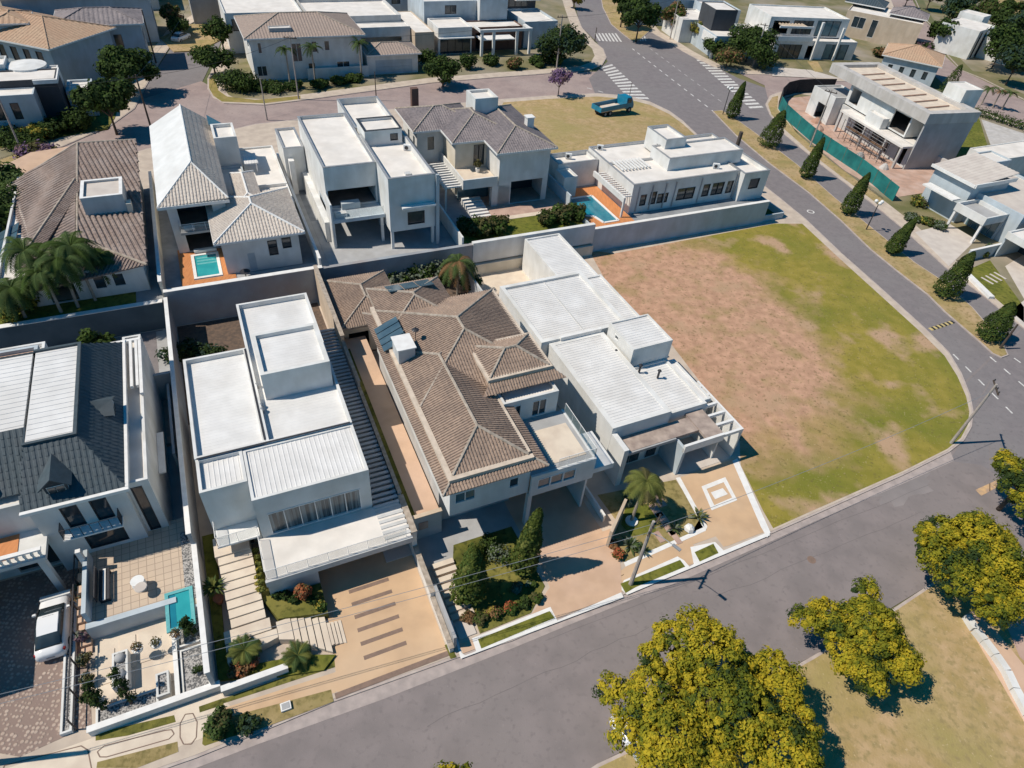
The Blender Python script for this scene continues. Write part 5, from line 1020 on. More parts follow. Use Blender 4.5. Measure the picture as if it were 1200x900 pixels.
# H3 white flat roofed, big
H = house('tall_flat_roofed_house', 'tall white flat roofed house with deep shaded balcony', E, (63, 86, 8, 21.4), ZP)
block(H, E, [67.2, 81.5, 10.4, 16.0], 6.4, 11.0, cap='steel', par=.3, ops=[('f', 10.6, 15.8, 6.5, 8.4, 'open', {})])
pbox('balcony_floor', H, E, 64.4, 71.5, 10.4, 16.0, 6.0, 6.38, 'blue_grey_wall'); rail(H, E, [(64.5, 10.5), (64.5, 15.9)], 6.38, .95, n=4); pbox('balcony_side', H, E, 64.4, 67.18, 10.2, 10.38, 3, 8.2, 'white_wall')
pbox('sofa', H, E, 66.4, 67.2, 11.8, 13.8, 6.4, 7.1, 'blue_grey_wall'); pbox('balcony_table', H, E, 64.9, 65.6, 10.8, 12.0, 6.4, 6.8, 'trim_white')
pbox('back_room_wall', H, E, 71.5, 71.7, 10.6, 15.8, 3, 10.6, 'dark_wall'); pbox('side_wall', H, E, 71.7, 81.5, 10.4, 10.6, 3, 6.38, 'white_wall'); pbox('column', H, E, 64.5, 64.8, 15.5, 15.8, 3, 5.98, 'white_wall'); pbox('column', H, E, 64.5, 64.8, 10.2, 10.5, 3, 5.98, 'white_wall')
block(H, E, [62.6, 74.4, 16.05, 21.1], 5.1, 11.2, cap='steel', par=.85, ops=[('f', 18.0, 19.9, 5.7, 7.2, 'win', dict(n=1, frame='dark_metal'))])
pbox('window_hood', H, E, 61.9, 62.58, 17.3, 21.0, 7.9, 8.1, 'trim_white'); pbox('column', H, E, 62.6, 62.9, 16.1, 16.4, 3, 5.08, 'white_wall'); pbox('column', H, E, 62.6, 62.9, 20.7, 21.0, 3, 5.08, 'white_wall'); pbox('back_wall', H, E, 68, 68.2, 16.1, 21, 3, 5.08, 'grey_wall')
pbox('drain_pipe', H, E, 62.3, 62.55, 21.15, 21.5, 3, 11.2, 'blue_grey_wall'); pbox('roof_hatch', H, E, 64.5, 65.1, 18.5, 19.1, 10.35, 10.6, 'pale_grey_wall')
block(H, E, [72.8, 76.6, 16.3, 20.6], 10.0, 12.1, cap='dark_metal', par=.3, ops=[('f', 19.2, 20.1, 10.8, 11.6, 'win', dict(frame='dark_metal'))])
block(H, E, [76.7, 86.2, 16.1, 21.3], ZP, 11.0, cap='steel', par=.7)
block(H, E, [79.0, 85, 7.95, 10.3], ZP, 8.4, par=.2, cap='steel'); pbox('side_terrace', H, E, 66.0, 78.9, 9.7, 10.38, 3, 5.4, 'white_wall'); pbox('water_heater', H, E, 78.1, 78.9, 8.3, 8.9, 3, 7.2, 'trim_white')
struct('side_path', MB().box(E, 60, 82, 7.97, 8.88, ZP, ZP + .02), 'grey_wall'); struct('patio', MB().box(E, 59.9, 71, 8.9, 21.2, ZP, ZP + .03), 'grey_wall')
ac_unit(E.W(70.8, 20.6, 10.36), 0, 'air conditioner on the flat roof near the grey tiled house')
# H4 grey tile
sl4 = .36
H = house('grey_tiled_house', 'white house with grey tile hip roofs and square roof tank tower', E, (67, 84, 24, 38), ZP)
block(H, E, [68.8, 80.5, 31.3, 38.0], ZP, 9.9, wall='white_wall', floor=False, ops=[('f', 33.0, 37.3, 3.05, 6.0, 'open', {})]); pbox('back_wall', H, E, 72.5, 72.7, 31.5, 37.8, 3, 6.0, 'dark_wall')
block(H, E, [73.0, 81, 27.2, 31.28], ZP, 9.9, wall='cream_wall', ops=[('f', 29.6, 31.0, 6.6, 9.2, 'win', dict(n=2, frame='dark_metal'))]); block(H, E, [77.2, 83, 23.7, 27.18], ZP, 9.9, ops=[('l', 78, 78.8, 7.6, 8.8, 'win', {}), ('l', 80.2, 81, 7.6, 8.8, 'win', {}), ('f', 25, 26, 7.2, 9, 'win', {})])
for r_ in ([68.3, 82.5, 30.7, 38.6], [72.4, 82.8, 26.6, 35.4], [76.6, 84.4, 23.1, 32.0]): hip(H, E, r_, 9.95, sl4, tile='grey_tile', rid='ridge_cream', pitch=.3, course=.42, h=.05)
block(H, E, [78.0, 81.2, 31.6, 34.7], 10.3, 12.8, par=.3, t=.3, wall='white_wall')
ch = thing('chimney', 'short white chimney on the right slope of the grey tile roof', 'chimney', E.W(74, 37.4, 9.5)); part('shaft', MB().box(E, 73.6, 74.5, 36.9, 37.8, 9.4, 11.6), 'white_wall', ch); part('cap', MB().box(E, 73.5, 74.6, 36.8, 37.9, 11.6, 11.7), 'trim_white', ch)
ch = thing('chimney', 'dark square vent standing on the rear edge of the grey roof', 'chimney', E.W(84.8, 25.7, 8)); part('shaft', MB().box(E, 84.5, 85.2, 25.4, 26.3, 3, 12.2), 'brown_wall', ch)
pbox('balcony_floor', H, E, 69.0, 72.98, 26.9, 31.2, 6.1, 6.4, 'stone_cream'); m = MB().box(E, 68.8, 68.98, 26.9, 31.2, 5.7, 6.9); m.box(E, 68.8, 77.1, 26.7, 26.88, 5.7, 6.9); part('balcony_parapet', m, 'white_wall', H)
pbox('porch_wall', H, E, 71.5, 71.7, 27.1, 31.1, 3, 6.05, 'glass_blue'); pbox('column', H, E, 68.8, 69.5, 30.5, 32.9, 3, 5.68, 'white_wall')
pc = thing('balcony_plant', 'potted plant standing on the cream balcony of the grey tiled house', 'plant', E.W(71.5, 29.6, 6.41)); part('pot', MB().revolve(E.W(71.5, 29.6, 6.41), [(.2, 0), (.3, .5)], 8), 'white_plastic', pc); m = MB(); clump(m, E.W(71.5, 29.6, 7.5), .5, 90, .3, [0]); part('leaves', m, 'leaf_olive', pc)
pg = thing('white_pergola', 'white slatted pergola beside the cream balcony', 'pergola', E.W(72, 25.5, ZP))
for k in range(11): part('slat', MB().box(E, 69.2 + k * .64, 69.42 + k * .64, 24.6, 26.68, 5.9, 6.1), 'trim_white', pg)
part('beam', MB().box(E, 69.0, 76.5, 24.6, 24.75, 5.68, 5.88), 'trim_white', pg); part('post', MB().box(E, 69.1, 69.3, 24.6, 24.75, 3, 5.68), 'trim_white', pg)
ss = thing('garden_stairs', 'white slab steps climbing beside the shaded porch', 'stairs', E.W(68, 28, ZP))
for k in range(7): part('step', MB().box(E, 66.6 + k * .6, 67.0 + k * .6, 27.2, 29.6, 3, 3.1 + k * .1), 'trim_white', ss)
struct('patio', MB().box(E, 66.0, 73, 28.9, 40, ZP, ZP + .02), 'stone_pink'); struct('porch_strip', MB().box(E, 65.2, 66.0, 28.9, 37.5, ZP, ZP + .05), 'stone_cream'); struct('back_lawn', MB().box(E, 59.85, 65.2, 23.5, 39.9, ZP, ZP + .025), 'grass_bright')
# H5 flat roofed with pool
H = house('pool_house', 'white flat roofed house with a blue pool and white pergola frame', E, (61, 80, 40, 67), ZP)
opw = [('f', a, b, 3.9, z, 'win', dict(frame='dark_metal', n=n)) for a, b, z, n in ((48.0, 48.9, 5.4, 1), (49.4, 50.4, 5.6, 1), (50.6, 52.2, 5.2, 2), (53.6, 56.3, 5.5, 2), (57.6, 58.7, 5.6, 1), (59.1, 61.0, 5.6, 2), (61.5, 62.5, 5.6, 1))]
block(H, E, [62.4, 68.6, 46.6, 63.0], ZP, 6.9, cap='steel', par=.12, ops=opw, wall='white_wall')
block(H, E, [61.4, 68.6, 63.02, 67.2], ZP, 6.9, cap='steel', par=.5, ops=[('f', 64.3, 65.9, 4.6, 6.0, 'win', dict(frame='dark_metal'))])
block(H, E, [68.62, 74.0, 46.6, 67.0], ZP, 6.9, cap='steel', par=.3)
block(H, E, [65.0, 69.2, 53.2, 65.0], 6.7, 8.4, cap='steel', par=.12); block(H, E, [68.0, 72.6, 54.4, 57.6], 6.8, 9.5, cap='steel', par=.3, ops=[('l', 69.0, 69.8, 7.6, 8.3, 'win', dict(frame='dark_metal'))])
block(H, E, [71.0, 74.2, 40.6, 46.5], ZP, 6.4, cap='steel', par=.5, wall='white_wall'); block(H, E, [68.5, 70.98, 40.3, 42.2], ZP, 5.8, wall='white_wall', par=.2)
for v in (47.5, 49.5, 51.5, 53.0, 57.0, 62.7): pbox('drain_pipe', H, E, 62.26, 62.38, v, v + .12, 3.2, 6.6, 'grey_wall')
for k in range(9): pbox('roof_slat', H, E, 66.2 + k * .0, 69.0, 47.2 + k * .5, 47.4 + k * .5, 6.95, 7.1, 'trim_white')
ac_unit(E.W(64.0, 60.2, 6.8), 0, 'air conditioner on the parapet edge above the blue grey wall'); ac_unit(E.W(73.2, 43.2, 6.0), 0, 'air conditioner left on the low flat roof beside the truck lot', ); ac_unit(E.W(73.4, 48.0, 6.6), 0, 'air conditioner nearest the square stair tower')
ch = thing('chimney', 'dark round chimney at the avenue end of the flat roofed house', 'chimney', E.W(69.6, 68.0, 3)); part('shaft', MB().tube(E.W(69.0, 67.6, 3), E.W(69.0, 67.6, 9.0), .3, .28, 10), 'wood_pole', ch)
pg = thing('white_pergola', 'white pergola frame beside the blue pool', 'pergola', E.W(66, 45.5, ZP))
for k in range(13): part('slat', MB().box(E, 62.2 + k * .55, 62.34 + k * .55, 45.4, 46.55, 5.5, 5.65), 'trim_white', pg)
part('beam', MB().box(E, 61.8, 69.6, 45.1, 45.38, 5.0, 5.66), 'white_wall', pg); part('post', MB().box(E, 61.8, 62.0, 45.12, 45.36, 3, 5.0), 'white_wall', pg)
ps = thing('back_pool', 'blue pool with white curb between the lawn and white pergola', 'pool', E.W(64, 42.5, ZP)); q = [(61.2, 42.4), (61.2, 44.5), (68.0, 44.4), (68.0, 40.7), (63.6, 40.7), (62.9, 42.0)]
part('water', MB().prism([E.W(*x) for x in q], ZP, ZP + .05), 'pool_water_deep', ps); cp_ = MB()
for i in range(len(q)): cp_.bar(E.W(*q[i], ZP + .06), E.W(*q[(i + 1) % len(q)], ZP + .06), .3, .1)
part('curb', cp_, 'trim_white', ps)
struct('pool_deck', MB().box(E, 60.2, 70.5, 40.3, 46.5, ZP, ZP + .02), 'deck'); struct('corner_green', MB().prism([E.W(60.2, 67.3), E.W(68, 67.3), E.W(68, 70.9), E.W(60.2, 70.9)], 0, .14), 'grass')
# ================================================================ houses beyond the streets
def winrow(face, c, z0, z1, w, n, a0, step, **kw): return [(face, a0 + k * step, a0 + k * step + w, z0, z1, 'win', dict(n=1, frame='dark_metal', **kw)) for k in range(n)]
X = Fr(13)
H = house('orange_roof_house', 'house with faded orange hip roof and round white turret', X, (0, 0, 0, 0)) if False else thing('orange_roof_house', 'house with faded orange hip roof and round white turret', 'house', P(55, 70, .1))
r = X.rect((57, 58), (-60, 10), 7.0); tip = X.uv(112, 40, 7.0)
r = [r[0], tip[0] if tip[0] > r[0] + 6 else r[0] + 13, X.uv(57, 58, 7)[1] - 26, tip[1]]
a = X.uv(57, 58, 7.0); t_ = X.uv(112, 40, 7.0)
r = [min(a[0], t_[0]), min(a[0], t_[0]) + 14, t_[1] - 36, t_[1]]
block(H, X, [r[0] + .8, r[1] - .8, r[2] + .8, r[3] - .8], .1, 6.9, wall='blue_grey_wall', floor=False, ops=winrow('f', 0, 4, 6, 1.2, 4, r[3] - 11, 2.4)); hip(H, X, r, 7.0, .3, tile='orange_tile', rid='orange_tile', pitch=.6, course=None, h=.05)
q = P(50, 95, .1); q2 = E.W(120.5, -21.6, 0); part('turret', MB().revolve(q2, [(2.4, 0), (2.4, 6.2), (2.6, 6.3), (2.6, 6.6), (.1, 6.9)], 20), 'white_wall', H, smooth=False)
H = house('dark_flat_house', 'dark walled flat roofed house with white fascia at the left edge', E, (112, 121, -30, -14))
block(H, E, [114.0, 118.6, -34, -17.6], .1, 6.5, wall='dark_wall', par=.15, roof='white_slab_roof'); block(H, E, [111.0, 113.98, -34, -20.4], .1, 5.6, wall='blue_grey_wall', par=.15, ops=[('f', -25.6, -24.4, 2.4, 4.6, 'win', dict(n=1, frame='dark_metal')), ('f', -23.6, -22.6, 2.4, 4.6, 'win', dict(frame='dark_metal')), ('f', -30, -28.8, 2.4, 4.6, 'win', dict(frame='dark_metal'))])
pbox('fascia', H, E, 113.6, 118.8, -17.58, -17.4, 6.0, 6.52, 'trim_white'); pbox('fascia', H, E, 113.6, 113.98, -20.38, -17.6, 6.0, 6.52, 'trim_white')
block(H, E, [116.5, 121.5, -17.3, -14.0], .1, 3.9, wall='blue_grey_wall', par=.3, t=.4); block(H, E, [119, 123, -36, -24], .1, 7.2, wall='white_wall'); block(H, E, [118.7, 121.0, -23.5, -17.7], .1, 6.2, wall='white_wall', par=.2)
for nm, lb, r, ze, mt in (('grey_tile_house', 'shaded blue house with grey tile hip roof behind the orange roof', [137.5, 147, -19, -5.5], 7.2, 'grey_tile'), ('grey_tile_house', 'farther long house with brownish grey tile roof at top left', [152, 164, -28, -3.5], 8.0, 'grey_tile'), ('small_hip_house', 'small tan hip roofed volume rising over the orange roof', [134, 141, -27, -21.5], 8.6, 'orange_tile')):
    H = house(nm, lb, E, r); block(H, E, [r[0] + .6, r[1] - .6, r[2] + .6, r[3] - .6], .1, ze - .1, wall='blue_grey_wall', floor=False, ops=winrow('f', 0, 3.5, 5.5, 1.2, 3, r[2] + 2, 3.2) + winrow('r', 0, 3.5, 5.5, 1.0, 2, r[0] + 2, 3)); hip(H, E, r, ze, .3, tile=mt, rid=mt, pitch=.7, course=None, h=.05)
H = house('grey_gable_building', 'pale building wall with grey sloped side beyond the orange verge', E, (164, 172, 2, 16)); block(H, E, [164, 174, 3, 9], .1, 7.5, wall='grey_wall'); block(H, E, [165, 174, 9.02, 17.0], .1, 6.5, wall='cream_wall')
struct('orange_verge', MB().prism([E.W(*q) for q in ((146, -2), (146, 2.5), (160, 12), (163, 14), (163.8, 2), (155, -4))], 0, .2), 'verge'); struct('left_lawn', MB().prism([E.W(*q) for q in ((106, -30), (111, -13), (115, -12), (124, -11), (126, -14), (112, -30))], 0, .18), 'grass')
# H9
H = house('tan_hip_roof_house', 'large white house with tan hip roof at the street corner', E, (127, 141, 9, 30))
ops = [('f', 11.4, 12.0, 4.6, 6.3, 'win', {}), ('f', 10.7, 12.3, .9, 2.6, 'win', dict(n=2)), ('f', 17.0, 18.6, 3.0, 6.0, 'win', dict(n=2)), ('f', 20.4, 21.3, 4.4, 6.2, 'win', {}), ('f', 22.6, 23.5, 4.6, 6.2, 'win', {}), ('f', 24.5, 26.8, 1.6, 2.7, 'win', dict(n=2)), ('l', 130, 132, 4.5, 6, 'win', {}), ('f', 19.5, 20.6, .2, 2.6, 'door', {})]
block(H, E, [127.5, 140.0, 10.2, 29.2], .1, 7.0, wall='white_wall', ops=ops, floor=False); hip(H, E, [126.9, 140.8, 9.4, 29.9], 7.1, .3, tile='tan_tile', rid='ridge_cream', pitch=.5, course=None, h=.05)
block(H, E, [127.3, 133.2, 30.0, 39.6], .1, 3.5, wall='white_wall', ops=[('f', 31.5, 38.5, .2, 2.6, 'garage', dict(n=4, mat='blue_grey_wall'))]); hip(H, E, [126.9, 134, 29.9, 40.2], 3.6, .3, tile='tan_tile', rid='ridge_cream', pitch=.5, course=None, h=.05)
pbox('front_wall', H, E, 126.6, 126.8, 19, 30, .1, 2.0, 'white_wall'); block(H, E, [128.5, 130, 13.8, 17.5], 7.2, 8.2, par=.1, wall='grey_wall')
H = house('long_white_house', 'long white flat roofed building behind the tan hip roof', E, (143, 158, 8, 44)); block(H, E, [143.5, 156, 8, 22], .1, 7.0, wall='white_wall', ops=winrow('f', 0, 4, 6, 1.6, 5, 9, 2.4)); block(H, E, [142.5, 156, 23, 41], .1, 6.2, wall='pale_grey_wall', roof='white_slab_roof', par=.6); block(H, E, [136.5, 152, 42, 46], .1, 4.5, wall='sand_wall', par=.1); block(H, E, [139.0, 142.3, 27, 41.8], .1, 5.0, wall='white_wall', par=.1, ops=[('f', 31, 40, .2, 3.2, 'open', {})])
# H11 modern grey house
H = house('modern_grey_house', 'modern blue grey flat roofed house with dark entrance and white frames', E, (135, 150, 46, 75))
block(H, E, [137.0, 144.0, 47.0, 54.2], .1, 5.0, wall='white_wall', cap='trim_white', par=.2, ops=[('f', 47.4, 53.9, .2, 3.0, 'win', dict(n=4, frame='dark_metal'))]); pbox('fascia', H, E, 136.2, 136.98, 46.9, 54.5, 3.1, 3.3, 'trim_white')
block(H, E, [144.5, 156, 46.5, 58], .1, 8.0, wall='blue_grey_wall', par=.3, ops=[('f', 51, 53.5, 5.6, 7.2, 'win', dict(n=2, frame='dark_metal'))]); block(H, E, [143.0, 148.5, 58.3, 64.5], .1, 9.0, wall='blue_grey_wall', par=.2); pbox('tower_side', H, E, 142.9, 148.5, 58.1, 58.28, 3, 9.0, 'white_wall')
block(H, E, [138, 142.9, 54.4, 66], .1, 4.6, wall='brown_wall', par=.2, ops=[('f', 55.5, 57.2, .2, 3.6, 'open', {}), ('f', 60, 63, .2, 3.6, 'garage', dict(mat='brown_wall'))])
for v in (55.2, 57.8, 63.0, 66.0): pbox('white_frame', H, E, 134.3, 134.8, v, v + .5, .1, 4.6, 'trim_white')
pbox('white_frame', H, E, 134.3, 134.8, 54.9, 66.6, 4.62, 5.1, 'trim_white'); pbox('white_frame', H, E, 134.82, 138, 54.9, 55.3, 4.62, 5.0, 'trim_white'); pbox('white_frame', H, E, 134.82, 138, 66.1, 66.6, 4.62, 5.0, 'trim_white'); pbox('canopy', H, E, 134.9, 138, 55.4, 63, 2.9, 3.1, 'trim_white')
block(H, E, [149, 158, 64.6, 74], .1, 9.2, wall='dark_wall', par=.2, ops=[('f', 66, 72, 5.5, 8, 'win', dict(n=4, frame='dark_metal'))]); m = MB().slab([E.W(147.5, 74.5, 7.2), E.W(147.5, 68.5, 7.2), E.W(158, 68, 7.2), E.W(158, 74.5, 7.2)], .2); part('white_roof', m, 'white_slab_roof', H); block(H, E, [138.5, 149, 66.7, 74.5], .1, 5.2, wall='blue_grey_wall', par=.4)
H = house('far_grey_house', 'dark grey flat block at the top edge behind the modern house', E, (160, 175, 40, 62)); block(H, E, [160, 172, 34, 60], .1, 7.5, wall='blue_grey_wall', ops=winrow('f', 0, 4, 6, 2, 5, 36, 4))
for u, v, lb, m_ in ((172, 20, 'white boxy house at the top edge above the tan roof', 'white_wall'), (178, 66, 'pale block at the top edge beside the rising street', 'pale_grey_wall'), (176, -18, 'long shaded house at the upper left edge of the view', 'blue_grey_wall')):
    H = house('far_house', lb, E, (u, u + 12, v, v + 15)); block(H, E, [u, u + 12, v, v + 15], .1, 6.8, wall=m_, ops=winrow('f', 0, 3.5, 5.5, 1.6, 4, v + 1.5, 3.4))
# right of the avenue, top
Y = Fr(-20)
def pk(F, H, p1, p2, zt, zb=.1, **kw): r = F.rect(p1, p2, zt); block(H, F, r, zb, zt, **kw); return r
Yb = Fr(-17)
H = thing('blue_gable_house', 'shaded blue house with round window among garden trees near the junction', 'house', P(862, 70, .1))
a = P(838, 70, .1)
u, v = Yb.uv(838, 68, .12)
block(H, Yb, [u, u + 12, v - 1, v + 9], .1, 4.6, wall='blue_grey_wall', par=.2, roof='white_slab_roof'); block(H, Yb, [u + 5, u + 12, v, v + 5.5], 4.4, 8.6, wall='dark_wall', par=.1); block(H, Yb, [u + 2, u + 12, v + 9.1, v + 17], .1, 4.2, wall='white_wall', par=.2)
c = Yb.W(u - .03, v + 3.2, 2.3); part('round_window', MB().tube(c, c - Yb.u * .08, .8, .8, 16), 'trim_white', H); part('round_pane', MB().tube(c - Yb.u * .08, c - Yb.u * .1, .5, .5, 16), 'glass', H)
pbox('porch_column', H, Yb, u - .6, u - .2, v - 1.6, v - 1.2, .1, 4.4, 'trim_white'); pbox('porch_side', H, Yb, u - .6, u + 6, v - 1.3, v - 1.1, 2.6, 4.4, 'trim_white')
H = thing('white_villa', 'white villa with sloping wall behind golden shrubs at the top', 'house', P(812, 40, .1)); u, v = Yb.uv(808, 50, .12)
block(H, Yb, [u, u + 10, v - 3, v + 5], .1, 5.0, wall='white_wall', par=.3); block(H, Yb, [u + 3, u + 12, v + 5.1, v + 13], .1, 6.5, wall='blue_grey_wall', par=.3, ops=winrow('f', 0, 3.8, 5.6, 1.4, 2, v + 6, 3)); block(H, Yb, [u + 14, u + 26, v - 8, v + 10], .1, 6.0, wall='blue_grey_wall', par=.3)
# H13 big white house with pergola
H = thing('white_pergola_house', 'large white house with striped upper pergola and tall dark glass front', 'house', P(935, 78, .1))
u, v = Y.uv(915, 66, .12)
Z = Fr(-15); u, v = Z.uv(912, 72, .12); u1, v1 = Z.uv(955, 72, .12); wdt = abs(v1 - v)
block(H, Z, [u + 2, u + 14, v - 1, v + 20], .1, 4.0, wall='white_wall', par=.2, roof='white_slab_roof', ops=[('f', v + .2, v + 6, .2, 3.2, 'win', dict(n=4, frame='dark_metal')), ('f', v + 7.5, v + 9, .2, 3, 'open', {}), ('f', v + 12, v + 18, .2, 3.4, 'win', dict(n=3, frame='dark_metal', glass='glass_blue'))])
block(H, Z, [u + 5, u + 16, v - 2, v + 18], 4.02, 8.0, wall='white_wall', par=.3, ops=[('f', v - 1, v + 3, 4.6, 7.2, 'open', {}), ('f', v + 4, v + 9, 4.6, 7.4, 'win', dict(n=4, frame='dark_metal')), ('f', v + 10, v + 16, 4.3, 7.5, 'win', dict(n=3, frame='dark_metal', glass='glass_blue'))])
for k in range(8): pbox('pergola_slat', H, Z, u + 2.2, u + 4.9, v + .2 + k * .8, v + .45 + k * .8, 6.6, 6.85, 'sand_wall')
pbox('pergola_beam', H, Z, u + 1.9, u + 2.18, v - 1, v + 7.5, 6.5, 6.9, 'trim_white'); pbox('balcony_rail', H, Z, u + 1.7, u + 1.98, v - 1.5, v + 8, 3.9, 4.9, 'trim_white'); pbox('pillar', H, Z, u + 1.2, u + 1.7, v + 8.8, v + 9.3, .1, 8.0, 'trim_white'); pbox('pillar', H, Z, u + 1.2, u + 1.6, v + 14.5, v + 14.9, .1, 7, 'trim_white')
struct('driveway', MB().add([P(x, y, .13) for x, y in ((905, 78), (950, 82), (985, 92), (905, 89))], [(3, 2, 1, 0)]), 'drive_grey'); struct('driveway_grass', MB().add([P(x, y, .14) for x, y in ((946, 72), (958, 72), (965, 84), (955, 84))], [(3, 2, 1, 0)]), 'grass_tan')
H = thing('tan_hip_roof_house', 'blue walled house with tan hip roof behind the construction site', 'house', P(1075, 80, .1)); Q_ = Fr(-2); r = Q_.rect((1030, 62), (1108, 40), 5.2); u0, v0 = Q_.uv(1034, 64, 4.6); u1, v1 = Q_.uv(1100, 82, 4.6)
ang = math.degrees(math.atan2((P(1100, 78, 4.6) - P(1034, 64, 4.6)).y, (P(1100, 78, 4.6) - P(1034, 64, 4.6)).x)); Q_ = Fr(-ang); u0, v0 = Q_.uv(1034, 64, 4.6); u1, v1 = Q_.uv(1104, 79, 4.6)
block(H, Q_, [u0 + .5, u0 + 11, v0 + .5, v1 - .5], .1, 4.5, wall='blue_grey_wall', floor=False, ops=winrow('f', 0, 1.5, 3, .9, 4, v0 + 2, 2.4)); hip(H, Q_, [u0, u0 + 11.5, v0, v1], 4.6, .33, tile='orange_tile', rid='orange_tile', pitch=.5, course=None, h=.05)
H = thing('pool_villa', 'grey and sand house with tall narrow windows behind the white pergola house', 'house', P(1010, 30, .1)); u, v = Q_.uv(1010, 48, .12)
block(H, Q_, [u + 1, u + 14, v - 6, v + 12], .1, 6.0, wall='sand_wall', par=.3, ops=[('f', v - 4, v - 1, 2.5, 5, 'win', dict(n=2)), ('f', v + .5, v + 2, 1, 5, 'win', {})]); hip(H, Q_, [u + 8, u + 17, v - 8, v + 2], 6.6, .35, tile='slate', rid='slate', pitch=.6, course=None); hip(H, Q_, [u + 4, u + 12, v + 3.5, v + 12.5], 6.5, .35, tile='grey_tile', rid='grey_tile', pitch=.6, course=None)
H = thing('white_box_house', 'white boxy house with dark vertical slots among trees at top right', 'house', P(1140, 70, .1)); u, v = Y.uv(1136, 66, .12); X2 = Fr(-45); u, v = X2.uv(1132, 70, .12)
block(H, X2, [u, u + 9, v, v + 11], .1, 6.5, wall='white_wall', par=.15, ops=[('f', v + 1.5 + k * 3, v + 2.6 + k * 3, .3, 6, 'win', dict(frame='dark_metal')) for k in range(3)]); block(H, X2, [u + 4, u + 10, v + 12, v + 17], .1, 7.5, wall='white_wall', par=.1)
H = thing('white_box_house', 'partly hidden white house at the right edge near the top', 'house', P(1190, 75, .1)); u, v = X2.uv(1182, 78, .12); block(H, X2, [u, u + 8, v, v + 12], .1, 5.0, wall='white_wall', par=.15, ops=winrow('f', 0, 1, 3, 1.6, 3, v + 1, 3))
# ---------------------------------------------------------------- building site
K = Fr(-20)
H = thing('unfinished_house', 'unfinished white concrete house with open storeys on the corner building site', 'house', K.W(92, 98, .1))
block(H, K, [80.6, 105.2, 93.3, 103.6], 7.6, 9.2, wall='raw_concrete', roof='stone_cream', par=.5, t=1.3); pbox('soffit', H, K, 81.95, 103.85, 94.65, 102.25, 7.3, 7.58, 'raw_concrete')
block(H, K, [84.0, 99.5, 94.2, 102.8], 4.1, 7.55, wall='white_wall', floor=True, ops=[('l', 84.3, 88.0, 4.3, 7.4, 'open', {}), ('l', 96.5, 98.8, 4.6, 7.0, 'open', {})])
block(H, K, [81.2, 99.5, 93.9, 103.0], .1, 3.9, wall='pale_grey_wall', ops=[('l', 82, 83.8, .3, 3.4, 'open', {}), ('l', 86.0, 90.2, .8, 3.3, 'win', dict(n=5, frame='dark_metal')), ('l', 92, 95, .6, 3.0, 'open', {})], roof='white_slab_roof', par=.05)
block(H, K, [88.0, 92.0, 92.6, 93.85], 3.9, 5.6, wall='white_wall', par=.1, floor=False); block(H, K, [99.6, 106, 92.0, 98], .1, 5.0, wall='white_wall', roof='grey_wall', par=.2, ops=[('l', 101, 103.5, .3, 3, 'open', {})])
pbox('terrace_slab', H, K, 81.0, 97.0, 91.6, 93.85, 3.6, 3.9, 'white_slab_roof'); pbox('gable_wall', H, K, 80.7, 80.98, 93.6, 103.4, .1, 7.55, 'grey_wall')
for u in (81.2, 84.8, 90, 96.5): pbox('column', H, K, u, u + .35, 91.7, 92.05, .1, 3.58, 'raw_concrete')
block(H, K, [84.6, 88.6, 103.0, 106.6], 6, 11.2, wall='white_wall', par=.1)
for k in range(7): a = K.W(84 + k * 2.6, 95.5, 8.85); b = K.W(84.6 + k * 2.6, 101.0, 8.85); part('formwork_plank', MB().bar(a, b, .18, .12), 'brick_wall', H)
struct('building_plot', MB().prism([P(x, y, .13) for x, y in ((914, 116), (1000, 108), (1130, 140), (1120, 220), (1046, 232), (990, 200), (930, 150))], 0, .16), 'red_soil')
fn = thing('hoarding_fence', 'teal sheeting fence around the building site along the avenue', 'fence', P(960, 175, .12))
fpts = [(912, 127), (918, 137), (934, 152), (950, 166), (968, 178), (986, 190), (1004, 202), (1022, 216), (1036, 228), (1046, 236)]
for i in range(len(fpts) - 1):
    a, b = P(*fpts[i]), P(*fpts[i + 1]); part('sheet_panel', MB().bar(a + Vector((0, 0, 1.15)), b + Vector((0, 0, 1.15)) - (b - a).normalized() * .03, .06, 2.3), 'teal_sheet', fn); part('post', MB().bar(a, a + Vector((0, 0, 2.4)), .09, .09), 'wood', fn)
fn = thing('hoarding_fence', 'black netting fence at the rear corner of the building site', 'fence', P(930, 115, .12)); fp = [(912, 127), (913, 119), (920, 112), (932, 109), (950, 108), (975, 108)]
for i in range(len(fp) - 1):
    a, b = P(*fp[i]), P(*fp[i + 1]); part('net_panel', MB().bar(a + Vector((0, 0, 1.3)), b + Vector((0, 0, 1.3)), .08, 2.6), 'black_net', fn)
struct('side_lawn', MB().prism([P(x, y, .13) for x, y in ((1110, 138), (1146, 134), (1162, 188), (1100, 190))], 0, .18), 'grass_bright')
wallthing('pale concrete wall right of the bright green lawn', [(E, 60, 71.5, 109.2, 109.6, 0, 2.2, 'raw_concrete')])
sf = thing('scaffold', 'grey scaffold frame standing against the unfinished house', 'scaffold', K.W(89, 91.5, .16))
for k in range(7):
    for v in (90.3, 91.4): q = K.W(83.5 + k * 1.7, v, .16); part('standard', MB().tube(q, q + Vector((0, 0, 3.4)), .05), 'dark_metal', sf)
for z in (1.2, 2.4, 3.4):
    for v in (90.3, 91.4): part('ledger', MB().bar(K.W(83.5, v, z), K.W(93.7, v, z), .05, .05), 'steel', sf)
for k in range(3): part('board', MB().box(K, 84 + k * 3.2, 86.8 + k * 3.2, 90.5, 91.2, 2.42, 2.48), 'wood', sf)
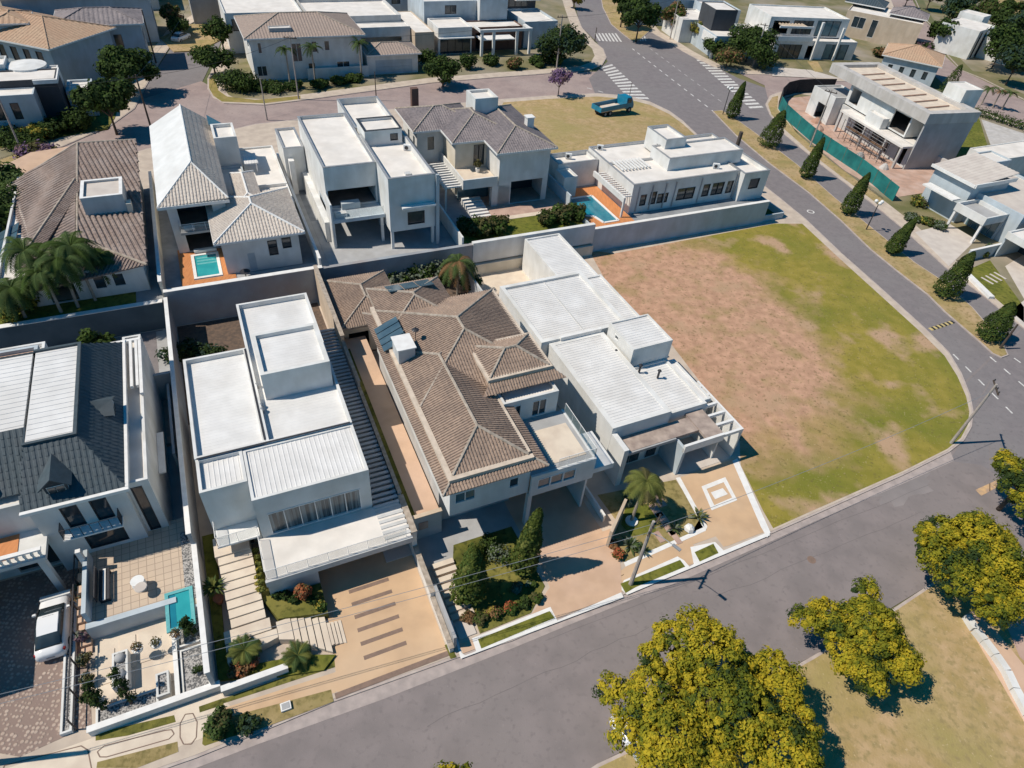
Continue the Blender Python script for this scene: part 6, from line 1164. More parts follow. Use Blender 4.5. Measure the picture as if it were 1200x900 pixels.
for k, (u, v, r, m_) in enumerate(((98, 89, 1.3, 'red_soil'), (86, 89, .9, 'gravel'), (101, 91, 1.0, 'brick_wall'), (81.5, 90.3, .8, 'raw_concrete'))):
    m = MB(); m.revolve(K.W(u, v, .14), [(r, 0), (r * .8, .35), (r * .4, .75), (.05, .9)], 9); solo('rubble_heap', m, m_, ['heap of red soil at the far end of the site', 'gravel heap before the scaffold', 'heap of bricks by the far wing of the unfinished house', 'pale sand heap at the near corner of the site'][k], 'heap', K.W(u, v, .14))
for k in range(2): m = MB(); m.bar(K.W(94 + k * .9, 88 + k * .1, .25), K.W(97 + k * 1.2, 89.0 + k * .2, .3), .25, .08); solo('plank', m, 'wood', ['timber plank on red soil nearer the teal fence', 'timber plank on red soil nearer the far wing'][k], 'plank', K.W(94, 88, .2))
# H15, H16
H = house('carport_house', 'grey white house with low pitched roofs and open carport by the avenue', E, (46, 58, 93, 106))
block(H, E, [51.6, 58.0, 95.8, 103.6], .1, 5.8, wall='blue_grey_wall', floor=False); m = MB(); tile_plane(m, [E.W(51.2, 95.3, 6), E.W(58.4, 95.3, 6), E.W(58.4, 103.8, 6.9), E.W(51.2, 103.8, 6.9)], .6, None, .04); part('roof_sheet', m, 'drive_grey', H)
m = MB().box(E, 51.0, 51.18, 95.2, 103.9, 5.7, 6.25); m.box(E, 51.18, 58.4, 95.1, 95.28, 5.7, 6.1); part('eave_board', m, 'trim_white', H)
block(H, E, [46.3, 51.0, 92.9, 97.2], 2.9, 4.0, wall='white_wall', roof='grey_wall', par=.5); pbox('carport_wall', H, E, 46.3, 51, 97.25, 97.45, .1, 4.0, 'blue_grey_wall'); pbox('column', H, E, 46.4, 46.7, 93.0, 93.3, .1, 2.88, 'trim_white'); pbox('column', H, E, 50.6, 50.9, 93.0, 93.3, .1, 2.88, 'trim_white')
block(H, E, [44.5, 56, 97.5, 110], .1, 4.6, wall='blue_grey_wall', roof='drive_grey', par=.3, t=.3); m = MB().box(E, 52, 57.2, 93.4, 95.0, 3.6, 3.8); part('porch_roof', m, 'trim_white', H); block(H, E, [55, 58.5, 104, 107.5], 4.6, 6.8, wall='blue_grey_wall', par=.2)
for k in range(5): pbox('garage_panel', H, E, 46.6 + k * .85, 47.35 + k * .85, 97.15, 97.24, .2, 2.7, 'glass_blue')
struct('driveway', MB().prism([P(x, y, .13) for x, y in ((1072, 272), (1112, 262), (1144, 281), (1112, 312))], 0, .15), 'drive_grey')
H = house('corner_house', 'white flat roofed house with dark carport at the right edge', E, (34, 43, 92, 104))
u, v = E.uv(1163, 262, 3.6); r = E.rect((1180, 275), (1260, 300), 3.6)
u0, v0 = E.uv(1181, 272, 3.8); block(H, E, [u0 - 9, u0, v0, v0 + 12], 3.0, 3.9, wall='white_wall', par=.2); pbox('carport_wall', H, E, u0 - 9, u0, v0 + 5, v0 + 5.2, .1, 2.98, 'dark_wall'); pbox('side_wall', H, E, u0 - .2, u0, v0 + .3, v0 + 5, .1, 2.98, 'blue_grey_wall')
wallthing('stepped white garden wall between the two driveways', [(E, u0 + .2, u0 + .45, v0 - 5, v0 + 4, 0, 1.7, 'blue_grey_wall')], cope='trim_white')
struct('front_lawn', MB().prism([P(x, y, .13) for x, y in ((1130, 318), (1160, 305), (1200, 360), (1200, 378))], 0, .15), 'grass_bright'); fs = thing('path_slabs', 'white path slabs on the small lawn at the right edge', 'paving', P(1165, 322, .14))
for k in range(4): a = P(1150 + k * 5, 325 - k * 2, .16); b = P(1164 + k * 5, 333 - k * 2, .16); part('slab', MB().bar(a, b, .28, .05), 'drive_grey', fs)
wallthing('long low white kerb wall along the small lawn', [(E, 34.6, 41.4, 85.0, 85.5, 0, .3, 'trim_white')]) if False else None
w_ = thing('low_wall', 'long low white wall along the pavement by the small lawn', 'wall', P(1150, 335, .12)); part('block', MB().bar(P(1133, 321, .3), P(1162, 349, .3), .7, .36), 'trim_white', w_)
struct('driveway', MB().prism([P(x, y, .13) for x, y in ((1182, 366), (1200, 352), (1240, 380), (1200, 384))], 0, .15), 'drive_grey'); struct('driveway', MB().prism([P(x, y, .13) for x, y in ((1178, 312), (1200, 298), (1240, 330), (1200, 350))], 0, .15), 'drive_grey')
H = thing('pool_terrace_house', 'white roof slab with pale terrace at the right edge beside the green lawn', 'house', P(1180, 180, .1)); r = E.rect((1168, 188), (1230, 160), 4.0); block(H, E, r, .1, 4.0, wall='white_wall', par=.1); struct('pale_terrace', MB().prism([P(x, y, .13) for x, y in ((1150, 140), (1210, 160), (1210, 200), (1168, 190))], 0, .16), 'raw_concrete')
hd = MB()
for k in range(9): clump(hd, P(1147 + k * 7, 130 + k * 2.2, .9), (1.5, 1.5, 1.0), 160, .3, [0, 1], 1, .5)
solo('clipped_hedge', hd, ['leaf_green', 'leaf_dark'], 'long clipped green hedge beside the far right street', 'hedge', P(1170, 138, .1))
fb = MB()
# ================================================================ trees with rosettes of leaves (foreground)
def rosette_tree(label, base, blobs, mats, n_ros=900, s=.30, seed=1, th=3.0, trunk_r=.2, group='broad leaved trees in the park corner', weights=(.55, .3, .15)):
    rs = random.Random(seed); t = thing('broadleaf_tree', label, 'tree', base, group); t_ = BASE[t]; BASE[t] = Vector((0, 0, 0))
    m = MB(); trunk_limbs(m, th, trunk_r, [Vector(b[0]) for b in blobs]); part('trunk', m, 'bark', t, smooth=True)
    m = MB(); minis = []
    for c, r in blobs:
        c = Vector(c)
        for i in range(int(60 * r * r)):
            z = rs.uniform(-.45, 1); a = rs.uniform(0, 6.2832); q = math.sqrt(max(0, 1 - z * z)); d = Vector((q * math.cos(a), q * math.sin(a), z)); p = c + Vector((d.x, d.y, d.z * .8)) * r * rs.uniform(.78, 1.08)
            sp = rs.uniform(.26, .5)
            if any((p - o[0]).length < sp for o in minis): continue
            if any((p - Vector(c2)).length < r2 * .62 for c2, r2 in blobs): continue
            minis.append((p, d, rs.uniform(.16, .46)))
    per = max(20, int(n_ros * 8 / max(1, len(minis)) * 1.0))
    for p0, d0, mr in minis:
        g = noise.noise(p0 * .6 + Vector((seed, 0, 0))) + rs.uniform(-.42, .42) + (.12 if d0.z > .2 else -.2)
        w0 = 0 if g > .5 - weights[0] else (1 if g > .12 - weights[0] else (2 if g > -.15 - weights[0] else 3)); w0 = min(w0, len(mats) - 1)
        for i in range(per):
            z = rs.uniform(-.5, 1); a = rs.uniform(0, 6.2832); q = math.sqrt(max(0, 1 - z * z)); d = Vector((q * math.cos(a), q * math.sin(a), z)); p = p0 + d * mr * rs.uniform(.45, 1.35)
            n = (d + d0 * .3 + Vector((rs.uniform(-.5, .5), rs.uniform(-.5, .5), .35))).normalized(); w = w0 if rs.random() < .75 else min(len(mats) - 1, w0 + 1)
            leafq(m, p, n, s * rs.uniform(.5, 1.15), w, rs.uniform(.45, .85))
    part('crown', m, list(mats), t); return t
def irregular(seed, R, h, n=16, bl=(1.0, 1.5), ang=None):
    rs = random.Random(seed); B = [((0, 0, h), R * .42), ((R * .2, -R * .1, h + .5), R * .34)]
    for i in range(n):
        a = 6.2832 * i / n + rs.uniform(-.25, .25); f = rs.choice((.55, .72, .85)) * rs.uniform(.9, 1.1); B.append(((math.cos(a) * R * f, math.sin(a) * R * f, h - .9 * f + rs.uniform(-.5, .5)), rs.uniform(*bl)))
    return B
GM = ('leaf_gold2', 'leaf_gold', 'leaf_mid', 'leaf_dark')
b = P(845, 828, 4.6); rosette_tree('largest golden green tree covering the road edge at the bottom', (b.x, b.y, .1), irregular(3, 5.2, 4.6, 20, (1.0, 1.45)) + [((-6.0, .7, 3.4), .8), ((-5.1, .2, 3.7), 1.0), ((-5.2, -1.6, 3.5), .9), ((-2.3, 4.0, 4.1), 1.1), ((-.6, 4.9, 4.0), 1.15), ((3.6, 2.6, 4.1), 1.1), ((-3, -2, 4.6), 1.7), ((3, -2, 4.6), 1.8), ((0, 2.6, 4.9), 1.8)], GM, 10500, .235, 3)
b = P(1010, 748, 3.8); rosette_tree('middle golden green tree at the corner of the dry park', (b.x, b.y, .1), irregular(8, 2.9, 3.8, 13, (.75, 1.05)) + [((-3.5, 1.0, 3.6), .6), ((-2.9, .9, 3.6), .6), ((1.2, 3.2, 4.0), .8), ((.5, 1, 4.3), 1.4)], GM, 4600, .225, 8, 2.6, .16, weights=(.38, .3, .2))
b = P(1150, 655, 4.2); rosette_tree('wide green and gold tree beside the park path at right', (b.x, b.y, .1), irregular(12, 3.8, 4.2, 18, (.9, 1.25)) + [((0, 1.5, 4.6), 1.6)], GM, 6500, .235, 12, 2.8, .18, weights=(.28, .3, .2))
b = P(1205, 560, 4.2); rosette_tree('tree cut by the right edge of the view above the park path', (b.x, b.y, .1), irregular(5, 2.4, 4.2, 10, (.8, 1.1)), GM, 2200, .24, 5, 2.8, .16, weights=(.25, .3, .25))
b = P(527, 925, 3.4); rosette_tree('small tree whose tip shows at the bottom edge', (b.x, b.y, .1), irregular(21, 1.3, 3.0, 6, (.5, .7)), GM, 500, .25, 21, 1.8, .1)
# ---------------------------------------------------------------- far and middle trees
def T(label, px, h, w, mats, n=1500, s=.45, seed=1, z=.12, **kw): b = P(px[0], px[1], z); return tree('tree', label, b, h, blobtree(seed, h, w), n, s, mats, trunk_r=kw.pop('tr', .16), **kw)
GD = ('leaf_dark', 'leaf_green', 'leaf_dark'); GO = ('leaf_olive', 'leaf_green', 'leaf_brown')
T('dense round dark green tree on the upper left pavement', (158, 112), 7.0, 9.0, GD, 3800, .42, 2); T('dark green tree with crown shading the left street corner', (137, 157), 7.4, 8.0, GD, 3600, .42, 4)
T('small spreading tree at the rounded street corner', (253, 90), 4.6, 7.6, ('leaf_dark', 'leaf_green'), 1500, .4, 6, up=.6); T('tree beside the white canopy of the tan roofed house', (263, 62), 6, 6.5, GD, 1200, .4, 7); T('tall dark tree at the top of the left street', (285, 30), 8.5, 7.5, GD, 2000, .5, 8)
T('small tree on the orange verge at top left', (205, 34), 4.5, 4.6, GO, 700, .45, 9); T('low round tree beside the orange verge', (212, 42), 3.0, 5.0, GD, 800, .4, 10); T('round dark bush tree on the back street pavement', (519, 101), 4.6, 7.0, GD, 2200, .36, 11, th=.5)
T('flat spreading dark tree over the street corner', (657, 76), 6.6, 10.5, ('leaf_dark', 'leaf_dark', 'leaf_teal'), 3200, .42, 12, up=.6); T('largest dark tree on the grass tip of the rising street', (745, 49), 9, 8.5, GD, 3000, .48, 13); T('second dark tree on the grass strip of the rising street', (727, 32), 8.5, 6.5, GD, 2000, .48, 14)
T('olive brown tree beside the pavement near the junction', (786, 40), 6.5, 7.5, GO, 1800, .45, 15); T('golden shrub tree before the white villa', (818, 52), 4.6, 5.4, ('leaf_yellow', 'leaf_olive', 'leaf_green'), 1100, .4, 16)
T('dark garden tree left of the white pergola house', (874, 72), 6.5, 10.5, GD, 3200, .45, 17); T('lower dark garden tree beside the driveway', (888, 80), 4.5, 8.0, GD, 1500, .4, 18); T('garden tree with a brown tinge before the blue house', (850, 80), 3.8, 7.0, GO, 900, .4, 19); T('small tree in front of the round window', (832, 68), 3.6, 5.5, GD, 700, .4, 20)
T('yellowish shrub tree beside the top street bend', (672, 10), 4, 5, ('leaf_yellow', 'leaf_green'), 600, .45, 22)
pt = T('small tree with purple blossom on the lot by the back street', (654, 112), 4.6, 4.8, ('leaf_purple', 'leaf_purple', 'leaf_lilac'), 900, .3, 23, tr=.08); pt['label'] = 'small tree with purple blossom on the lot by the back street'
shrub('large lilac flowering bush on the pavement at left', P(52, 196), 3.0, 3.4, ('leaf_lilac', 'leaf_purple', 'leaf_olive'), 1500, .3)
rs = random.Random(5)
for i, (x, y, h, w) in enumerate(((1095, 58, 7, 7), (1110, 34, 9, 9), (1122, 46, 8, 7), (1085, 12, 7, 7), (1120, 14, 9, 10), (1145, 12, 8, 9), (1162, 80, 9, 11), (1178, 100, 8, 9), (1150, 34, 7, 8), (1168, 44, 7, 9), (1188, 52, 8, 10), (1196, 28, 6, 7), (1172, 22, 5, 6), (1060, 8, 5, 5), (1205, 92, 7, 9))):
    lb = ['light green tree by the winding pavement at top right', 'tall dark tree behind the winding street', 'mid green tree left of the white box house', 'small tree near the top edge left of the wood', 'dark tree at the top edge of the wood', 'dark tree nearest the ochre field', 'massive dark tree right of the white box house', 'dark tree overhanging the pinkish street at right', 'bushy tree behind the white box house', 'tree between the white box and the field', 'dark tree at the right edge above the white house', 'lone small tree on the ochre field', 'low tree at the left border of the ochre field', 'small olive tree near the top edge by the street', 'dark tree cut by the right edge above the street'][i]
    T(lb, (x, y), h, w, [GD, ('leaf_dark', 'leaf_teal'), ('leaf_green', 'leaf_olive', 'leaf_dark')][i % 3], int(170 * w), .55, 40 + i, group='trees at the top right')
struct('ochre_field', MB().prism([P(x, y, .13) for x, y in ((1158, -20), (1168, 26), (1215, 34), (1260, -20))], 0, .2), 'verge')
for i, (x, y, w) in enumerate(((1050, 80, 2.2), (1080, 60, 3), (1030, 66, 2.5), (1062, 30, 2.5))): shrub(['dark red hedge bush behind the building site', 'reddish dark bush on the pinkish street edge', 'dark hedge bush before the blue arched wall', 'grey brown bush beside the bending street'][i], P(x, y), w, 2.2, ('leaf_lilac', 'leaf_dark') if i % 2 else ('leaf_dark', 'leaf_brown'), 500, .4)
# cypresses along the median
for i, (x, y, h, r, bx) in enumerate(((857, 138, 6.2, 1.2, .6), (900, 171, 5.8, 1.8, .8), (944, 208, 6.2, 1.15, .5), (993, 250, 6.0, 1.2, .6), (1045, 296, 4.9, 1.05, .9), (1106, 346, 5.9, 1.45, .5), (1158, 396, 4.7, 1.45, .1))):
    cypress(['slim cypress beside the globe lamp at the junction', 'stout cypress second from the junction', 'cypress facing the teal fence, third along the median', 'narrow cypress between the second lamp and the teal fence end', 'cypress bent strongly to the right beside the pale driveway', 'tall leaning cypress before the white driveway near the speed hump', 'cypress at the tip of the median beside the dark post'][i], P(x, y, .13), h, r, (bx, bx * .25), 4600, 'cypresses along the avenue median')
cypress('wide dark cypress on the round bed behind the building site', P(1108, 108, .13), 5.5, 1.5, (.6, 0), 1500)
cypress('cypress before the hoarding beside the pole', P(905, 130, .13), 6.0, 1.0, (.3, 0), 1500) if False else None
# palms
for i, (x, y, h, L) in enumerate(((112, 352, 5.6, 2.6), (92, 360, 5.2, 2.5), (50, 352, 5.2, 2.5), (72, 366, 4.2, 2.3), (30, 372, 3.0, 2.2), (128, 340, 3.4, 2.0))):
    palm(['palm nearest the pool house wall in the back garden', 'palm in the middle of the garden row beside the brown roof', 'left palm of the garden row above the lawn', 'shorter palm between two taller garden palms', 'low leafy palm at the left end of the back lawn', 'small palm tucked under the eaves in the back garden'][i], P(x, y, 3.0), h, L * 1.05, 36, (random.uniform(-.5, .5), .3), 'palms in the back garden', mats=('leaf_palm', 'leaf_green'), droop=.95, w=.6)
for i, (x, y, h) in enumerate(((341, 104, 6.4), (370, 99, 6.2), (424, 92, 6.0))): palm(['street palm nearest the slim pole before the tan roofed house', 'street palm in the middle of three by the white house', 'street palm over the garage driveway'][i], P(x, y), h, 2.2, 16, (0, 0), 'street palms before the tan roofed house', mats=('leaf_dark', 'leaf_palm'), r=.14)
palm('bushy palm with orange dry fronds behind the brown roof', P(536, 345), 4.2, 2.6, 34, (0, 0), None, ('leaf_palm', 'leaf_brown'), droop=1.0, w=.6); palm('palm in white stone ring in front of the ribbed roof house', P(740, 610, .14), 4.2, 1.9, 34, (.35, .6), None, ('leaf_palm_y', 'leaf_olive'), r=.11, droop=.9, w=.5)
st = thing('tree_ring', 'round white stone ring round the palm foot', 'stone ring', P(740, 611, .14)); part('ring', MB().revolve(P(740, 611, .13), [(.5, 0), (.5, .12), (.3, .12)], 14), 'trim_white', st)
for i, (x, y) in enumerate(((1150, 122), (1163, 126), (1174, 128))): palm(['leftmost small palm by the far right street', 'middle small palm by the far right street', 'rightmost small palm by the far right street'][i], P(x, y), 3.2, 1.8, 14, (0, 0), 'small palms by the far right street', mats=('leaf_palm', 'leaf_brown'))
for i, (x, y, r, h) in enumerate(((15, 245, 3.0, 4), (28, 222, 2.2, 3.5), (8, 215, 2.5, 4), (0, 262, 3, 4))): shrub(['dark leafy mass beside the solar roof', 'leafy bush with orange blossom by the pinkish yard', 'bush at the left edge above the yard', 'shaded bush at the left edge beside the solar roof'][i], P(x, y + 14, 3), r, h, ('leaf_dark', 'leaf_green', 'leaf_palm'), 900, .35)
for i, (x, y, r, h) in enumerate(((15, 375, 1.3, 2.4), (35, 362, 1.2, 2.0), (5, 352, 1.5, 2.5))): shrub(['yellow green bush in the left back garden', 'mixed bush beside the cream patio wall', 'bush at the left edge over the lawn'][i], P(x, y, 3), r, h, ('leaf_green', 'leaf_yellow', 'leaf_dark'), 450, .25)
T('small dark tree in the shaded yard behind the slate roof', (124, 428), 4.0, 3.2, ('leaf_green', 'leaf_dark'), 700, .3, 71)
for i, (x, y, r, h) in enumerate(((468, 338, 1.7, 2.4), (492, 335, 1.9, 2.8), (512, 330, 1.8, 3.0), (552, 342, 1.3, 2.4))): shrub(['leafy bush at the left of the group behind the brown roof', 'broad leaved bush behind the rear solar panels', 'bush left of the orange fronded palm', 'dark bush right of the orange fronded palm'][i], P(x, y), r, h, ('leaf_green', 'leaf_dark', 'leaf_grey'), 700, .25)
for i, (x, y, r, h) in enumerate(((548, 276, 1.6, 1.6), (562, 280, 2.0, 2.0), (582, 276, 1.8, 1.8), (640, 268, 1.4, 1.6), (658, 264, 1.9, 2.2), (674, 262, 1.5, 1.8))): shrub(['bush at the left end of the hedge above the retaining wall', 'large dark bush above the retaining wall', 'bush at the right end of the hedge before the stairs', 'bush left of the round lawn bush', 'round bush at the lawn end beside the pool', 'olive bush touching the pool corner'][i], P(x, y - 6, 3.0), r, h, ('leaf_green', 'leaf_dark', 'leaf_olive'), 700, .25)
for k, (x, y) in enumerate(((205, 420), (225, 415), (250, 418))): shrub(['dark bush at the left in the yard below the retaining wall', 'dark bush in the middle of the yard below the retaining wall', 'dark bush at the right in the yard below the retaining wall'][k], P(x, y), 1.5, 1.4, ('leaf_dark', 'leaf_teal'), 400, .2)
# front gardens
cypress('left conifer in the brown house garden', P(549, 698, .15), 5.6, 1.15, (.3, .1), 5200, 'conifers in the brown house garden', ('leaf_cypress2', 'leaf_green', 'leaf_palm_y'), .2, 'conifer', 'conifer'); cypress('right taller conifer beside the pink driveway', P(613, 668, .15), 7.0, .95, (.5, .2), 5200, 'conifers in the brown house garden', ('leaf_cypress2', 'leaf_cypress', 'leaf_palm_y'), .2, 'conifer', 'conifer')
for i, (x, y, r, h, mt) in enumerate(((555, 655, .9, 1.5, ('leaf_green', 'leaf_cypress2')), (585, 655, 1.1, 1.3, ('leaf_green', 'leaf_grey', 'leaf_dark')), (570, 640, .8, 1.1, ('leaf_dark', 'leaf_green')), (548, 725, .55, .5, ('leaf_olive', 'leaf_brown')), (563, 727, .6, .6, ('leaf_green', 'leaf_olive')), (580, 720, .6, .6, ('leaf_yellow', 'leaf_brown', 'leaf_green')), (598, 714, .6, .55, ('leaf_red', 'leaf_green')), (614, 708, .55, .5, ('leaf_green', 'leaf_dark')), (629, 703, .5, .6, ('leaf_olive', 'leaf_green')), (606, 690, .5, .45, ('leaf_olive', 'leaf_grey')), (622, 686, .4, .4, ('leaf_grey', 'leaf_green')))):
    shrub(['bright shrub behind the left conifer', 'broad leaved shrub between the two conifers', 'dark shrub by the shaded wall of the brown house', 'low brownish plant at the left end of the front bed', 'second low plant from the left in the front bed', 'yellowish low plant in the front bed', 'reddish low plant in the front bed', 'green plant right of the reddish one in the front bed', 'rightmost plant at the tip of the front bed', 'small olive bush below the right conifer', 'small grey bush at the drive edge'][i], P(x, y, .16), r, h, mt, 330, .13)
spiky('variegated agave with long grey green leaves by the screen wall', P(738, 640, .14), .95, 34, ('leaf_grey', 'leaf_palm')); spiky('second agave at the foot of the palm garden', P(752, 646, .14), .8, 26, ('leaf_grey', 'leaf_palm')); spiky('spiky plant at the edge of the orange driveway', P(818, 607, .14), .95, 30, ('leaf_grey', 'leaf_palm_y'))
spiky('spiky grey plant in the shade of the palm', P(790, 620, .14), .8, 24, ('leaf_grey', 'leaf_palm'))
shrub('orange red flowering plant at the foot of the screen wall', P(724, 652, .14), .55, .6, ('leaf_red', 'leaf_red', 'leaf_green'), 300, .12); shrub('second orange red plant beside the border', P(719, 640, .14), .45, .5, ('leaf_red', 'leaf_brown'), 220, .12)
shrub('dark plant in the shade near the screen wall', P(735, 590, .14), .5, .7, ('leaf_dark', 'leaf_grey'), 200, .14)
rk = thing('white_rock', 'white rock at the corner of the palm garden', 'rock', P(807, 621, .14)); m = MB(); m.revolve(P(807, 621, .12), [(.3, 0), (.42, .15), (.35, .4), (.15, .55)], 7); part('stone', m, 'trim_white', rk)
spiky('yucca in a terracotta pot beside the cream steps', P(252, 694, .9), .95, 46, ('leaf_palm_y', 'leaf_palm'), h=.9, stem=.5); pc = thing('terracotta_pot', 'terracotta pot standing left of the cream steps', 'pot', P(258, 706, .3)); part('pot', MB().revolve(P(258, 706, .3), [(.2, 0), (.32, .55), (.34, .6)], 12), 'terracotta', pc)
palm('cycas palm in the grass below the cream landing', P(289, 768, .3), .7, 1.15, 44, (0, 0), None, ('leaf_palm_y', 'leaf_palm'), droop=.7, w=.3, rise=(.3, 1.1)); palm('lower cycas by the foot of the garden stairs', P(350, 772, .3), .45, 1.05, 40, (0, 0), None, ('leaf_palm', 'leaf_palm_y'), droop=.6, w=.3, rise=(.2, 1.0))
shrub('round reddish brown bush on the garden grass', P(286, 783, .3), 1.0, .75, ('leaf_red', 'leaf_brown', 'leaf_brown'), 500, .13); shrub('orange brown shrub beside the garage wall', P(357, 700, .9), .6, 1.5, ('leaf_brown', 'leaf_red', 'leaf_olive'), 420, .14)
for k in range(7): shrub(['topmost yellow shrub of the row beside the stairs', 'second yellow shrub down beside the stairs', 'third yellow shrub down beside the stairs', 'fourth yellow shrub down beside the stairs', 'fifth yellow shrub down beside the stairs', 'sixth yellow shrub down beside the stairs', 'lowest yellow shrub of the row beside the stairs'][k], P(299 + k * 1.2, 648 + k * 7.5, 1.2), .32, .5, ('leaf_yellow', 'leaf_palm_y'), 110, .12, group='yellow shrubs beside the garden stairs')
for k, (x, y) in enumerate(((325, 698), (335, 700), (345, 703), (370, 705), (376, 712))): shrub(['leftmost low plant under the terrace wall', 'second low plant under the terrace wall', 'third low plant under the terrace wall', 'plant right of the orange brown shrub', 'yellowish plant by the drive corner'][k], P(x, y, .9), .42, .5, ('leaf_green', 'leaf_dark') if k < 4 else ('leaf_yellow', 'leaf_green'), 160, .13)
for k, (x, y, r) in enumerate(((258, 858, .8), (262, 842, .6))): shrub(['green bush on the street verge', 'upper bush on the street verge with red tips'][k], P(x, y, .14), r, 1.5 - .5 * k, ('leaf_green', 'leaf_palm', 'leaf_olive'), 520, .14)
shrub('dark dense bush at the verge edge by the kerb', P(293, 851, .14), .75, .9, ('leaf_dark', 'leaf_teal'), 500, .13)
fr = thing('meter_frame', 'small white frame box on the verge grass', 'box', P(335, 828, .14)); m = MB(); q = E.uv(335, 828, .2); m.box(E, q[0] - .25, q[0] + .25, q[1] - .3, q[1] + .3, .14, .3); part('frame', m, 'trim_white', fr); part('panel', MB().box(E, q[0] - .18, q[0] + .18, q[1] - .22, q[1] + .22, .3, .32), 'grey_wall', fr)
def juniper(label, base, h, bend):
    t = thing('juniper', label, 'juniper', base, 'twisted junipers in the front garden'); m = MB(); b = Vector(base); BASE[t] = b; rs = random.Random(int(h * 100)); tops = []
    for k in range(9):
        a = k * 2.4; f = .25 + .75 * k / 9; tops.append((b + Vector((bend[0] * f + math.cos(a) * .28 * (1 - f * .5), bend[1] * f + math.sin(a) * .28 * (1 - f * .5), h * f)), .34 * (1.15 - f * .6)))
    tm = MB().path([b, b + Vector((bend[0] * .4, bend[1] * .4, h * .5)), b + Vector((bend[0], bend[1], h))], [.09, .06, .02], 6); part('trunk', tm, 'bark', t)
    for c, r in tops: clump(m, c, (r, r, r * 1.3), 130, .13, [0, 1], 1, .3)
    part('crown', m, ['leaf_cypress', 'leaf_dark'], t)
juniper('left twisted juniper beside the driveway railing', P(121, 833, .2), 2.9, (-.35, .5)); juniper('right twisted juniper leaning over the cream slabs', P(155, 826, .2), 3.1, (-.7, .8))
for k, (x, y) in enumerate(((163, 763), (185, 757), (208, 747))):
    pc = thing('potted_shrub', ['leftmost of three white pots before the terrace', 'middle of three white pots before the terrace', 'rightmost of three white pots, next to the plunge pool'][k], 'potted plant', P(x, y, .9), 'white pots along the terrace front'); q = P(x, y, .9); part('pot', MB().revolve(q, [(.16, 0), (.3, .2), (.32, .38)], 12), 'white_plastic', pc); m = MB(); clump(m, q + Vector((0, 0, .62)), (.36, .36, .3), 150, .12, [0, 1]); part('foliage', m, ['leaf_olive', 'leaf_brown'], pc)
juniper('dark juniper in a pot at the corner of the plunge pool', P(226, 744, .9), 1.9, (-.25, .1))
for k, (x, y, r, mt) in enumerate(((97, 690, .45, ('leaf_grey', 'leaf_olive')), (99, 705, .45, ('leaf_grey', 'leaf_brown')), (100, 722, .35, ('leaf_yellow', 'leaf_olive')), (98, 748, .45, ('leaf_grey', 'leaf_lilac')), (101, 775, .5, ('leaf_grey', 'leaf_olive')), (104, 797, .42, ('leaf_grey', 'leaf_olive')), (104, 820, .45, ('leaf_olive', 'leaf_dark')))):
    shrub(['grey shrub at the top of the planter strip', 'second grey shrub of the planter strip', 'yellow tufted plant in the planter strip', 'lilac grey shrub beside the white car', 'round grey shrub at the middle of the planter strip', 'sixth shrub of the planter strip, over the cobbles', 'lowest olive ball shrub in the planter strip'][k], P(x, y, .45), r, r * 1.5, mt, 260, .11, group='shrubs in the planter strip')
shrub('round succulent on the lower gravel bed', P(233, 785, .5), .4, .4, ('leaf_grey', 'leaf_dark'), 200, .1)
# gardens right
for k, (x, y, r, h) in enumerate(((1075, 240, 1.6, 1.4), (1068, 258, 1.3, 1.1), (1085, 262, 1.2, 1.0), (1095, 228, 1.5, 2.0), (1118, 222, 1.3, 2.2), (1100, 268, 1.2, 1.2), (1150, 300, .8, .9), (1160, 292, .7, .8))): shrub(['yellow green bush on the corner garden by the lamp', 'low bush at the front of the corner garden', 'clipped bush beside the pale driveway', 'grey leaved shrub behind the corner garden', 'pale shrub beside the stepped roof', 'round bush at the driveway corner', 'small bush at the right driveway edge', 'farther small bush at the right driveway edge'][k], P(x, y), r, h, ('leaf_olive', 'leaf_green', 'leaf_yellow') if k % 2 == 0 else ('leaf_green', 'leaf_grey', 'leaf_dark'), 420, .2)
for k in range(8): shrub(['dark bush at the rounded corner of the tan roofed house', 'second dark bush along the white corner house', 'third dark bush along the white corner house', 'fourth dark bush along the white corner house', 'low bush beside the street palm', 'bush between two street palms', 'bush left of the garage driveway', 'flowering bush beside the garage driveway'][k], P((272, 285, 300, 318, 345, 375, 398, 415)[k], (104, 106, 104, 106, 104, 102, 98, 95)[k]), 3.0 if k < 4 else 1.8, 3.2 if k < 2 else 1.3, GD, 600, .3, group='bushes before the white corner house')
for k in range(7): shrub(['dark bush beside the modern grey house, leftmost', 'tall dark shrub by the glass front of the modern house', 'bush right of the glass front', 'olive bush before the dark entrance', 'bush beside the second entrance steps', 'dark bush under the spreading tree', 'small reddish bush by the pavement steps'][k], P((500, 548, 575, 602, 628, 648, 632)[k], (78, 80, 76, 80, 76, 74, 79)[k]), (2.2, 2.0, 1.8, 1.8, 1.6, 3.0, 1.0)[k], (3.5, 3.0, 2.2, 2.2, 2.0, 2.4, 1.0)[k], GD if k != 3 else GO, 650, .3, group='bushes before the modern grey house')
for k in range(5): shrub(['flowering yellow bush on the left lawn', 'bush behind the yellow flowers on the left lawn', 'dark hedge bush at the left edge of the lawn', 'hedge bush below the dark house', 'bush between the dark house and the street tree'][k], P((45, 65, 10, 30, 92)[k], (162, 158, 168, 172, 150)[k]), (2.2, 2.4, 3.2, 2.6, 2.6)[k], (2.0, 2.4, 2.4, 1.6, 3.0)[k], ('leaf_yellow', 'leaf_green') if k == 0 else GD, 650, .3)
wood = MB(); rs = random.Random(9)
